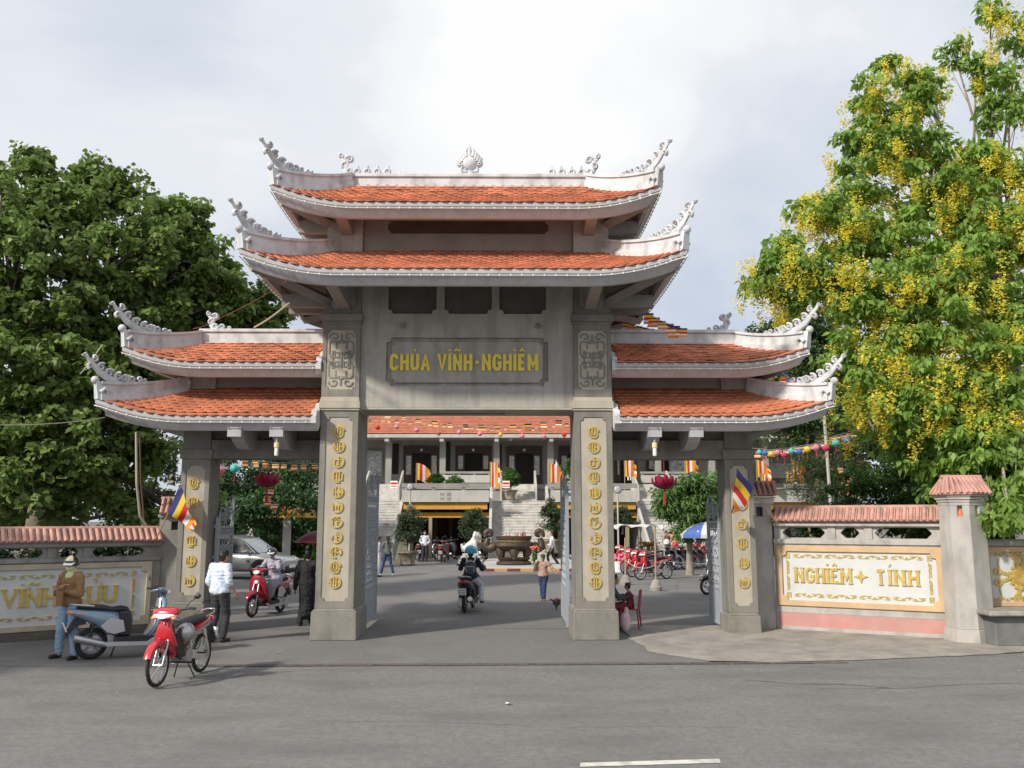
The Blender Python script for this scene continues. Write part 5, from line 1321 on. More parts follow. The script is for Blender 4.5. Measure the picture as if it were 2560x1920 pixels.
# trees seen through the left side opening
tree('courtyard_tree', 'leafy tree behind the red lotus lantern in the left side opening', (-12.5, 47, 0), [lobe(x, y, Y_, r_, n=n_) for x, y, Y_, r_, n_ in [(500, 1030, 46, 60, 22), (580, 1060, 47, 60, 24), (650, 1040, 47, 55, 22), (520, 1120, 46, 55, 20), (600, 1140, 47, 50, 16), (470, 1080, 45, 50, 18), (660, 1110, 48, 45, 14), (560, 980, 48, 60, 16), (650, 960, 48, 50, 12), (555, 1098, 41, 32, 9), (650, 1080, 41, 30, 8), (600, 1070, 41, 32, 9), (530, 1110, 41, 30, 8)]], 26000, .22, 'oval', leafmat('mid_leaf', (.05, .11, .035)), BARK, .3, .75, .35, 5, .2, .4)
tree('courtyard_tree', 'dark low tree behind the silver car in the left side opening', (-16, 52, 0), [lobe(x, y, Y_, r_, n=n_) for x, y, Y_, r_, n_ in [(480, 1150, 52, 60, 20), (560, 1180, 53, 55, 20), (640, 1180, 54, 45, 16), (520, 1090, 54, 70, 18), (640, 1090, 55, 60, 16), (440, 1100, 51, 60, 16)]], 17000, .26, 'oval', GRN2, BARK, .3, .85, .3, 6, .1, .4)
# golden shower tree on the right
LR = [(2000, 190, 21, 36, 7), (1985, 165, 21, 22, 4), (1925, 135, 21.2, 20, 3), (1905, 215, 21, 50, 9), (1960, 240, 21, 48, 9), (1850, 290, 20.8, 42, 8), (1900, 320, 20.8, 60, 12), (2000, 310, 21, 55, 11), (1980, 400, 20.6, 70, 16), (1870, 400, 20.6, 60, 12), (1800, 440, 20.4, 45, 8), (1755, 470, 20.2, 42, 8), (1840, 500, 20.3, 65, 14), (1665, 530, 20, 38, 6), (1650, 595, 19.8, 38, 6), (1720, 570, 20, 45, 8), (1780, 580, 20, 50, 10), (1720, 630, 19.8, 40, 7),
      (1940, 500, 20.2, 80, 20), (2060, 420, 20.4, 80, 20), (2130, 520, 20, 90, 24), (2030, 590, 19.8, 90, 26), (1920, 620, 19.6, 80, 22), (1850, 660, 19.6, 60, 14), (2150, 660, 19.4, 90, 24), (2050, 740, 19.2, 95, 28), (1930, 760, 19.4, 85, 22), (1850, 780, 19.4, 65, 14), (2150, 820, 18.8, 90, 24), (2040, 880, 18.8, 85, 24), (1930, 880, 19, 70, 16), (2180, 960, 18.4, 80, 18), (2090, 980, 18.6, 65, 12),
      (2090, 330, 20.8, 60, 10), (2170, 380, 20.6, 80, 18), (2180, 240, 20.8, 55, 9), (2140, 30, 21, 26, 3), (2200, 90, 21, 40, 6), (2060, 112, 21.3, 22, 3), (2110, 130, 21.2, 25, 3), (2150, 160, 21, 40, 6), (2250, 500, 20, 100, 20), (2280, 750, 19, 110, 20), (2180, 1110, 16.6, 40, 7), (2240, 1060, 17, 60, 9), (2140, 1060, 18.5, 60, 14), (2060, 1030, 19, 60, 14), (2200, 1020, 18, 60, 14), (2120, 900, 19, 60, 14), (1960, 960, 19.4, 45, 8)]
tree('golden_shower_tree', 'tall bright green tree hung with yellow blossom on the right', (13.6, 23.0, 0), [lobe(x, y, Y_, r_, n=n_, depth=1.1) for x, y, Y_, r_, n_ in LR], 42000, .20, 'oval', GRN3, BARKP, .15, .36, .46, 11, .25, .75, blossom=(800, YF), flat=.6)
# far dark tree and shrubs on the right
tree('dark_tree', 'dark round tree behind the crest of the upper right wing', (15.5, 41, 0), [lobe(x, y, Y_, r_, n=n_) for x, y, Y_, r_, n_ in [(1720, 700, 40, 50, 22), (1680, 725, 40, 38, 12), (1760, 720, 40, 55, 20), (1700, 800, 40, 70, 26), (1790, 800, 40, 80, 30), (1760, 880, 40, 80, 26), (1700, 900, 40, 60, 18), (1860, 880, 41, 80, 22)]], 26000, .20, 'oval', GRN2, BARK, .14, .6, .55, 12, .25, .4)
tree('dark_tree', 'dark mass of foliage behind the lantern string, left of the corner pier', (16, 47, 0), [lobe(x, y, Y_, r_, n=n_) for x, y, Y_, r_, n_ in [(1700, 930, 48, 60, 16), (1760, 900, 48, 60, 18), (1830, 930, 47, 65, 20), (1900, 970, 46, 70, 20), (1960, 1030, 45, 70, 20), (1850, 1010, 47, 60, 16), (2040, 1060, 44, 80, 20), (1800, 840, 47, 60, 14), (2000, 950, 45, 70, 16)]], 20000, .24, 'oval', GRN2, BARK, .2, .75, .5, 18, .2, .4)
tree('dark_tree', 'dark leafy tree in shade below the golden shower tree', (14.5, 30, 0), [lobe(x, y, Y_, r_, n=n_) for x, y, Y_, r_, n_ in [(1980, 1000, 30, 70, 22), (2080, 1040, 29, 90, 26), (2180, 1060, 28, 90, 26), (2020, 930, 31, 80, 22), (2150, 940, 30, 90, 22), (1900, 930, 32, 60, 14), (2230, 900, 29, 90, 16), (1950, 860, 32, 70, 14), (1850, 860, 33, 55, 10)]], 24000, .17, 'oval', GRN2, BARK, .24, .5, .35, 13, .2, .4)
tree('courtyard_shrub', 'bushy bright shrub leaning over behind the right wall', (8.2, 22.2, 0), [lobe(x, y, Y_, r_, n=n_, depth=.8) for x, y, Y_, r_, n_ in [(1830, 1080, 21.5, 45, 14), (1890, 1060, 21.5, 50, 16), (1950, 1040, 21.2, 55, 18), (1860, 1130, 21.2, 45, 12), (1940, 1110, 21, 55, 16), (1800, 1130, 21.5, 40, 10), (1990, 1090, 20.8, 50, 14), (1740, 1135, 21.5, 35, 8)]], 15000, .10, 'oval', GRN4, BARK, .05, .26, .3, 14, .2, .3, cat='shrub')
tree('courtyard_shrub', 'dark green shrub behind the pierced band, left of the corner pier', (8.6, 20.2, 0), [lobe(x, y, Y_, r_, n=n_, depth=.8) for x, y, Y_, r_, n_ in [(2080, 1050, 20, 55, 14), (2150, 1090, 19.6, 60, 16), (2010, 1040, 20.4, 45, 10), (2120, 1160, 19.6, 50, 10), (1980, 1150, 20.4, 50, 10)]], 11000, .13, 'oval', GRN2, BARK, .05, .28, .3, 15, .2, .4, cat='shrub')
tree('conifer', 'dark feathery conifer beside the lantern string at right', (P(1800*D_, 1100*D_, 38).x, 38, 0), [lobe(x, y, Y_, r_, n=n_) for x, y, Y_, r_, n_ in [(1735, 990, 38, 26, 10), (1740, 1040, 38, 36, 14), (1785, 1010, 38, 30, 10), (1800, 960, 38, 26, 8), (1770, 1070, 38, 40, 14), (1820, 1030, 38, 32, 10)]], 9000, .16, 'blade', GRN2, BARK, .1, .5, .3, 16, .2, -.2)
# frangipani in the courtyard behind the blue parasol
FX = P(1500*D_, 1180*D_, 36).x
tree('frangipani_tree', 'light green long-leaved tree beside the blue and white parasol', (FX, 37, 0), [lobe(x, y, Y_, r_, n=n_, depth=.8) for x, y, Y_, r_, n_ in [(1450, 1070, 36, 30, 16), (1490, 1055, 36, 34, 20), (1530, 1075, 36, 34, 20), (1470, 1100, 36, 30, 16), (1520, 1110, 36, 34, 16), (1545, 1045, 36.5, 25, 8), (1430, 1095, 36, 16, 5), (1475, 1145, 36, 22, 7), (1535, 1150, 36.5, 26, 8)]], 7500, .34, 'blade', leafmat('frangipani_leaf', (.13, .24, .07)), BARKP, .14, .34, .5, 17, .3, .15)
# clipped and potted shrubs near the temple stairs
def potted(px, foot, top, Y_, wpx, label, seed, m=GRN4, pot=True, size=.12, dens=1.0, name='potted_shrub'):
    g = G(px*D_, foot*D_) if Y_ is None else P(px*D_, foot*D_, Y_); Yv = g.y
    tp = P(px*D_, top*D_, Yv).z; rw = wpx*D_/FP*Yv; z0 = g.z
    ph = .75*(.5+.5*min(1, (tp-z0)/3)) if pot else 0
    zc0 = z0+ph+.25*(tp-z0-ph)
    lob = [(g.x+rw*.25*a, Yv+rw*.2*b, zc0+(tp-zc0)*f, rw*w_, rw*w_*.8, (tp-zc0)*.30, int(14*dens)) for a, b, f, w_ in ((0, 0, .2, .9), (.6, 0, .45, .75), (-.6, .3, .4, .8), (0, -.3, .65, .75), (.2, .2, .82, .5))]
    t = tree(name, label, (g.x, Yv, z0), lob, int(4200*dens), size, 'oval', m, BARK, .05, rw*.32, .3, seed, .2, .2, cat='potted plant' if pot else 'shrub', twigs=False)
    if pot:
        mb = MB(); k = ph/.75; mb.lathe([(0, 0), (.36*k, 0), (.42*k, .1*k), (.36*k, .2*k), (.50*k, .62*k), (.58*k, .66*k), (.58*k, .75*k), (.48*k, .75*k), (.46*k, .66*k), (0, .66*k)], n=18); mb.build('pot', mat('glazed_brown_pot', (.22, .18, .13), .5, var=.4, vscale=5, dirt=(.07, .06, .05), dscale=(3, 3, 3), damt=.8), t, smooth=50)
    return t
OL = leafmat('olive_leaf', (.075, .11, .05), .3)
potted(880, 1222, 1105, None, 34, 'large olive-green potted shrub in front of the left stair', 21, OL, size=.11, dens=1.6)
potted(1022, 1200, 1102, 49, 32, 'olive-green potted shrub behind the white lion statue', 22, OL, size=.11, dens=1.4)
potted(1192, 1195, 1080, 49, 24, 'tall potted shrub at the right side of the middle stair', 23, OL, size=.11, dens=1.3)
potted(1345, 1150, 1095, 52, 26, 'shrub below the terrace behind the white canopy', 24, OL, pot=False, size=.12)
potted(941, 1047, 1025, 54.0, 19, 'round clipped green bush on the terrace, right of the first flag', 25, leafmat('clipped_leaf', (.05, .13, .02)), pot=False, size=.09, dens=1.3, name='clipped_bush')
potted(1102, 1080, 1012, 56.8, 22, 'potted bush on the landing right of the second flag', 26, GRN4, size=.10)
potted(1213, 1080, 1013, 56.8, 20, 'round bush beside the third flag', 27, GRN4, size=.10)
potted(982, 1049, 1032, 54, 14, 'small spiky plant on the terrace balustrade', 28, leafmat('frangipani_leaf', (.13, .24, .07)), pot=False, size=.2, dens=.5, name='spiky_plant')
potted(1240, 1040, 985, 56, 13, 'tall leafy plant at the right end of the terrace by the gate pillar', 29, GRN4, pot=False, size=.2, dens=.8)
potted(672, 1245, 1195, 30, 18, 'bright green bush behind the person in black', 30, leafmat('bright_leaf', (.12, .28, .03)), pot=False, size=.12)
# ------------------------------------------------------------------ motorbikes
def wheel(par, y, r, tw, x=0.0, spokes=True, name='wheel', n=20):
    mb = MB(); rr = r-tw*1.5
    mb.tube([(x, y+rr*math.cos(a), r+rr*math.sin(a)) for a in [2*PI*i/n for i in range(n)]], tw*.42, 5, closed=True, up=(1, 0, 0), flat=1.2)
    mb.tube([(x-.06, y, r), (x+.06, y, r)], .022 if spokes else .06, 8)
    if spokes:
        for i in range(18):
            a = 2*PI*i/18; mb.tube([(x+(.03 if i % 2 else -.03), y+.03*math.cos(a+.3), r+.03*math.sin(a+.3)), (x, y+rr*math.cos(a), r+rr*math.sin(a))], .0035, 3, cap=False)
    else:
        for i in range(5):
            a = 2*PI*i/5+.3; mb.tube([(x, y+.04*math.cos(a), r+.04*math.sin(a)), (x, y+rr*math.cos(a), r+rr*math.sin(a))], .020, 5)
    w = mb.build(name, CHROME if spokes else ALU, par, smooth=60)
    mb = MB(); mb.tube([(x, y+(r-tw*.85)*math.cos(a), r+(r-tw*.85)*math.sin(a)) for a in [2*PI*i/n for i in range(n)]], tw*.85, 8, closed=True, up=(1, 0, 0), flat=.9); mb.build('tyre', RUBBER, w, smooth=60)
    return w
def bars(t, z, yb, w, m, mirrors=(1, -1), grip=.10):
    mb = MB(); mb.tube([(-w, yb-.10, z+.02), (-w*.5, yb-.02, z+.01), (0, yb, z-.02), (w*.5, yb-.02, z+.01), (w, yb-.10, z+.02)], .012, 6); h = mb.build('handlebar', BLACK, t, smooth=60)
    for s_ in (-1, 1):
        g = MB(); g.tube([(s_*w, yb-.10, z+.02), (s_*(w-grip), yb-.08, z+.02)], .018, 7); g.build('grip', BLACK, h, smooth=60)
        g = MB(); g.tube([(s_*(w-.12), yb-.05, z+.01), (s_*(w-.02), yb-.04, z+.0)], .006, 5); g.build('brake_lever', CHROME, h, smooth=60)
    for s_ in mirrors:
        g = MB(); g.tube([(s_*(w-.13), yb-.06, z+.02), (s_*(w-.08), yb-.05, z+.10), (s_*(w+.01), yb-.07, z+.17)], .006, 5); g.ell((s_*(w+.03), yb-.07, z+.19), (.055, .018, .035), 10, rot=(0, s_*-.35, 0)); g.build('mirror', BLACK, h, smooth=60)
def underbone(label, loc, rz, paint=RED, group=None, mirrors=(-1,), lean=0.0):
    t = thing('motorbike', label, 'motorbike', loc, rz, group); t.rotation_euler = (0, lean, rz)
    wheel(t, -.61, .285, .036); wheel(t, .61, .285, .034)
    mb = MB()
    for s_ in (-1, 1): mb.tube([(s_*.065, .61, .285), (s_*.065, .50, .55), (s_*.055, .40, .84)], [.014, .018, .018], 7)
    mb.build('fork', ALU, t, smooth=60)
    mb = MB(); n = 12
    vs = []; R2 = .325
    for i in range(n+1):
        a = math.radians(20+i*130/n); y = .60+R2*math.cos(a); z = .30+R2*math.sin(a)
        for x, d in ((-.055, -.05), (-.05, .0), (0, .018), (.05, .0), (.055, -.05)): vs.append((x, .60+(R2+d)*math.cos(a), .30+(R2+d)*math.sin(a)))
    mb.add(vs, [(i*5+k, i*5+k+1, (i+1)*5+k+1, (i+1)*5+k) for i in range(n) for k in range(4)])
    mb.loft([(.48, .52, .02, .05), (.55, .57, .075, .07), (.64, .60, .07, .055), (.72, .58, .03, .03)], 10); mb.build('front_fender', paint, t, smooth=50)
    mb = MB(); mb.loft([(.33, .27, .05, .02), (.42, .33, .13, .035), (.52, .40, .16, .05), (.64, .455, .15, .055), (.76, .47, .11, .05), (.86, .46, .08, .045), (.90, .44, .05, .03)], 16, axis='z', ex=3)
    mb.build('leg_shield', paint, t, smooth=45)
    for s_ in (-1, 1):
        mb = MB(); mb.slab([(.16, .36), (.30, .31), (.42, .50), (.43, .68), (.34, .76), (.24, .60)], s_*.145-.010, s_*.145+.010, .004); mb.build('side_wing', BLACK, t)
        mb = MB(); mb.ell((s_*.15, .52, .90), (.045, .03, .025), 8); mb.build('turn_signal', ORL, t, smooth=60)
    mb = MB(); mb.loft([(.34, .24, .10, .02), (.55, .36, .13, .03), (.80, .42, .10, .03)], 10, axis='z', ex=3); mb.tube([(0, .30, .55), (0, .10, .42), (0, -.15, .50)], .045, 8); mb.build('frame_tube', BLACK, t, smooth=50)
    mb = MB()
    for k_ in range(4): mb.tube([(.03*(k_-1.5), .40, .96), (.05*(k_-1.5), .52, .80+.02*k_), (.04*(k_-1.5), .40, .62)], .006, 4)
    mb.build('cable', BLACK, t)
    mb = MB(); mb.loft([(.28, .96, .05, .03), (.34, .975, .16, .05), (.42, .98, .19, .065), (.50, .97, .18, .06), (.545, .95, .10, .035)], 16, ex=2.6); o = mb.build('headlight_cowl', paint, t, smooth=50)
    mb = MB(); mb.loft([(.47, .935, .17, .035), (.54, .93, .155, .036), (.585, .925, .08, .026)], 14, ex=2.4); mb.build('headlight', GLASSC, t, smooth=50)
    bars(t, .99, .36, .33, BLACK, mirrors)
    mb = MB(); mb.loft([(-.66, .83, .09, .022), (-.55, .815, .12, .04), (-.25, .79, .125, .05), (-.05, .77, .12, .045), (.08, .78, .085, .035), (.16, .75, .04, .02)], 14); mb.build('seat', SEATM, t, smooth=50)
    mb = MB(); mb.loft([(-.84, .78, .03, .025), (-.70, .75, .08, .05), (-.50, .71, .115, .075), (-.25, .65, .12, .09), (-.02, .56, .085, .09), (.12, .50, .05, .06), (.30, .56, .045, .06), (.40, .66, .04, .05)], 14); mb.build('side_fairing', paint, t, smooth=50)
    for s_ in (-1, 1):
        mb = MB(); mb.slab([(-.62, .74), (-.60, .70), (-.20, .60), (-.05, .62)], s_*.116-.006, s_*.116+.006); mb.build('side_stripe', ALU, t)
    mb = MB(); mb.tube([(-.13, -.0, .33), (.13, -.0, .33)], .105, 14); mb.tube([(0, .02, .36), (0, .24, .42)], .06, 9); mb.ell((0, -.12, .36), (.09, .12, .09), 10)
    for k in range(5): mb.tube([(0, .07+.03*k, .37+.01*k), (0, .082+.03*k, .374+.01*k)], .078, 9)
    mb.build('engine', ALU, t, smooth=40)
    mb = MB(); mb.tube([(.02, .24, .40), (.08, .22, .24), (.13, 0, .20), (.14, -.35, .22)], .016, 6); mb.tube([(.14, -.30, .22), (.15, -.42, .24), (.155, -.84, .34)], [.022, .04, .042], 9); mb.build('exhaust', CHROME, t, smooth=50)
    mb = MB()
    for s_ in (-1, 1): mb.tube([(s_*.10, -.05, .33), (s_*.10, -.61, .285)], .014, 5); mb.tube([(s_*.11, -.57, .30), (s_*.11, -.46, .66)], .022, 7)
    mb.slab([(-.62, .24), (-.62, .34), (-.1, .40), (-.1, .28)], -.115, -.09, .004); mb.build('swing_arm', CHROME, t, smooth=50)
    mb = MB(); mb.tube([(-.25, .12, .26), (.25, .12, .26)], .014, 6); mb.tube([(-.2, -.32, .33), (.2, -.32, .33)], .012, 6); mb.build('footpeg', BLACK, t)
    mb = MB()
    for s_ in (-1, 1): mb.tube([(s_*.06, -.06, .26), (s_*.16, -.14, .01)], .010, 5)
    mb.build('kickstand', BLACK, t)
    mb = MB(); mb.slab([(-.62, .68), (-.80, .70), (-.98, .42), (-.94, .42), (-.78, .62), (-.62, .60)], -.06, .06, .01); mb.build('rear_fender', BLACK, t)
    mb = MB(); mb.loft([(-.86, .77, .05, .035), (-.80, .77, .09, .045), (-.74, .765, .09, .04)], 10); mb.build('tail_light', REDL, t, smooth=50)
    mb = MB(); mb.cbox((0, -.925, .56), (.17, .012, .13), (.35, 0, 0)); mb.build('number_plate', PLATE, t)
    mb = MB(); mb.tube([(-.12, -.45, .82), (-.125, -.70, .87), (-.06, -.85, .90), (.06, -.85, .90), (.125, -.70, .87), (.12, -.45, .82)], .010, 6); mb.build('grab_rail', CHROME, t, smooth=60)
    return t
def scooter(label, loc, rz, paint, lower=ALU, group=None, mirrors=(-1, 1), tail=ORL, lean=0.0, rack=False, plate_text=False, wr=.25, small_back=False):
    t = thing('scooter', label, 'scooter', loc, rz, group); t.rotation_euler = (0, lean, rz)
    wheel(t, -.62, wr, .052, spokes=False); wheel(t, .66, wr, .048, spokes=False)
    mb = MB()
    for s_ in (-1, 1): mb.tube([(s_*.075, .66, wr), (s_*.07, .58, .50), (s_*.06, .50, .75)], [.02, .024, .02], 7)
    mb.build('fork', ALU, t, smooth=60)
    mb = MB(); mb.loft([(.42, .44, .03, .06), (.52, .53, .09, .06), (.66, .56, .10, .055), (.80, .52, .08, .05), (.90, .44, .04, .03)], 12); mb.build('front_fender', paint, t, smooth=50)
    mb = MB(); mb.loft([(.30, .22, .17, .03), (.40, .30, .22, .05), (.55, .38, .245, .06), (.70, .43, .24, .06), (.82, .46, .20, .055), (.93, .46, .12, .05), (1.0, .44, .06, .04)], 18, axis='z', ex=3); mb.build('leg_shield', paint, t, smooth=45)
    mb = MB(); mb.loft([(.34, .20, .17, .02), (.50, .30, .20, .03), (.75, .375, .19, .03), (.93, .40, .12, .03)], 12, axis='z', ex=3); mb.build('inner_shield', lower, t, smooth=45)
    mb = MB(); mb.slab([(-.30, .22), (.26, .22), (.34, .30), (.26, .34), (-.28, .34)], -.18, .18, .03); mb.build('floorboard', BLACK, t)
    mb = MB()
    for s_ in (-1, 1): mb.slab([(-.42, .20), (.22, .18), (.38, .30), (.30, .30), (.2, .24), (-.42, .27)], s_*.185-.015, s_*.185+.015, .004)
    mb.build('side_skirt', lower, t)
    mb = MB(); mb.loft([(-1.0, .78, .04, .03), (-.90, .75, .12, .06), (-.72, .70, .17, .10), (-.52, .63, .195, .15), (-.34, .57, .185, .20), (-.24, .54, .15, .21), (-.18, .52, .10, .18)], 18, ex=2.6); mb.build('rear_body', paint, t, smooth=50)
    mb = MB()
    for s_ in (-1, 1): mb.slab([(-.52, .52), (-.36, .64), (-.18, .60), (-.14, .42), (-.30, .38), (-.42, .42)], s_*.188-.012, s_*.188+.012, .01)
    mb.build('side_panel', lower, t)
    mb = MB(); mb.slab([(-.22, .34), (-.06, .34), (-.02, .60), (-.06, .74), (-.24, .74)], -.15, .15, .03); mb.build('underseat_cover', BLACK, t)
    mb = MB(); mb.loft([(-.86, .83, .07, .02), (-.78, .83, .13, .04), (-.50, .81, .15, .055), (-.34, .77, .145, .05), (-.20, .78, .12, .055), (-.10, .76, .07, .05), (-.06, .73, .03, .03)], 16); mb.build('seat', SEATM, t, smooth=50)
    mb = MB(); mb.loft([(.27, 1.05, .08, .025), (.31, 1.06, .19, .04), (.38, 1.065, .22, .048), (.46, 1.05, .17, .05), (.53, 1.02, .07, .03)], 16, ex=2.5); mb.build('headlight_cowl', paint, t, smooth=50)
    mb = MB(); mb.loft([(.50, 1.02, .10, .045), (.56, 1.01, .07, .035)], 12); mb.build('headlight', GLASSC, t, smooth=50)
    mb = MB(); mb.loft([(.495, .80, .0, .0), (.50, .80, .07, .04), (.535, .79, .05, .03)], 12); mb.build('front_lamp', GLASSC, t, smooth=50)
    mb = MB(); mb.loft([(.24, 1.085, .05, .01), (.30, 1.11, .09, .02), (.40, 1.115, .08, .02), (.44, 1.10, .03, .01)], 12); mb.build('dashboard', BLACK, t, smooth=50)
    bars(t, 1.07, .36, .36, BLACK, mirrors)
    mb = MB(); mb.cbox((-.08, -.62, .27), (.10, .34, .20)); mb.tube([(-.16, -.62, .25), (-.05, -.62, .25)], .12, 12); mb.tube([(-.13, -.3, .28), (-.02, -.3, .28)], .11, 12); mb.cbox((-.10, -.45, .27), (.08, .36, .15)); mb.build('engine', ALU, t, smooth=40)
    mb = MB(); mb.tube([(.10, -.28, .22), (.14, -.45, .22)], .02, 6); mb.tube([(.15, -.40, .22), (.16, -.52, .25), (.17, -.90, .36)], [.04, .062, .058], 10); mb.build('exhaust', ALU, t, smooth=50)
    for s_ in (-1, 1):
        mb = MB(); mb.tube([(s_*.12, -.66, .32), (s_*.13, -.60, .62)], .025, 7); mb.build('shock_absorber', BLACK, t, smooth=60)
    mb = MB(); mb.slab([(-.72, .62), (-.90, .66), (-1.02, .42), (-.98, .38), (-.88, .54), (-.72, .56)], -.06, .06, .01); mb.build('rear_fender', BLACK, t)
    mb = MB(); mb.loft([(-1.01, .76, .03, .02), (-.95, .755, .09, .035), (-.86, .735, .135, .045), (-.74, .72, .17, .035), (-.66, .71, .165, .02)], 12); mb.build('tail_light', tail, t, smooth=50)
    mb = MB(); mb.cbox((0, -1.03, .53), (.20, .012, .16), (.40, 0, 0)); pl_ = mb.build('number_plate', PLATE, t)
    if plate_text:
        mb = MB(Matrix.Translation((0, -1.042, .53)) @ Matrix.Rotation(.40, 4, 'X'))
        rr = random.Random(3)
        for row, z in enumerate((.035, -.025)):
            for i in range(5):
                x = -.075+i*.034; ribbon(mb, [(x, z-.018), (x+rr.choice([0, .012]), z+.018)], .008, -.002, 0); ribbon(mb, [(x, z+rr.choice([-.015, 0, .015])), (x+.02, z+.0)], .007, -.0025, 0)
        mb.build('plate_digits', INK, pl_)
    mb = MB(); mb.tube([(-.15, -.62, .84), (-.14, -.86, .87), (-.07, -.97, .885), (.07, -.97, .885), (.14, -.86, .87), (.15, -.62, .84)], .016, 7); mb.build('grab_rail', ALU, t, smooth=60)
    mb = MB(); mb.tube([(-.05, -.25, .22), (-.16, -.30, .01)], .011, 5); mb.build('kickstand', BLACK, t)
    return t
BLUEP = mat('light_blue_metallic_paint', (.19, .27, .35), .25, metal=.3, coat=.6)
SILV = mat('silver_paint', (.48, .49, .51), .3, metal=.6, coat=.5)
DGREY = mat('dark_grey_paint', (.04, .042, .05), .3, coat=.5)
BLUED = mat('dark_blue_paint', (.02, .05, .18), .3, coat=.5)
CRIM = mat('crimson_paint', (.30, .012, .03), .28, coat=.6)
redb = underbone('red underbone motorbike on its stand in the road, nose towards the viewer', (-4.58, 13.25, 0), math.radians(171), REDB, 'motorbikes and scooters', mirrors=(-1,))
mb = MB(); mb.ell((0, .31, .68), (.125, .14, .13), 14); mb.build('silver_helmet', ALU, redb, smooth=60)
bpy.data.objects['silver_helmet'].parent = None; h_ = bpy.data.objects['silver_helmet']; h_.name = 'helmet'
h_.data.name = 'helmet'; c_ = Matrix.Rotation(math.radians(171), 4, 'Z') @ Vector((0, 0, 0)); h_.location = redb.location; h_.rotation_euler = redb.rotation_euler
tag(h_, 'silver helmet hung below the handlebar of the red motorbike in the road', 'helmet')
for v in h_.data.vertices: v.co.x -= .15; v.co.y -= .14
mbj = scooter('light blue and silver scooter parked by the left wall beside the helmeted person', (-6.14, 15.42, 0), math.radians(-60), BLUEP, SILV, 'motorbikes and scooters', mirrors=(-1,), lean=-.07)
rsc = scooter('red scooter ridden out of the left side gate by a rider in grey', (-5.62, 22.0, 0), math.radians(164), CRIM, SILV, 'motorbikes and scooters', mirrors=(1,), tail=REDL)
bsc = scooter('dark scooter with a white number plate ridden away through the central gate', (-.86, 22.95, 0), math.radians(-7), DGREY, BLACK, 'motorbikes and scooters', tail=REDL, plate_text=True)
# parked rows in the courtyard
GR = 'motorbikes parked in the courtyard'
def row(src, px, py, rz, label, matmap=None, grp=GR):
    g = G(px*D_, py*D_); return clone(src, (g.x, g.y, 0), rz, label, grp, matmap)
CRM = lambda m_: {'bright_red_paint': m_}
front_row = [(1400, 1252), (1381, 1246), (1366, 1240), (1352, 1233), (1342, 1226)]
fl_ = ['red motorbike nearest the post, at the front end of the right-hand parked row', 'red motorbike second in the slanting row behind the wooden post', 'red motorbike third in the slanting row behind the wooden post', 'red motorbike fourth in the slanting row behind the wooden post', 'red motorbike last in the slanting row, by the flower stall']
for (px, py), lb in zip(front_row, fl_): row(redb, px+12, py, math.radians(118), lb)
WP = mat('white_bike_paint', (.6, .6, .6), .3, coat=.5)
back = [(1425, 1216, DGREY, 'dark'), (1440, 1214, WP, 'white'), (1456, 1213, DGREY, 'dark'), (1472, 1212, REDB, 'red'), (1487, 1211, DGREY, 'dark'), (1502, 1210, REDB, 'red'), (1516, 1209, DGREY, 'dark'), (1530, 1208, REDB, 'red'), (1545, 1207, CRIM, 'crimson'), (1560, 1206, REDB, 'red')]
ords = ['first', 'second', 'third', 'fourth', 'fifth', 'sixth', 'seventh', 'eighth', 'ninth', 'tenth']
for i, (px, py, m_, cn) in enumerate(back): row(redb, px, py+17, math.radians(-62), '%s motorbike, %s from the left in the far parked row by the stairs' % (cn, ords[i]), CRM(m_))
for px, py, rz_, m_, lb in ((905, 1212, 5, BLACK, 'black scooter parked behind the big pot by the undercroft'), (944, 1211, 12, DGREY, 'dark scooter, left one of the three parked at the undercroft'), (957, 1214, -4, CRIM, 'dark red scooter, middle of three parked at the undercroft'), (974, 1208, -10, BLACK, 'black scooter, right one of three parked at the undercroft'), (1042, 1206, -20, BLUED, 'blue scooter parked half behind the white lion')):
    row(bsc, px, py, math.radians(rz_), lb, {'dark_grey_paint': m_}, 'scooters parked before the undercroft')
row(bsc, 1562, 1283, math.radians(120), 'dark scooter mostly hidden behind the right side gate leaf', {'dark_grey_paint': DGREY}, 'scooters parked before the undercroft')
# ------------------------------------------------------------------ silver car
car = thing('car', 'silver car seen from its front right side, parked beyond the left side gate', 'car', (-10.15, 35.4, 0), math.radians(-103))
CARP = mat('silver_car_paint', (.40, .41, .42), .28, metal=.5, coat=.6)
mb = MB(); secs = [(-2.15, .62, .70, .22), (-2.05, .66, .82, .34), (-1.5, .66, .90, .40), (0, .66, .91, .40), (1.0, .64, .90, .38), (1.6, .60, .88, .34), (2.0, .55, .80, .26), (2.15, .50, .66, .18)]
mb.loft(secs, 22, ex=4.5); body = mb.build('body', CARP, car, smooth=40)
mb = MB()
def ringx(y, z, w): return [(-w, y, z), (w, y, z)]
gl = [(-1.95, 1.0, .80), (-1.75, 1.45, .66), (-1.2, 1.60, .64), (-.2, 1.62, .64), (.35, 1.52, .62), (1.15, 1.0, .78)]
vs = []; 
for y, z, w in gl: vs += [(-w, y, z), (w, y, z)]
nb_ = len(vs); base_ = [(-.86, -1.95, .98), (.86, -1.95, .98), (.86, 1.2, .97), (-.86, 1.2, .97)]
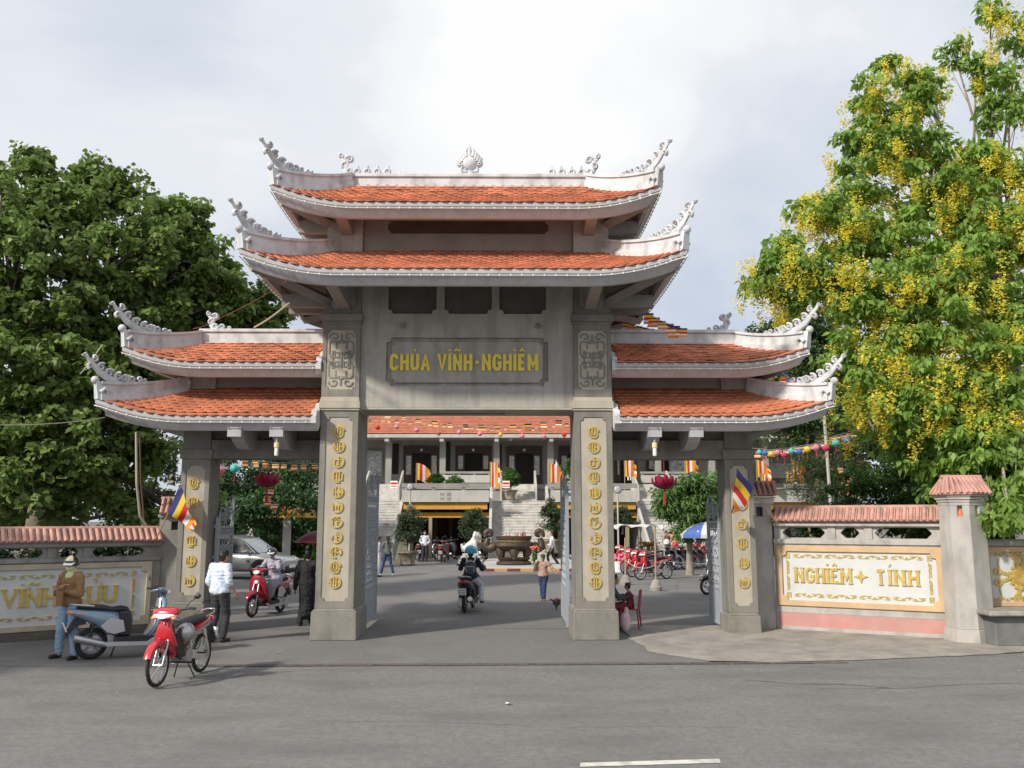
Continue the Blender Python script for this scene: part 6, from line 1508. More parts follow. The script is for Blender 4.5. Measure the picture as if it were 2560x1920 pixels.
roofm = MB(); roofm.add([(-.64, -1.72, 1.46), (.64, -1.72, 1.46), (.63, -1.2, 1.60), (-.63, -1.2, 1.60), (-.63, -.2, 1.63), (.63, -.2, 1.63), (.60, .38, 1.53), (-.60, .38, 1.53), (-.60, .38, 1.49), (.60, .38, 1.49), (.64, -1.72, 1.42), (-.64, -1.72, 1.42)], [(0, 1, 2, 3), (3, 2, 5, 4), (4, 5, 6, 7), (7, 6, 9, 8), (8, 9, 10, 11), (11, 10, 1, 0), (0, 3, 4, 7, 8, 11), (1, 10, 9, 6, 5, 2)]); roofm.build('roof', CARP, car, smooth=30)
CG = mat('car_glass', (.02, .025, .03), .05, spec=.8)
mb = MB(); mb.add([(-.78, 1.18, .99), (.78, 1.18, .99), (.60, .40, 1.50), (-.60, .40, 1.50), (-.72, 1.10, .96), (.72, 1.10, .96), (.56, .34, 1.46), (-.56, .34, 1.46)], [(0, 1, 2, 3), (7, 6, 5, 4), (0, 4, 5, 1), (1, 5, 6, 2), (2, 6, 7, 3), (3, 7, 4, 0)]); mb.build('windscreen', mat('windscreen_glass', (.25, .3, .3), .05, spec=.8), car)
for s_ in (-1, 1):
    for ys in (((-1.85, -1.65), (-1.0, -1.0)), ((-.93, -.93), (-.12, -.15)), ((-.05, -.08), (1.02, .34))):
        (a0, a1), (b0, b1) = ys; mb = MB(); zt = 1.50
        mb.add([(s_*.845, a0, 1.0), (s_*.845, b0, 1.0), (s_*.64, b1, zt), (s_*.64, a1, zt), (s_*.80, a0, 1.0), (s_*.80, b0, 1.0), (s_*.60, b1, zt), (s_*.60, a1, zt)], [(0, 1, 2, 3), (7, 6, 5, 4), (0, 4, 5, 1), (1, 5, 6, 2), (2, 6, 7, 3), (3, 7, 4, 0)]); mb.build('side_window', CG, car)
    for y in (-.96, -.1, 1.08):
        mb = MB(); mb.tube([(s_*.85, y, .98), (s_*.645, y if y < 0 else .36, 1.52)], .035, 5); mb.build('roof_pillar', CARP, car)
    mb = MB(); mb.ell((s_*.98, .78, 1.03), (.10, .06, .07), 10); mb.build('wing_mirror', CARP, car, smooth=60)
    for y in (-1.3, 1.32):
        mb = MB(); mb.tube([(s_*.84, y, .36), (s_*.918, y, .36)], .40, 22); mb.build('wheel_arch', BLACK, car)
        mb = MB(); mb.tube([(s_*.90, y, .34), (s_*.935, y, .34)], .20, 16)
        w = mb.build('wheel', ALU, car); mb = MB(); mb.tube([(s_*.76, y, .34), (s_*.93, y, .34)], .335, 22); mb.build('tyre', RUBBER, w)
    mb = MB(); mb.loft([(1.86, .78, .0, .0, s_*.62), (1.88, .76, .16, .08, s_*.66), (2.10, .70, .13, .06, s_*.58)], 12); mb.build('headlight', GLASSC, car, smooth=50)
    mb = MB(); mb.box(min(s_*.62, s_*.6)-.0, max(s_*.62, s_*.6)+.0, -1.4, .1, 1.64, 1.67); mb.build('roof_rail', BLACK, car)
mb = MB(); mb.box(-.5, .5, 2.10, 2.18, .30, .50); mb.box(-.82, .82, 1.7, 2.12, .22, .36); mb.build('bumper', BLACK, car, bevel=.03)
mb = MB(); mb.box(-.26, .26, 2.18, 2.2, .42, .54); mb.build('number_plate', PLATE, car)
# ------------------------------------------------------------------ people
def CL(n, c, **k): return mat(n, c, .8, var=.10, vscale=14, bump=.35, bscale=22, **k)
def person(label, loc, rz, h, pose=None, top=None, bottom=None, shoes=None, hair='short', vox=.012, long_sleeve=True, robe=None, bulk=1.0, sit=False, fingers=True, collar=None, headdir=0.0, skirt=None, skin=None):
    """joints in metres for a 1.65 m body facing +Y; pose overrides them"""
    s = h/1.65; t = thing('person', label, 'person', loc, rz)
    J = dict(pel=(0, 0, .92), che=(0, .0, 1.20), nek=(0, -.01, 1.385), hed=(0, .015, 1.535), shL=(-.165, 0, 1.345), shR=(.165, 0, 1.345), elL=(-.215, -.03, 1.07), elR=(.215, -.03, 1.07), wrL=(-.225, .05, .84), wrR=(.225, .05, .84),
             hiL=(-.085, 0, .89), hiR=(.085, 0, .89), knL=(-.09, .01, .48), knR=(.09, .01, .48), anL=(-.09, -.03, .085), anR=(.09, -.03, .085), hdL=None, hdR=None, toL=None, toR=None)
    if pose: J.update(pose)
    J = {k: (Vector(v)*s if v is not None else None) for k, v in J.items()}
    sk = skin or SKIN; b = MB(); c = lambda *a: b.cap(*a)
    r = lambda x: x*s
    H = J['hed']; fd = Vector((math.sin(headdir), math.cos(headdir), 0)); sdv = Vector((fd.y, -fd.x, 0)); up = Vector((0, 0, 1))
    b.cap(J['nek'], r(.052), H-up*r(.05), r(.05)); b.ell(H, (r(.078), r(.096), r(.118)), 14, rot=(0, 0, -headdir)); b.ell(H+fd*r(.03)-up*r(.06), (r(.055), r(.06), r(.055)), 12)
    b.cap(H+fd*r(.088)+up*r(.0), r(.009), H+fd*r(.104)-up*r(.028), r(.015), 8)
    b.ell(H+fd*r(.085)-up*r(.058), (r(.026), r(.014), r(.010)), 8, rot=(0, 0, -headdir)); b.ell(H+fd*r(.078)+up*r(.022), (r(.05), r(.018), r(.012)), 8, rot=(0, 0, -headdir))
    for q in (-1, 1): b.ell(H+sdv*q*r(.078)-up*r(.01), (r(.012), r(.022), r(.032)), 8, rot=(0, 0, -headdir))
    b.cap(J['che']-up*r(.02), r(.095), J['pel']+up*r(.05), r(.09)); b.cap(J['shL'], r(.045), J['shR'], r(.045)); b.cap(J['nek']-up*r(.03), r(.06), J['che'], r(.10))
    for S in 'LR':
        q = -1 if S == 'L' else 1
        b.cap(J['sh'+S], r(.048), J['el'+S], r(.037)); b.cap(J['el'+S], r(.037), J['wr'+S], r(.025))
        fo = (J['wr'+S]-J['el'+S]).normalized(); hd = J['hd'+S] or (J['wr'+S]+fo*r(.09)); hdir = (hd-J['wr'+S]).normalized()
        lat = hdir.cross(Vector((1, 0, 0)) if abs(hdir.x) < .8 else Vector((0, 0, 1))).normalized(); nrm = hdir.cross(lat).normalized()
        palm = J['wr'+S]+hdir*r(.045)
        for k, f in enumerate((-.026, -.009, .009, .026)):
            a = palm+lat*r(f)+hdir*r(.03); ln = r((.055, .066, .070, .060)[k]); m1 = a+hdir*ln*.55+nrm*q*r(.008); e = m1+hdir*ln*.45+nrm*q*r(.022)
            b.cap(J['wr'+S]+lat*r(f*.7), r(.017), a, r(.014), 7); b.cap(a, r(.0105), m1, r(.0095), 6); b.cap(m1, r(.0095), e, r(.008), 6)
        a = J['wr'+S]+hdir*r(.02)-lat*r(.028)*1; b.cap(a, r(.014), a-lat*r(.03)+hdir*r(.03)+nrm*q*r(.012), r(.011), 6); b.cap(a-lat*r(.03)+hdir*r(.03)+nrm*q*r(.012), r(.011), a-lat*r(.032)+hdir*r(.062)+nrm*q*r(.02), r(.009), 6)
        b.cap(J['hi'+S], r(.075), J['kn'+S], r(.052)); b.cap(J['kn'+S], r(.05), J['an'+S], r(.034)); 
        tv = J['to'+S]
        toe = tv if tv is not None else J['an'+S]+Vector((q*r(.02), r(.15), -r(.05)))
        heel = J['an'+S]+Vector((0, -r(.02), -r(.045))); b.cap(heel, r(.033), toe, r(.026), 8); b.cap(J['an'+S], r(.034), heel, r(.034), 8)
    body = organic('body', b, sk, t, vox, 2)
    g = MB()
    for q in (-1, 1): g.ell(H+fd*r(.088)+sdv*q*r(.031)+up*r(.006), (r(.011), r(.009), r(.007)), 8)
    g.build('eyes', INK, body)
    if hair == 'short' or hair == 'long':
        g = MB(); g.ell(H+up*r(.022)-fd*r(.014), (r(.088), r(.102), r(.112)), 14, rot=(0, 0, -headdir)); g.ell(H-fd*r(.05)-up*r(.02), (r(.076), r(.058), r(.085)), 12, rot=(0, 0, -headdir))
        for k in range(14):
            a = k*2.4; g.ell(H+up*r(.05+.05*abs(math.sin(k)))+Vector((math.cos(a)*.06, math.sin(a)*.06, 0))*s-fd*r(.015), r(.032), 7)
        if hair == 'long': g.cap(H-fd*r(.08)-up*r(.02), r(.05), J['nek']-fd*r(.07)-up*r(.06), r(.035)); g.cap(J['nek']-fd*r(.07)-up*r(.06), r(.034), J['nek']-fd*r(.09)-up*r(.24), r(.018))
        # keep the face clear
        me_o = organic('hair', g, HAIR, t, max(vox, .012), 1)
        for v in me_o.data.vertices:
            d = v.co-H; f = d.dot(fd)
            if f > r(.045) and d.z < r(.05): v.co -= fd*(f-r(.045))
    if bottom is not None:
        g = MB(); g.cap(J['hiL']+Vector((0, -r(.015), r(.03))), r(.098), J['hiR']+Vector((0, -r(.015), r(.03))), r(.098)); g.cap(J['pel']+up*r(.06), r(.105), J['pel'], r(.11))
        for S in 'LR': g.cap(J['hi'+S], r(.098*bulk), J['kn'+S], r(.068*bulk)); g.cap(J['kn'+S], r(.067*bulk), J['an'+S]+up*r(.015), r(.060*bulk))
        organic('trousers', g, bottom, t, max(vox, .012), 6, folds=.006)
    if skirt is not None:
        g = MB(); k0, k1 = J['knL'], J['knR']; g.cap(J['hiL'], r(.13), k0+Vector((0, .02, 0))*s, r(.12)); g.cap(J['hiR'], r(.13), k1+Vector((0, .02, 0))*s, r(.12)); g.cap(k0, r(.12), J['anL']+up*r(.16), r(.10)); g.cap(k1, r(.12), J['anR']+up*r(.16), r(.10))
        g.cap((k0+k1)/2, r(.13), (J['anL']+J['anR'])/2+up*r(.16), r(.11)); organic('skirt', g, skirt, t, max(vox, .014), 6, folds=.012)
    if robe is not None:
        g = MB(); g.cap(J['che'], r(.15), J['pel'], r(.15)); g.cap(J['pel'], r(.16), (J['knL']+J['knR'])/2, r(.17)); g.cap((J['knL']+J['knR'])/2, r(.17), (J['anL']+J['anR'])/2+up*r(.20), r(.16)); organic('robe_skirt', g, robe, t, max(vox, .014), 6, folds=.012)
    if top is not None:
        g = MB(); che, pel = J['che'], J['pel']; ax = (J['shR']-J['shL']).normalized()
        for k in range(7):
            u = k/6; cc = che.lerp(pel, u)+up*r(.06*(1-u)); w = (.165-.035*math.sin(u*PI)+.024*u)*bulk; a_ = math.atan2(ax.y, ax.x); g.ell(cc, (r(w), r((.116+.022*u)*bulk), r(.10)), 14, rot=(0, 0, a_))
        g.cap(J['shL']+up*r(.0), r(.062), J['shR'], r(.062)); g.cap(J['nek']-up*r(.02), r(.064), che, r(.12))
        for S in 'LR':
            g.cap(J['sh'+S], r(.068*bulk), J['el'+S], r(.055*bulk))
            g.cap(J['el'+S], r(.055*bulk), J['el'+S].lerp(J['wr'+S], .96 if long_sleeve else .2), r(.046*bulk))
        organic('shirt', g, top, t, max(vox, .012), 9, folds=.009)
    if collar is not None:
        g = MB(); g.tube([J['nek']+up*r(.02)+Vector((math.cos(a)*.062, math.sin(a)*.062-.0, .0))*s for a in [2*PI*i/14 for i in range(14)]], r(.020), 7, closed=True); g.build('collar', collar, t, smooth=60)
    if shoes is not None:
        g = MB()
        for S in 'LR':
            q = -1 if S == 'L' else 1; tv = J['to'+S]; toe = tv if tv is not None else J['an'+S]+Vector((q*r(.02), r(.15), -r(.05)))
            heel = J['an'+S]+Vector((0, -r(.02), -r(.045))); g = MB(); g.cap(heel, r(.040), toe, r(.034), 9); g.cap(J['an'+S]-up*r(.02), r(.038), heel, r(.040), 9); organic('shoe', g, shoes, t, max(vox, .010), 2)
    t['_H'] = 0; del t['_H']
    return t, J, (H, fd, sdv, up, s)
def helmet(t, hd, m, label_m=None, visor=None, k=1.0, two=None):
    H, fd, sdv, up, s = hd; g = MB(); n = 16; c = H+up*.03*s-fd*.005*s
    M = Matrix(((sdv.x, fd.x, 0, c.x), (sdv.y, fd.y, 0, c.y), (0, 0, 1, c.z), (0, 0, 0, 1)))
    g = MB(M); prof = [(.128*math.cos(a), .125*math.sin(a)) for a in [math.radians(-18+108*i/9) for i in range(10)]]
    g.lathe([(p*s*k, z*s*k) for p, z in prof[:-1]]+[(0.001, .126*s*k)], n=n, sy=1.12); g.lathe([(.118*s*k, -.035*s*k), (.128*s*k, -.04*s*k), (.128*s*k, -.03*s*k)], n=n, sy=1.12)
    o = g.build('helmet', m, t, smooth=60)
    if two:
        g = MB(M); g.lathe([(p*s*k*1.012, z*s*k*1.012) for p, z in prof[3:]], n=10, sy=1.12, a0=PI*.33, a1=PI*.67); g.build('helmet_stripe', two, o, smooth=60)
    if visor:
        g = MB(M); g.add([(-.09*s, .10*s, -.0*s), (.09*s, .10*s, 0), (.07*s, .205*s, -.03*s), (-.07*s, .205*s, -.03*s), (-.09*s, .10*s, .012*s), (.09*s, .10*s, .012*s), (.07*s, .20*s, -.02*s), (-.07*s, .20*s, -.02*s)], [(0, 3, 2, 1), (4, 5, 6, 7), (0, 1, 5, 4), (1, 2, 6, 5), (2, 3, 7, 6), (3, 0, 4, 7)]); g.build('visor', visor, o)
    return o
TAN = CL('tan_jacket', (.25, .14, .06)); JEAN = CL('light_blue_jeans', (.28, .40, .55)); WSH = CL('white_blue_shirt', (.60, .68, .78)); DTR = CL('charcoal_trousers', (.035, .035, .038)); BROBE = CL('black_robe', (.010, .010, .012))
PALEY = CL('pale_yellow_scarf', (.62, .62, .36)); LAV = CL('lavender_grey_dress', (.36, .35, .42)); DNAVY = CL('dark_navy_top', (.015, .018, .035)); WTR = CL('white_trousers', (.62, .62, .68)); ORSH = CL('checked_orange_shirt', (.40, .26, .20)); GSH = CL('grey_green_top', (.12, .13, .12)); BLJ = CL('dark_blue_jeans', (.02, .045, .12)); WHSH = CL('white_shirt', (.68, .68, .72)); BRSH = CL('brown_patterned_shirt', (.22, .08, .04)); REDT = CL('dark_red_cloth', (.18, .02, .03)); GREENT = CL('dark_green_cloth', (.03, .08, .06))
WHP = mat('white_plastic', (.75, .75, .76), .4); SHOE = mat('dark_shoe', (.03, .022, .02), .5)
# 1 helmeted person with folded arms
g_ = G(140*D_, 1424*D_)
t, J, hd = person('person in tan jacket, light jeans and black helmet standing by the blue scooter', (g_.x, g_.y+.05, 0), math.radians(158), 1.62,
    dict(hiL=(-.09, 0, .89), hiR=(.09, 0, .89), knL=(-.14, .03, .48), knR=(.15, .02, .48), anL=(-.18, 0, .085), anR=(.20, -.02, .085),
         elL=(-.26, .05, 1.06), elR=(.26, .05, 1.06), wrL=(.03, .22, 1.12), wrR=(-.05, .24, 1.17), hdL=(.12, .23, 1.15), hdR=(-.13, .22, 1.22), hed=(0, .03, 1.53)), TAN, JEAN, SHOE, None, .009, bulk=1.12, headdir=-.5)
helmet(t, hd, mat('black_gloss', (.012, .012, .013), .15, coat=.8), visor=GLASSC, two=mat('cream_helmet_stripe', (.62, .60, .36), .3))
g = MB(); H, fd, sdv, up, s = hd; g.ell(H-up*.05*s+fd*.035*s, (.070*s, .078*s, .058*s), 12); g.cap(J['nek']+up*.04*s, .07*s, J['nek']-up*.05*s+Vector((0, .04, 0)), .088*s); organic('scarf', g, PALEY, t, .012, 2)
g = MB(); g.slab([(.24, .86), (.27, .86), (.28, 1.1), (.24, 1.1)], -.10, .02, .01); g.build('jacket_flap', TAN, t)
# 2 man in white shirt
t, J, hd = person('person in white shirt with rolled sleeves and dark trousers walking in at the left gate', (-5.27, 17.15, 0), math.radians(-22), 1.68,
    dict(hed=(.02, .07, 1.52), nek=(0, .02, 1.385), elL=(-.21, -.06, 1.07), wrL=(-.20, .03, .86), elR=(.22, -.02, 1.07), wrR=(.26, .12, .86), knL=(-.08, .02, .48), anL=(-.08, -.12, .09), knR=(.10, .10, .48), anR=(.10, .02, .085)), WSH, DTR, SHOE, 'short', .009, long_sleeve=False, bulk=1.08, headdir=.35)
# 3 rider in grey on red scooter
t, J, hd = person('rider in long lavender-grey clothes and grey helmet sitting on the red scooter', (-5.56, 22.32, 0), math.radians(164), 1.60,
    dict(pel=(0, -.05, .86), che=(0, .06, 1.13), nek=(0, .10, 1.32), hed=(0, .14, 1.46), shL=(-.165, .08, 1.28), shR=(.165, .08, 1.28), elL=(-.25, .22, 1.08), elR=(.25, .22, 1.08), wrL=(-.28, .42, 1.06), wrR=(.28, .42, 1.06), hiL=(-.10, 0, .82), hiR=(.10, 0, .82), knL=(-.16, .40, .70), knR=(.22, .36, .62), anL=(-.12, .38, .34), anR=(.34, .22, .09)), LAV, None, SHOE, None, .012, bulk=1.05, skirt=LAV, headdir=-.3)
helmet(t, hd, DGREY, visor=GLASSC); g = MB(); H, fd, sdv, up, s = hd; g.ell(H-up*.05*s+fd*.035*s, (.070*s, .078*s, .058*s), 12); organic('face_mask', g, LAV, t, .012, 2)
# 4 black robe with umbrella
t, J, hd = person('person in long black robe walking away beside the left main pillar', (-4.20, 19.75, 0), math.radians(-10), 1.60,
    dict(elL=(-.24, -.05, 1.05), wrL=(-.29, .02, .80), elR=(.26, .10, 1.10), wrR=(.30, .20, 1.30), hdR=(.30, .21, 1.38), anL=(-.09, -.14, .09), anR=(.10, .04, .085)), BROBE, BROBE, SHOE, 'short', .011, bulk=1.15, robe=BROBE)
um = thing('umbrella', 'dark red open umbrella held up by the person in black at the left main pillar', 'umbrella', (-3.98, 19.95, .02))
mb = MB(); R_ = .60; n = 8; vs = [(0, 0, 1.98)]
for j in range(1, 5):
    for k in range(n*2):
        a = 2*PI*k/(n*2); rr = R_*j/4*(1 if k % 2 == 0 else .96); vs.append((rr*math.cos(a), rr*math.sin(a), 1.98-.26*(j/4)**2+(0 if k % 2 == 0 else .008)))
fs = [(0, 1+k, 1+(k+1) % (2*n)) for k in range(2*n)]+[(1+(j-1)*2*n+k, 1+j*2*n+k, 1+j*2*n+(k+1) % (2*n), 1+(j-1)*2*n+(k+1) % (2*n)) for j in range(1, 4) for k in range(2*n)]
mb.add(vs, fs); mb.build('canopy', mat('dark_red_nylon', (.20, .02, .05), .5, trans=.3), um, smooth=40)
mb = MB(); mb.tube([(0, 0, 2.04), (0, 0, 1.25)], .008, 6); mb.tube([(0, 0, 1.25), (0, .03, 1.21), (0, .06, 1.25)], .01, 6); mb.build('shaft', BLACK, um)
# 5 rider with blue helmet
t, J, hd = person('rider with sky-blue helmet and backpack seen from behind on the dark scooter', (-.82, 22.55, 0), math.radians(-7), 1.60,
    dict(pel=(0, 0, .88), che=(0, .04, 1.13), nek=(0, .07, 1.32), hed=(0, .10, 1.47), shL=(-.17, .06, 1.28), shR=(.17, .06, 1.28), elL=(-.28, .20, 1.06), elR=(.28, .20, 1.06), wrL=(-.30, .50, 1.08), wrR=(.30, .50, 1.08), hiL=(-.10, .02, .84), hiR=(.10, .02, .84), knL=(-.20, .42, .66), knR=(.22, .40, .64), anL=(-.18, .32, .34), anR=(.26, .24, .28)), DNAVY, WTR, SHOE, 'long', .012, bulk=1.1)
helmet(t, hd, mat('sky_blue_helmet', (.04, .36, .62), .3, coat=.6), k=1.28)
bp = thing('backpack', 'grey and teal backpack worn by the rider with the sky-blue helmet', 'backpack', (-.80, 22.35, 0), math.radians(-7))
mb = MB(); mb.ell((0, 0, 1.08), (.14, .085, .20), 14); mb.ell((0, -.05, 1.0), (.11, .06, .10), 12); organic('pack_body', mb, mat('pack_grey_teal', (.06, .09, .10), .7), bp, .012, 1)
mb = MB(); mb.tube([(-.11, -.05, 1.20), (0, -.09, 1.24), (.11, -.05, 1.20)], .012, 6); mb.tube([(-.09, -.08, .98), (-.1, -.09, 1.10), (.1, -.09, 1.10), (.09, -.08, .98)], .010, 6); mb.build('pack_trim', mat('pale_pack_trim', (.5, .52, .5), .6), bp)
for s_ in (-1, 1): mb = MB(); mb.tube([(s_*.09, .0, 1.22), (s_*.12, .10, 1.36), (s_*.13, .24, 1.25)], .022, 6, flat=.4); mb.build('shoulder_strap', mat('pale_pack_trim', (.5, .52, .5), .6), bp)
# 6 small person with flowers
t, J, hd = person('small person in a brown cap and checked shirt walking towards the viewer holding up flowers', (1.10, 25.5, 0), math.radians(172), 1.27,
    dict(elL=(-.34, .02, 1.16), wrL=(-.50, .06, .98), elR=(.24, .04, 1.12), wrR=(.28, .16, 1.28), hdR=(.28, .18, 1.36), knL=(-.05, .04, .48), anL=(-.03, .03, .085), knR=(.05, .0, .48), anR=(.03, -.08, .085)), ORSH, BLJ, mat('orange_sandal', (.45, .16, .05), .6), 'short', .012, bulk=1.12)
g = MB(); H, fd, sdv, up, s = hd; g.ell(H+up*.06*s, (.095*s, .105*s, .075*s), 12); g.cap(H+fd*.08*s+up*.045*s, .05*s, H+fd*.15*s+up*.03*s, .03*s); organic('cap', g, CL('brown_cap', (.07, .055, .04)), t, .012, 1)
def bouquet(loc, label, h=.55, w=.16, n=14, col=(.75, .18, .14), seed=1, stems=True, name='bouquet'):
    t = thing(name, label, 'flowers', loc); rr = random.Random(seed); mb = MB(); fl = MB()
    for i in range(n):
        a = rr.uniform(0, 2*PI); q = rr.uniform(0, w); e = (q*math.cos(a), q*math.sin(a), h*rr.uniform(.8, 1)); mb.tube([(0, 0, 0), (e[0]*.3, e[1]*.3, h*.5), e], .006, 4); fl.ell(e, (.035, .035, .03), 7)
        for k in range(2): fl2 = mb; z = h*rr.uniform(.3, .7); fl2.add([(e[0]*.4, e[1]*.4, z), (e[0]*.4+.05*math.cos(a), e[1]*.4+.05*math.sin(a), z+.06), (e[0]*.4+.02, e[1]*.4, z+.13)], [(0, 1, 2)])
    mb.build('stems', mat('stem_green', (.06, .16, .04), .7), t); fl.build('blooms', mat('bloom_%02d' % int(col[1]*100), col, .7, var=.3, vscale=30), t, smooth=60, kind='stuff')
    return t
p_ = t.matrix_basis @ J['wrR']; bouquet((p_.x-.02, p_.y, p_.z-.12), 'bunch of coral red flowers held up by the small person in the cap', .62, .14)
# 7.. distant people
def far(label, px, py, rz, h, top, bottom, pose=None, **k):
    gg = G(px*D_, py*D_) if not isinstance(py, tuple) else P(px*D_, py[0]*D_, py[1]); return person(label, gg, math.radians(rz), h, pose, top, bottom, vox=.018, **k)
far('woman in grey top and dark jeans striding away by the left gate leaf', 836, 1243, 20, 1.56, GSH, BLJ, dict(hiL=(-.08, 0, .89), knL=(-.16, .06, .48), anL=(-.26, .0, .09), knR=(.16, -.02, .48), anR=(.24, -.10, .09), elL=(-.27, .0, 1.07), wrL=(-.34, .10, .87), elR=(.25, -.05, 1.07), wrR=(.27, -.04, .84)), hair='long', shoes=WHP, bulk=.95)
far('person in red cap, white shirt and black trousers standing by the undercroft post', 917, 1214, 190, 1.62, WHSH, DTR, dict(elL=(-.26, -.04, 1.1), wrL=(-.15, .08, .98), elR=(.26, -.04, 1.1), wrR=(.15, .08, .98)), hair='short', shoes=SHOE)
far('man in white shirt and dark trousers walking left near the right gate leaf', 1193, 1224, 92, 1.66, WHSH, DTR, dict(knL=(-.09, .22, .52), anL=(-.09, .18, .10), knR=(.09, -.05, .48), anR=(.09, -.30, .11), elR=(.2, .0, 1.08), wrR=(.2, .18, 1.0)), hair='short', shoes=SHOE)
far('person in white trousers half hidden behind the left gate leaf', 818, 1246, -80, 1.55, LAV, WTR, None, hair='short', shoes=SHOE)
far('person in brown patterned shirt and white cap sitting on a motorbike below the right stair', 1441, 1212, -150, 1.6, BRSH, DTR, dict(pel=(0, 0, .90), knL=(-.2, .3, .7), anL=(-.2, .2, .3), knR=(.2, .3, .7), anR=(.2, .2, .3)), hair='short', shoes=SHOE)
far('person in orange and white shirt bending at the foot of the right stair', 1457, 1208, 100, 1.66, CL('orange_shirt', (.6, .28, .14)), WHSH, dict(elR=(.3, .1, 1.2), wrR=(.3, .3, 1.25)), hair='short', shoes=SHOE)
far('person in white shirt on the temple gallery beside the third flag', 1203, (1043, 60.0), 80, 1.6, WHSH, DTR, None, hair='short', shoes=SHOE)
far('person in white standing on the gallery left of the right hall door', 1360, (1040, 60.0), 170, 1.6, WHSH, WTR, None, hair='short', shoes=SHOE)
# child and adult at the foot of the right main pillar
ch = thing('plastic_chair', 'red plastic chair behind the right main pillar with a child on it', 'chair', (2.62, 19.1, 0), math.radians(75))
RP = mat('red_plastic', (.25, .015, .025), .4)
mb = MB(); mb.slab([(-.19, .40), (.19, .40), (.19, .425), (-.19, .425)], -.20, .20, .01); mb.build('seat', RP, ch)
mb = MB(); mb.slab([(-.20, .42), (-.24, .80), (-.215, .80), (-.175, .42)], -.19, .19, .01); mb.build('backrest', RP, ch)
for a in (-1, 1):
    for b_ in (-1, 1): mb = MB(); mb.tube([(a*.17, b_*.17, .40), (a*.20, b_*.21, 0)], .018, 6); mb.build('leg', RP, ch)
person('small child with a black topknot sitting on the red plastic chair', (2.60, 19.1, -.02), math.radians(75), 1.0,
    dict(pel=(0, -.05, .78), che=(0, -.03, 1.08), nek=(0, 0, 1.28), hed=(0, .04, 1.46), shL=(-.16, 0, 1.24), shR=(.16, 0, 1.24), elL=(-.2, .12, 1.02), elR=(.2, .12, 1.02), wrL=(-.12, .3, 1.0), wrR=(.12, .3, 1.0), hiL=(-.09, .02, .76), hiR=(.09, .02, .76), knL=(-.1, .40, .76), knR=(.1, .40, .76), anL=(-.1, .42, .38), anR=(.1, .42, .38)), REDT, REDT, None, 'short', .012, long_sleeve=False)
t, J, hd = person('adult in dark green crouching half hidden behind the right main pillar', (2.20, 19.15, 0), math.radians(-90), 1.55,
    dict(pel=(0, -.1, .42), che=(0, .02, .72), nek=(0, .08, .92), hed=(0, .12, 1.06), shL=(-.165, .06, .88), shR=(.165, .06, .88), elL=(-.2, .2, .68), elR=(.2, .2, .68), wrL=(-.12, .42, .70), wrR=(.12, .42, .70), hiL=(-.1, -.05, .40), hiR=(.1, -.05, .40), knL=(-.12, .32, .52), knR=(.12, .32, .52), anL=(-.12, .12, .09), anR=(.12, .12, .09)), GREENT, REDT, SHOE, 'short', .014)
sk = thing('sack', 'pale pink and white plastic sack standing at the right main pillar base', 'bag', (2.45, 18.55, 0))
mb = MB(); mb.ell((0, 0, .20), (.11, .10, .21), 12); mb.ell((.02, 0, .42), (.05, .05, .08), 8); organic('sack_body', mb, mat('pink_white_plastic', (.62, .45, .47), .5, var=.2, vscale=9), sk, .014, 1)
# ------------------------------------------------------------------ courtyard objects
BRZ = mat('dark_bronze', (.085, .06, .045), .5, metal=.45, var=.35, vscale=5, bump=.8, bscale=16, dirt=(.05, .04, .03), dscale=(4, 4, 4), damt=.6)
g0 = G(1110*D_, 1220*D_, .13); UY = g0.y
U = thing('incense_urn', 'large dark bronze incense urn with curled handles at the foot of the middle stair', 'urn', (g0.x, UY, .13))
k = UY/FP*D_                                       # metres per pixel of the 2212 px view there
def up_(px, py): return ((px-1110)*k, (1220-py)*k)
mb = MB(); mb.lathe([(0, .02), (36*k, .02), (38*k, .08), (35*k, .16), (30*k, .2), (33*k, .24), (36*k, .30), (32*k, .34), (0, .34)], n=26, sy=.7); mb.build('base', BRZ, U, smooth=40)
for x in (-30, 0, 30): mb = MB(); mb.cbox((x*k, 0, .02), (.3, .5, .08)); mb.build('foot', BRZ, U, bevel=.02)
mb = MB(); H_ = lambda y: (1220-y)*k
mb.lathe([(0, H_(1192)), (20*k, H_(1192)), (33*k, H_(1188)), (43*k, H_(1180)), (42*k, H_(1174)), (34*k, H_(1170)), (36*k, H_(1168)), (38*k, H_(1163)), (38*k, H_(1160)), (33*k, H_(1160)), (31*k, H_(1166)), (0, H_(1167))], n=30, sy=.75); mb.build('bowl', BRZ, U, smooth=40)
mb = MB(); mb.lathe([(34.5*k, H_(1171)), (35.2*k, H_(1169))], n=30, sy=.75); mb.build('gilt_band', GOLD, U)
for x in (-28, 0, 28):
    mb = MB(); mb.tube([(x*k, -.3 if x == 0 else 0, H_(1188)), (x*k*1.0, -.42 if x == 0 else -.1, H_(1196)), (x*k*.9, -.38 if x == 0 else -.05, H_(1206))], [.26, .22, .12], 10); mb.ell((x*k*.92, -.4 if x == 0 else -.1, H_(1207)), (.15, .15, .09), 9); mb.build('leg', BRZ, U, smooth=60)
for s_ in (-1, 1):
    mb = MB(); pts = [(40, 1180), (52, 1186), (60, 1183), (58, 1172), (55, 1164)]
    mb.tube([(s_*a*k, 0, H_(b)) for a, b in pts], [.22, .24, .20, .15, .12], 10)
    cx, cz, R_ = s_*53*k, H_(1155), 8.2*k
    mb.tube([(cx-s_*R_*(1-.055*i)*math.cos(i*.55+PI*.75), 0, cz+R_*(1-.055*i)*math.sin(i*.55+PI*.75)*-1) for i in range(14)], [.15-.006*i for i in range(14)], 9)
    mb.build('handle', BRZ, U, smooth=60)
mb = MB()
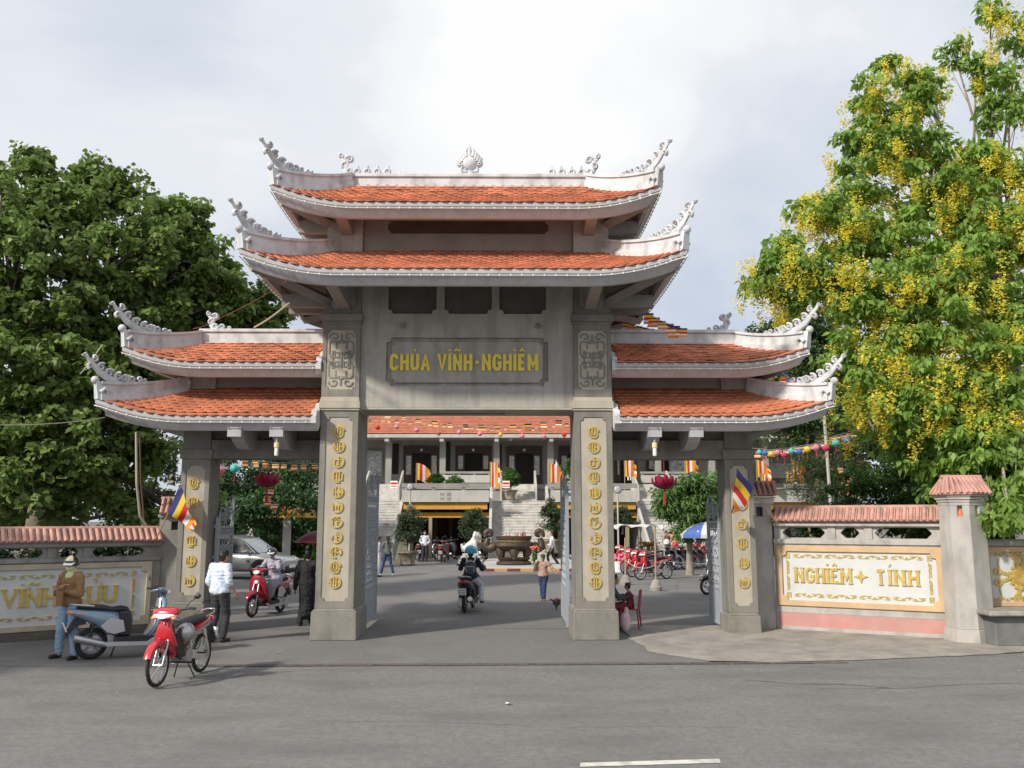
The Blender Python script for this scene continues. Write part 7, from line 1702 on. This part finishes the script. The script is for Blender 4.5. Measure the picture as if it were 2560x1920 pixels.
for i in range(22): a = R.uniform(-30, 30)*k; mb.tube([(a, R.uniform(-.3, .3), H_(1165)), (a+R.uniform(-.05, .05), 0, H_(1154)+R.uniform(-.1, .1))], .012, 4)
mb.build('incense_stick', mat('red_incense', (.4, .05, .04), .8), U, kind='stuff')
# lion
WST = mat('white_marble', (.62, .62, .60), .6, var=.12, vscale=4, bump=.5, bscale=30, dirt=(.35, .34, .32), damt=.4)
g1 = G(1017*D_, 1218*D_); k = g1.y/FP*D_
Ln = thing('lion_statue', 'white stone lion seated on a stepped pedestal, left of the incense urn', 'statue', (g1.x, g1.y, 0), math.radians(0))
mb = MB(); mb.box(-.62, .62, -.5, .5, 0, .22); mb.box(-.5, .5, -.42, .42, .22, .40); mb.box(-.42, .42, -.36, .36, .40, .52); mb.build('pedestal', TL, Ln, bevel=.03)
b = MB(); z0 = .52
b.cap(Vector((-.22, 0, z0+.22)), .22, Vector((.10, 0, z0+.52)), .20); b.cap(Vector((.10, 0, z0+.50)), .20, Vector((.20, 0, z0+.72)), .17); b.ell((.27, 0, z0+.90), (.19, .18, .18), 14); b.ell((.40, 0, z0+.86), (.11, .11, .10), 12); b.ell((.47, 0, z0+.84), (.05, .07, .05), 8)
for i in range(16): a = i*2.4; b.ell((.20+.02*math.sin(i), .17*math.cos(a), z0+.88+.17*math.sin(a)), .065, 8)
for q in (-1, 1):
    b.cap(Vector((.20, q*.12, z0+.55)), .10, Vector((.26, q*.13, z0+.10)), .075); b.cap(Vector((.26, q*.13, z0+.06)), .075, Vector((.36, q*.13, z0+.05)), .06); b.ell((-.18, q*.17, z0+.20), (.22, .12, .20), 12); b.cap(Vector((-.12, q*.2, z0+.06)), .07, Vector((.06, q*.2, z0+.05)), .06); b.ell((.24, q*.13, z0+1.06), (.04, .03, .05), 8)
b.cap(Vector((-.42, 0, z0+.12)), .06, Vector((-.46, .0, z0+.42)), .07); organic('lion_body', b, WST, Ln, .025, 2)
# small pale sheet leaning near the pot
t = thing('leaning_board', 'tall grey board leaning against the big pot by the left stair', 'board', (*G(868*D_, 1220*D_)[:2], 0)); mb = MB(); mb.add([(-.42, 0, 0), (.25, 0, 0), (.45, .3, 3.0), (.28, .3, 3.0), (-.42, -.04, 0), (.25, -.04, 0), (.45, .26, 3.0), (.28, .26, 3.0)], [(0, 1, 2, 3), (7, 6, 5, 4), (0, 4, 5, 1), (1, 5, 6, 2), (2, 6, 7, 3), (3, 7, 4, 0)]); mb.build('board_sheet', mat('old_board', (.19, .18, .14), .8, var=.2), t)
# lamp posts with round mirrors/floodlights
def lamppost(px, Yv, top, lab):
    b_ = P(px*D_, 1180*D_, Yv); tp = P(px*D_, top*D_, Yv); t = thing('lamp_post', lab, 'lamp', (b_.x, Yv, 0)); mb = MB(); mb.tube([(0, 0, 0), (0, 0, tp.z-.35)], .045, 8); mb.build('lamp_pole', TL, t, smooth=60)
    mb = MB(); mb.tube([(0, .12, tp.z-.15), (0, -.05, tp.z-.17)], [.08, .22], 16); o = mb.build('lamp_shade', ALU, t, smooth=50); mb = MB(); mb.ell((0, -.06, tp.z-.17), (.17, .05, .17), 14); mb.build('lamp_glass', mat('grey_lamp_glass', (.4, .42, .42), .15), t, smooth=60)
lamppost(884, 49.5, 1045, 'slim grey lamp post with round glass head before the left terrace'); lamppost(1336, 44, 1050, 'grey lamp post with round glass head by the right terrace')
# flags on the terraces
fk = 'flags on poles along the temple terrace'
def tflag(px, top, foot, Yv, w, h, seed, lab, rz=0, droop=.5):
    a = P(px*D_, foot*D_, Yv); b_ = P(px*D_, top*D_, Yv); hh = b_.z-a.z; t = flag((a.x, Yv, b_.z-h), w, h, seed, lab, math.radians(rz), pole=hh, droop=droop, group=fk, r=.025)
    return t
S_ = 2.0
tflag(899, 1000, 1052, 54.0, 1.15, 1.0, 11, 'orange and red striped flag on the terrace, leftmost seen in the central opening', 10, .75)
tflag(1059, 998, 1052, 54.5, .62, 1.5, 12, 'narrow drooping striped flag on the terrace in the middle of the central opening', 0, .25)
tflag(1187, 1001, 1052, 54.5, .95, 1.15, 13, 'striped flag on the terrace next to the right gate leaf', 0, .45)
tflag(1350, 990, 1060, 54.0, .75, 1.1, 14, 'striped flag behind the top left corner of the right side opening', 0, .2); tflag(1481, 990, 1060, 54.0, .9, .9, 15, 'striped flag high in the right side opening by the mural', 0, .4)
tflag(1636, 993, 1050, 52.0, .9, 1.0, 16, 'striped flag right behind the right outer pillar', 0, .6); tflag(1713, 994, 1050, 52, .75, 1.1, 17, 'slim striped flag right of the balcony building', 0, .4)
tflag(1700, 1018, 1052, 53, .7, .6, 18, 'small bunched flag left of the slim striped flag', 0, .7); tflag(1842, 988, 1030, 46, .95, .95, 19, 'striped flag high among the dark trees behind the right wall', 0, .6)
tflag(1822, 1042, 1085, 24, .28, .40, 20, 'small yellow and red flag in the shrub behind the right wall', 0, .9); tflag(1645, 1022, 1050, 51, .5, .55, 21, 'small orange flag close behind the right outer pillar', 0, .9)
# lanterns
def lantern(p, r, m, lab, grp, tassel=True, shape='round'):
    t = thing('lantern', lab, 'lantern', p, 0, grp); mb = MB(); n = 14
    prof = [(r*.28, r*.85)]+[(r*math.cos(a), r*.85*math.sin(a)) for a in [math.radians(70-140*i/8) for i in range(9)]]+[(r*.28, -r*.85)] if shape == 'round' else [(.02, r*1.1), (r*.95, r*.25), (r*.95, -.05*r), (.02, -r*1.0)]
    mb.lathe(prof, n=n)
    vs = mb.v; mb.v = [(x*(1 if (i % n) % 2 else .95), y*(1 if (i % n) % 2 else .95), z) for i, (x, y, z) in enumerate(vs)]
    mb.build('lantern_shade', m, t, smooth=30); mb = MB(); mb.lathe([(0, r*.95), (r*.3, r*.93), (r*.3, r*.82), (0, r*.82)], n=8); mb.lathe([(0, -r*.82), (r*.3, -r*.82), (r*.28, -r*.93), (0, -r*.95)], n=8); mb.build('lantern_ring', GOLDY, t)
    if tassel: mb = MB(); mb.tube([(0, 0, -r*.9), (0, 0, -r*1.5)], .01, 4); mb.tube([(0, 0, -r*1.5), (0, 0, -r*2.5)], [r*.10, r*.16], 6); mb.build('tassel', mat('tassel_red', (.35, .03, .02), .8), t)
LC = {'pink': mat('pink_silk', (.80, .30, .42), .5, trans=.3), 'red': mat('red_silk', (.70, .03, .03), .5, trans=.3), 'cyan': mat('cyan_silk', (.10, .62, .58), .5, trans=.3), 'blue': mat('blue_silk', (.04, .22, .62), .5, trans=.3), 'yellow': mat('yellow_silk', (.78, .62, .12), .5, trans=.3), 'crimson': mat('crimson_silk', (.70, .05, .16), .5, trans=.3), 'copper': mat('copper_silk', (.50, .20, .12), .5, trans=.3)}
Yl = 42.0; lg = 'silk lanterns strung before the temple roof'
LL = [(816, 924, 'red', 's'), (857, 922, 'pink', 'o'), (900, 929, 'pink', 'o'), (948, 936, 'copper', 's'), (992, 934, 'pink', 'o'), (1037, 937, 'pink', 'o'), (1081, 940, 'yellow', 's'), (1128, 942, 'pink', 'o'), (1175, 943, 'pink', 'o'), (1219, 940, 'red', 's'), (1261, 935, 'pink', 'o')]
seq = ['leftmost', 'second from the left', 'third from the left', 'fourth from the left', 'fifth from the left', 'sixth from the left', 'seventh from the left', 'eighth from the left', 'third from the right', 'second from the right', 'rightmost']
for (px, py, c, sh), q in zip(LL, seq):
    lantern(P(px*D_, py*D_, Yl), .125, LC[c], '%s silk lantern before the temple roof, %s of that string' % (c, q), lg, False, 'round' if sh == 'o' else 'star')
wire = mat('thin_wire', (.35, .33, .3), .6)
def strung(pts, Ys, name, lab, cat, r=.008):
    p = [P(a*D_, b*D_, y) for (a, b), y in zip(pts, Ys)]; c = p[0].copy(); t = thing(name, lab, cat, c); mb = MB(); mb.tube([q-c for q in p], r, 4); mb.build('string', wire, t); return t, [q-c for q in p]
strung([(780, 905)]+[(a, b-7) for a, b, *_ in LL]+[(1300, 925)], [Yl]*13, 'lantern_string', 'thin string carrying the pink and red lanterns before the temple roof', 'string')
def bunting(pts, Ys, lab, n, w, seed, grp='strings of small flags'):
    t, p = strung(pts, Ys, 'bunting', lab, 'bunting'); t['group'] = grp; r = random.Random(seed)
    d = [0]
    for a, b in zip(p, p[1:]): d.append(d[-1]+(b-a).length)
    for i in range(n):
        s_ = d[-1]*(i+.5)/n; k = max(j for j in range(len(d)) if d[j] <= s_); k = min(k, len(p)-2); q = p[k].lerp(p[k+1], (s_-d[k])/max(1e-6, d[k+1]-d[k])); ax = (p[k+1]-p[k]); ax.z = 0; ax.normalize()
        mb = MB(); ww = w*r.uniform(.75, 1.1); hh = w*r.uniform(.8, 1.15); tw = r.uniform(-.5, .5); yy = Vector((-ax.y, ax.x, 0)); sh = r.uniform(-.3, .3)
        for j in range(5):
            mb.mi = j; z0, z1 = -hh*j/5, -hh*(j+1)/5
            f = lambda u, z: q+ax*(u*ww+sh*z)+yy*(tw*z+.03*math.sin(z*30+i))+Vector((0, 0, z))
            mb.add([f(-.5, z0), f(.5, z0), f(.5, z1), f(-.5, z1)], [(0, 1, 2, 3)])
        link('pennant', mb.mesh('pennant', fix=False), FLAGM, t)
bunting([(790, 880), (900, 905), (1000, 916), (1090, 919), (1180, 912), (1290, 893)], [38]*6, 'upper string of larger striped pennants before the temple roof', 15, .27, 1)
bunting([(790, 905), (880, 908), (960, 917), (1060, 925), (1160, 923), (1290, 905)], [45]*6, 'lower string of tiny striped pennants before the temple roof', 34, .17, 2)
bunting([(1395, 672), (1422, 690), (1445, 700), (1480, 712)], [17.4]*4, 'striped pennants behind the right corner of the middle roof', 6, .22, 3); bunting([(1345, 695), (1385, 706), (1410, 712)], [19]*3, 'pennants low behind the middle roof, over the right wing ridge', 5, .20, 4)
bunting([(1632, 975), (1700, 968), (1760, 958), (1810, 940), (1860, 925)], [36]*5, 'pennants above the coloured lanterns at right', 20, .26, 5); bunting([(1700, 936), (1750, 938), (1800, 940), (1870, 950)], [40]*4, 'highest row of pennants at right, below the lower wing corner', 6, .35, 6)
bunting([(1810, 1005), (1825, 1025), (1855, 1035), (1870, 1037)], [30]*4, 'orange and white pennants sagging against the dark trees at right', 7, .22, 7)
bunting([(1690, 805), (1715, 822), (1745, 822), (1765, 830)], [27]*4, 'pennants between the right wing crests', 6, .30, 8); bunting([(520, 992), (600, 1000), (690, 1002)], [30]*3, 'pennants hanging in the top of the left side opening', 8, .22, 9); bunting([(590, 1048), (575, 1075), (600, 1090)], [29]*3, 'faded pennants dangling below the red lotus lantern', 4, .22, 10)
RL = [(1640, 977, 'cyan'), (1652, 979, 'blue'), (1666, 981, 'yellow'), (1679, 978, 'pink'), (1694, 983, 'crimson'), (1709, 975, 'cyan'), (1726, 976, 'blue'), (1744, 971, 'yellow'), (1763, 967, 'pink'), (1784, 968, 'crimson'), (1805, 957, 'cyan'), (1829, 950, 'blue'), (1896, 930, 'cyan')]
sq = ['leftmost', 'second', 'third', 'fourth', 'fifth', 'sixth', 'seventh', 'eighth', 'ninth', 'tenth', 'eleventh', 'twelfth', 'rightmost']
for i, ((px, py, c), q) in enumerate(zip(RL, sq)):
    Yv = 36-i*.9; lantern(P(px*D_, py*D_, Yv), (6.2+i*.22)*D_/FP*Yv, LC[c], '%s round lantern, %s along the coloured string at right' % (c, q), 'coloured lanterns strung at the right')
strung([(1625, 968)]+[(a, b-8) for a, b, c in RL], [36.5]+[36-i*.9 for i in range(13)], 'lantern_string', 'thin string carrying the coloured lanterns at the right', 'string')
t = thing('string_post', 'thin pale post holding the lantern string at right', 'post', (P(1793*D_, 1000*D_, 30).x, 30, 0)); mb = MB(); mb.tube([(0, 0, 0), (-.12, 0, P(1780*D_, 880*D_, 30).z)], .05, 7); mb.build('post_shaft', TL, t)
for px, py, Yv, c, q in ((476, 1016, 29, 'pink', 'pink lantern half hidden by the left outer pillar'), (507, 1012, 29, 'cyan', 'pale cyan lantern in the top left of the left side opening')): lantern(P(px*D_, py*D_, Yv), .16, LC[c], q, None)
# red lotus lanterns
LOT = mat('lotus_silk', (.30, .008, .05), .5, trans=.25)
def lotus(px, py, Yv, w, lab):
    c = P(px*D_, py*D_, Yv); t = thing('lotus_lantern', lab, 'lantern', c, 0, 'red lotus lanterns'); 
    for ring, (n, tilt, ln) in enumerate(((6, .55, 1.0), (6, 1.05, .85), (5, 1.35, .6))):
        for i in range(n):
            a = 2*PI*i/n+ring*.5; mb = MB(); vs = []; m = 6
            for j in range(m+1):
                u = j/m; wd = w*.62*math.sin(PI*(.12+.78*u))*(1 if ring < 2 else .7); rad = w*(.10+(.92-.22*ring)*math.sin(u*1.75)); z = w*(.85+.12*ring)*u**1.6-w*.40
                for q in (-1, 0, 1): ca, sa = math.cos(a), math.sin(a); x = rad*(1-.12*abs(q)); yy = q*wd*.5; vs.append((ca*x-sa*yy, sa*x+ca*yy, z+abs(q)*w*.10))
            mb.add(vs, [(j*3+k_, j*3+k_+1, (j+1)*3+k_+1, (j+1)*3+k_) for j in range(m) for k_ in range(2)]); mb.build('petal', LOT, t, smooth=60)
    mb = MB(); mb.tube([(0, 0, 0), (0, 0, w*2.2)], .012, 4); mb.tube([(0, 0, -w*.25), (0, 0, -w*1.6)], [w*.05, w*.12], 6); mb.build('tassel', mat('tassel_red', (.35, .03, .02), .8), t)
lotus(577, 1042, 27, .38, 'large dark red lotus lantern hanging in the left side opening'); lotus(1435, 1046, 27, .38, 'large dark red lotus lantern hanging in the right side opening')
# parasol and canopy
b_ = P(1526*D_, 1200*D_, 35.5); pz = P(1526*D_, 1127*D_, 35.5).z
t = thing('parasol', 'blue and white parasol beside the right side gate leaf', 'parasol', (b_.x, 35.5, 0))
BW = [mat('parasol_blue', (.10, .17, .50), .7, trans=.2), mat('parasol_white', (.75, .75, .72), .7, trans=.2)]
mb = MB(); n = 8; r_ = 1.05
for k_ in range(n):
    mb.mi = k_ % 2; a0 = 2*PI*k_/n+.39; a1 = a0+2*PI/n
    rings = [(0, pz), (.45*r_, pz-.12), (.8*r_, pz-.30), (r_, pz-.48), (r_, pz-.62)]
    for (ra, za), (rb, zb) in zip(rings, rings[1:]): mb.add([(ra*math.cos(a0), ra*math.sin(a0), za), (rb*math.cos(a0), rb*math.sin(a0), zb), (rb*math.cos(a1), rb*math.sin(a1), zb), (ra*math.cos(a1), ra*math.sin(a1), za)], [(0, 1, 2, 3)])
link('canopy', mb.mesh('canopy', fix=False), BW, t)
mb = MB(); mb.tube([(0, 0, 0), (0, 0, pz)], .025, 7); mb.tube([(0, 0, 0), (0, 0, .1)], .25, 12); mb.build('shaft', TL, t)
for a, m_, w_ in ((-1.95, WHP, .36), (-1.18, BW[0], .42)):
    mb = MB(Matrix.Translation((r_*.80*math.cos(a), r_*.80*math.sin(a), pz-.36)) @ Matrix.Rotation(a+PI/2, 4, 'Z') @ Matrix.Rotation(-.75, 4, 'X'))
    for row in range(2):
        for i in range(7-2*row): x = -w_/2+i*w_/7; ribbon(mb, [(x, -.02-row*.16), (x+w_/9, -.02-row*.16)], .07-.03*row, -.02, -.005)
    mb.build('printed_letters', m_, t)
c = P(1375*D_, 1140*D_, 40); t = thing('stall_canopy', 'flat white cloth canopy on poles over the flower stall', 'canopy', (c.x, 40, 0)); mb = MB(); nx, ny = 14, 6; zc = P(1375*D_, 1133*D_, 40).z
mb.add([(-1.9+3.0*i/nx, -1.2+2.4*j/ny, zc-.03+.06*math.sin(i*1.3+j)*(1 if j in (0, ny) else .4)-(.12 if j == 0 and i % 3 == 1 else 0)) for j in range(ny+1) for i in range(nx+1)], [(j*(nx+1)+i, j*(nx+1)+i+1, (j+1)*(nx+1)+i+1, (j+1)*(nx+1)+i) for j in range(ny) for i in range(nx)]); mb.build('cloth', mat('canopy_cloth', (.72, .72, .72), .8, trans=.2), t, smooth=50)
for x in (-1.8, 1.0): 
    for y in (-1.1, 1.1): mb = MB(); mb.tube([(x, y, 0), (x, y, zc)], .025, 6); mb.build('pole', TL, t)
# flower stall buckets, baskets
PB = [(1337, 1190, (.80, .25, .35), 'pink'), (1345, 1196, (.75, .12, .25), 'deep pink'), (1352, 1186, (.80, .40, .48), 'pale pink')]
for i, (px, py, col, cn) in enumerate(PB):
    gg = P(px*D_, (py+25)*D_, 39.0+i*.3); gg.z = 0; t = thing('flower_bucket', 'bucket of %s flowers at the stall right of the right main pillar' % cn, 'bucket', gg, 0, 'flower buckets at the stall'); mb = MB(); mb.lathe([(0, 0), (.17, 0), (.22, .45), (.19, .45), (0, .40)], n=14); mb.build('bucket', [WHP, STEEL, mat('yellow_bucket', (.6, .5, .1), .5)][i], t, smooth=50)
    mb = MB(); 
    for j in range(40): a = R.uniform(0, 6.3); q = R.uniform(0, .27); mb.ell((q*math.cos(a), q*math.sin(a), .60+R.uniform(-.08, .14)), .045, 6)
    mb.build('blooms', mat('bloom_%s' % cn.replace(' ', '_'), col, .7, var=.3, vscale=20), t, kind='stuff')
gg = P(1402*D_, 1215*D_, 41); t = thing('dry_flower_basket', 'basket of brown and golden goods behind the parked red motorbikes', 'basket', (gg.x, 41, 0)); mb = MB(); mb.lathe([(0, 0), (.3, 0), (.38, .6), (.3, .6)], n=14); mb.build('basket', mat('wicker', (.30, .20, .09), .8, var=.3, vscale=20), t)
mb = MB()
for j in range(90): a = R.uniform(0, 6.3); q = R.uniform(0, .45); mb.ell((q*math.cos(a), q*math.sin(a)*.6, .65+R.uniform(0, .55)), R.uniform(.04, .08), 5)
mb.build('goods', mat('golden_brown_goods', (.28, .15, .03), .7, var=.6, vscale=9), t, kind='stuff')
# wooden post in a concrete foot with rope
gp = G(1417*D_, 1276*D_); gq = G(1349*D_, 1250*D_+0); 
def stanchion(p, h, lab):
    t = thing('rope_post', lab, 'post', p, 0, 'posts holding the parking rope'); mb = MB(); mb.lathe([(0, 0), (.19, 0), (.20, .12), (.17, .14), (.16, .2), (.10, .33), (0, .36)], n=16); mb.build('concrete_foot', APRON, t, smooth=50); mb = MB(); mb.tube([(0, 0, .3), (.02, .02, h)], .03, 7); mb.build('wooden_post', mat('raw_wood', (.38, .27, .20), .8, var=.2, vscale=9), t)
stanchion(gp, 1.95, 'wooden post in a concrete foot in front of the parked red motorbikes'); gq = P(1351*D_, 1240*D_, 31.5); gq.z = 0; stanchion(gq, 1.6, 'thinner pale post at the left end of the slanting red row')
rope([(gq.x, gq.y, .85), (gp.x, gp.y, .80)], .012, CAB, 'sagging pale rope between the two parking posts', 'rope', sag=.18); pr = P(1500*D_, 1205*D_, 33); rope([(gp.x, gp.y, .80), (pr.x-1.2, pr.y, .75), (pr.x+3, pr.y+2, .7)], .012, CAB, 'pale rope running right from the wooden post along the motorbikes', 'rope', sag=.12)
# pot of flowers by right gate leaf, helmets on bikes
gg = G(1202*D_, 1318*D_); bouquet((gg.x, gg.y, 0), 'low bunch of pink flowers on the ground by the right gate leaf', .26, .17, 22, (.55, .12, .22), 4, name='flower_bunch')
for i, (px, py) in enumerate(((1440, 1172), (1459, 1178), (1506, 1178), (1530, 1177))):
    c = P(px*D_, py*D_, 38.5); t = thing('helmet', ['white helmet on the head of the seated person below the right stair', 'red helmet on a mirror, left of the three red ones in the far row', 'pink-red helmet on a mirror in the far row, below the frangipani', 'red helmet on a mirror in the far row beside the parasol pole'][i], 'helmet', c, 0, 'helmets in the far motorbike row'); mb = MB(); mb.lathe([(.13, -.06), (.14, 0), (.12, .08), (.07, .13), (.001, .15)], n=14); mb.build('helmet_shell', WHP if i == 0 else REDB, t, smooth=60)
# info signs
for px, py, lb in ((985, 1051, 'left'), (1266, 1051, 'right')):
    pass
for i, px in enumerate((85, 366)):
    c = P((900+px*.27125*0)+0, 1210, 56)
for i, (sx, sy) in enumerate(((985, 1211), (1265, 1211))):
    c = P(sx, sy, 55.9); t = thing('notice_board', 'small white and red notice at the %s upper stair' % ('left' if i == 0 else 'middle'), 'sign', c); mb = MB(); mb.box(-.22, .22, -.02, .02, -.22, .22); mb.build('board', PLATE, t); mb = MB(); mb.box(-.20, .20, -.024, -.0205, .0, .12); mb.box(-.20, .20, -.024, -.0205, -.14, -.08); mb.build('red_band', REDL, t)
    mb = MB(); mb.tube([(0, 0, -.2), (0, 0, -.75)], .02, 5); mb.build('post', TL, t)
# roadside tree left of the frame: throws the shade over the left of the road
LS = [(-14.2, 9.4, 5.6, 2.2, 2.2, 1.3, 30), (-12.6, 10.4, 5.2, 1.8, 1.8, 1.1, 26), (-15.6, 10.6, 6.0, 2.0, 2.0, 1.2, 26), (-13.2, 11.6, 5.6, 1.8, 1.8, 1.1, 22)]
tree('roadside_tree', 'roadside tree just left of the picture whose shade lies on the road', (-14.2, 10.2, 0), LS, 12000, .18, 'oval', GRN, BARK, .16, .45, .5, 31, .2, .4)
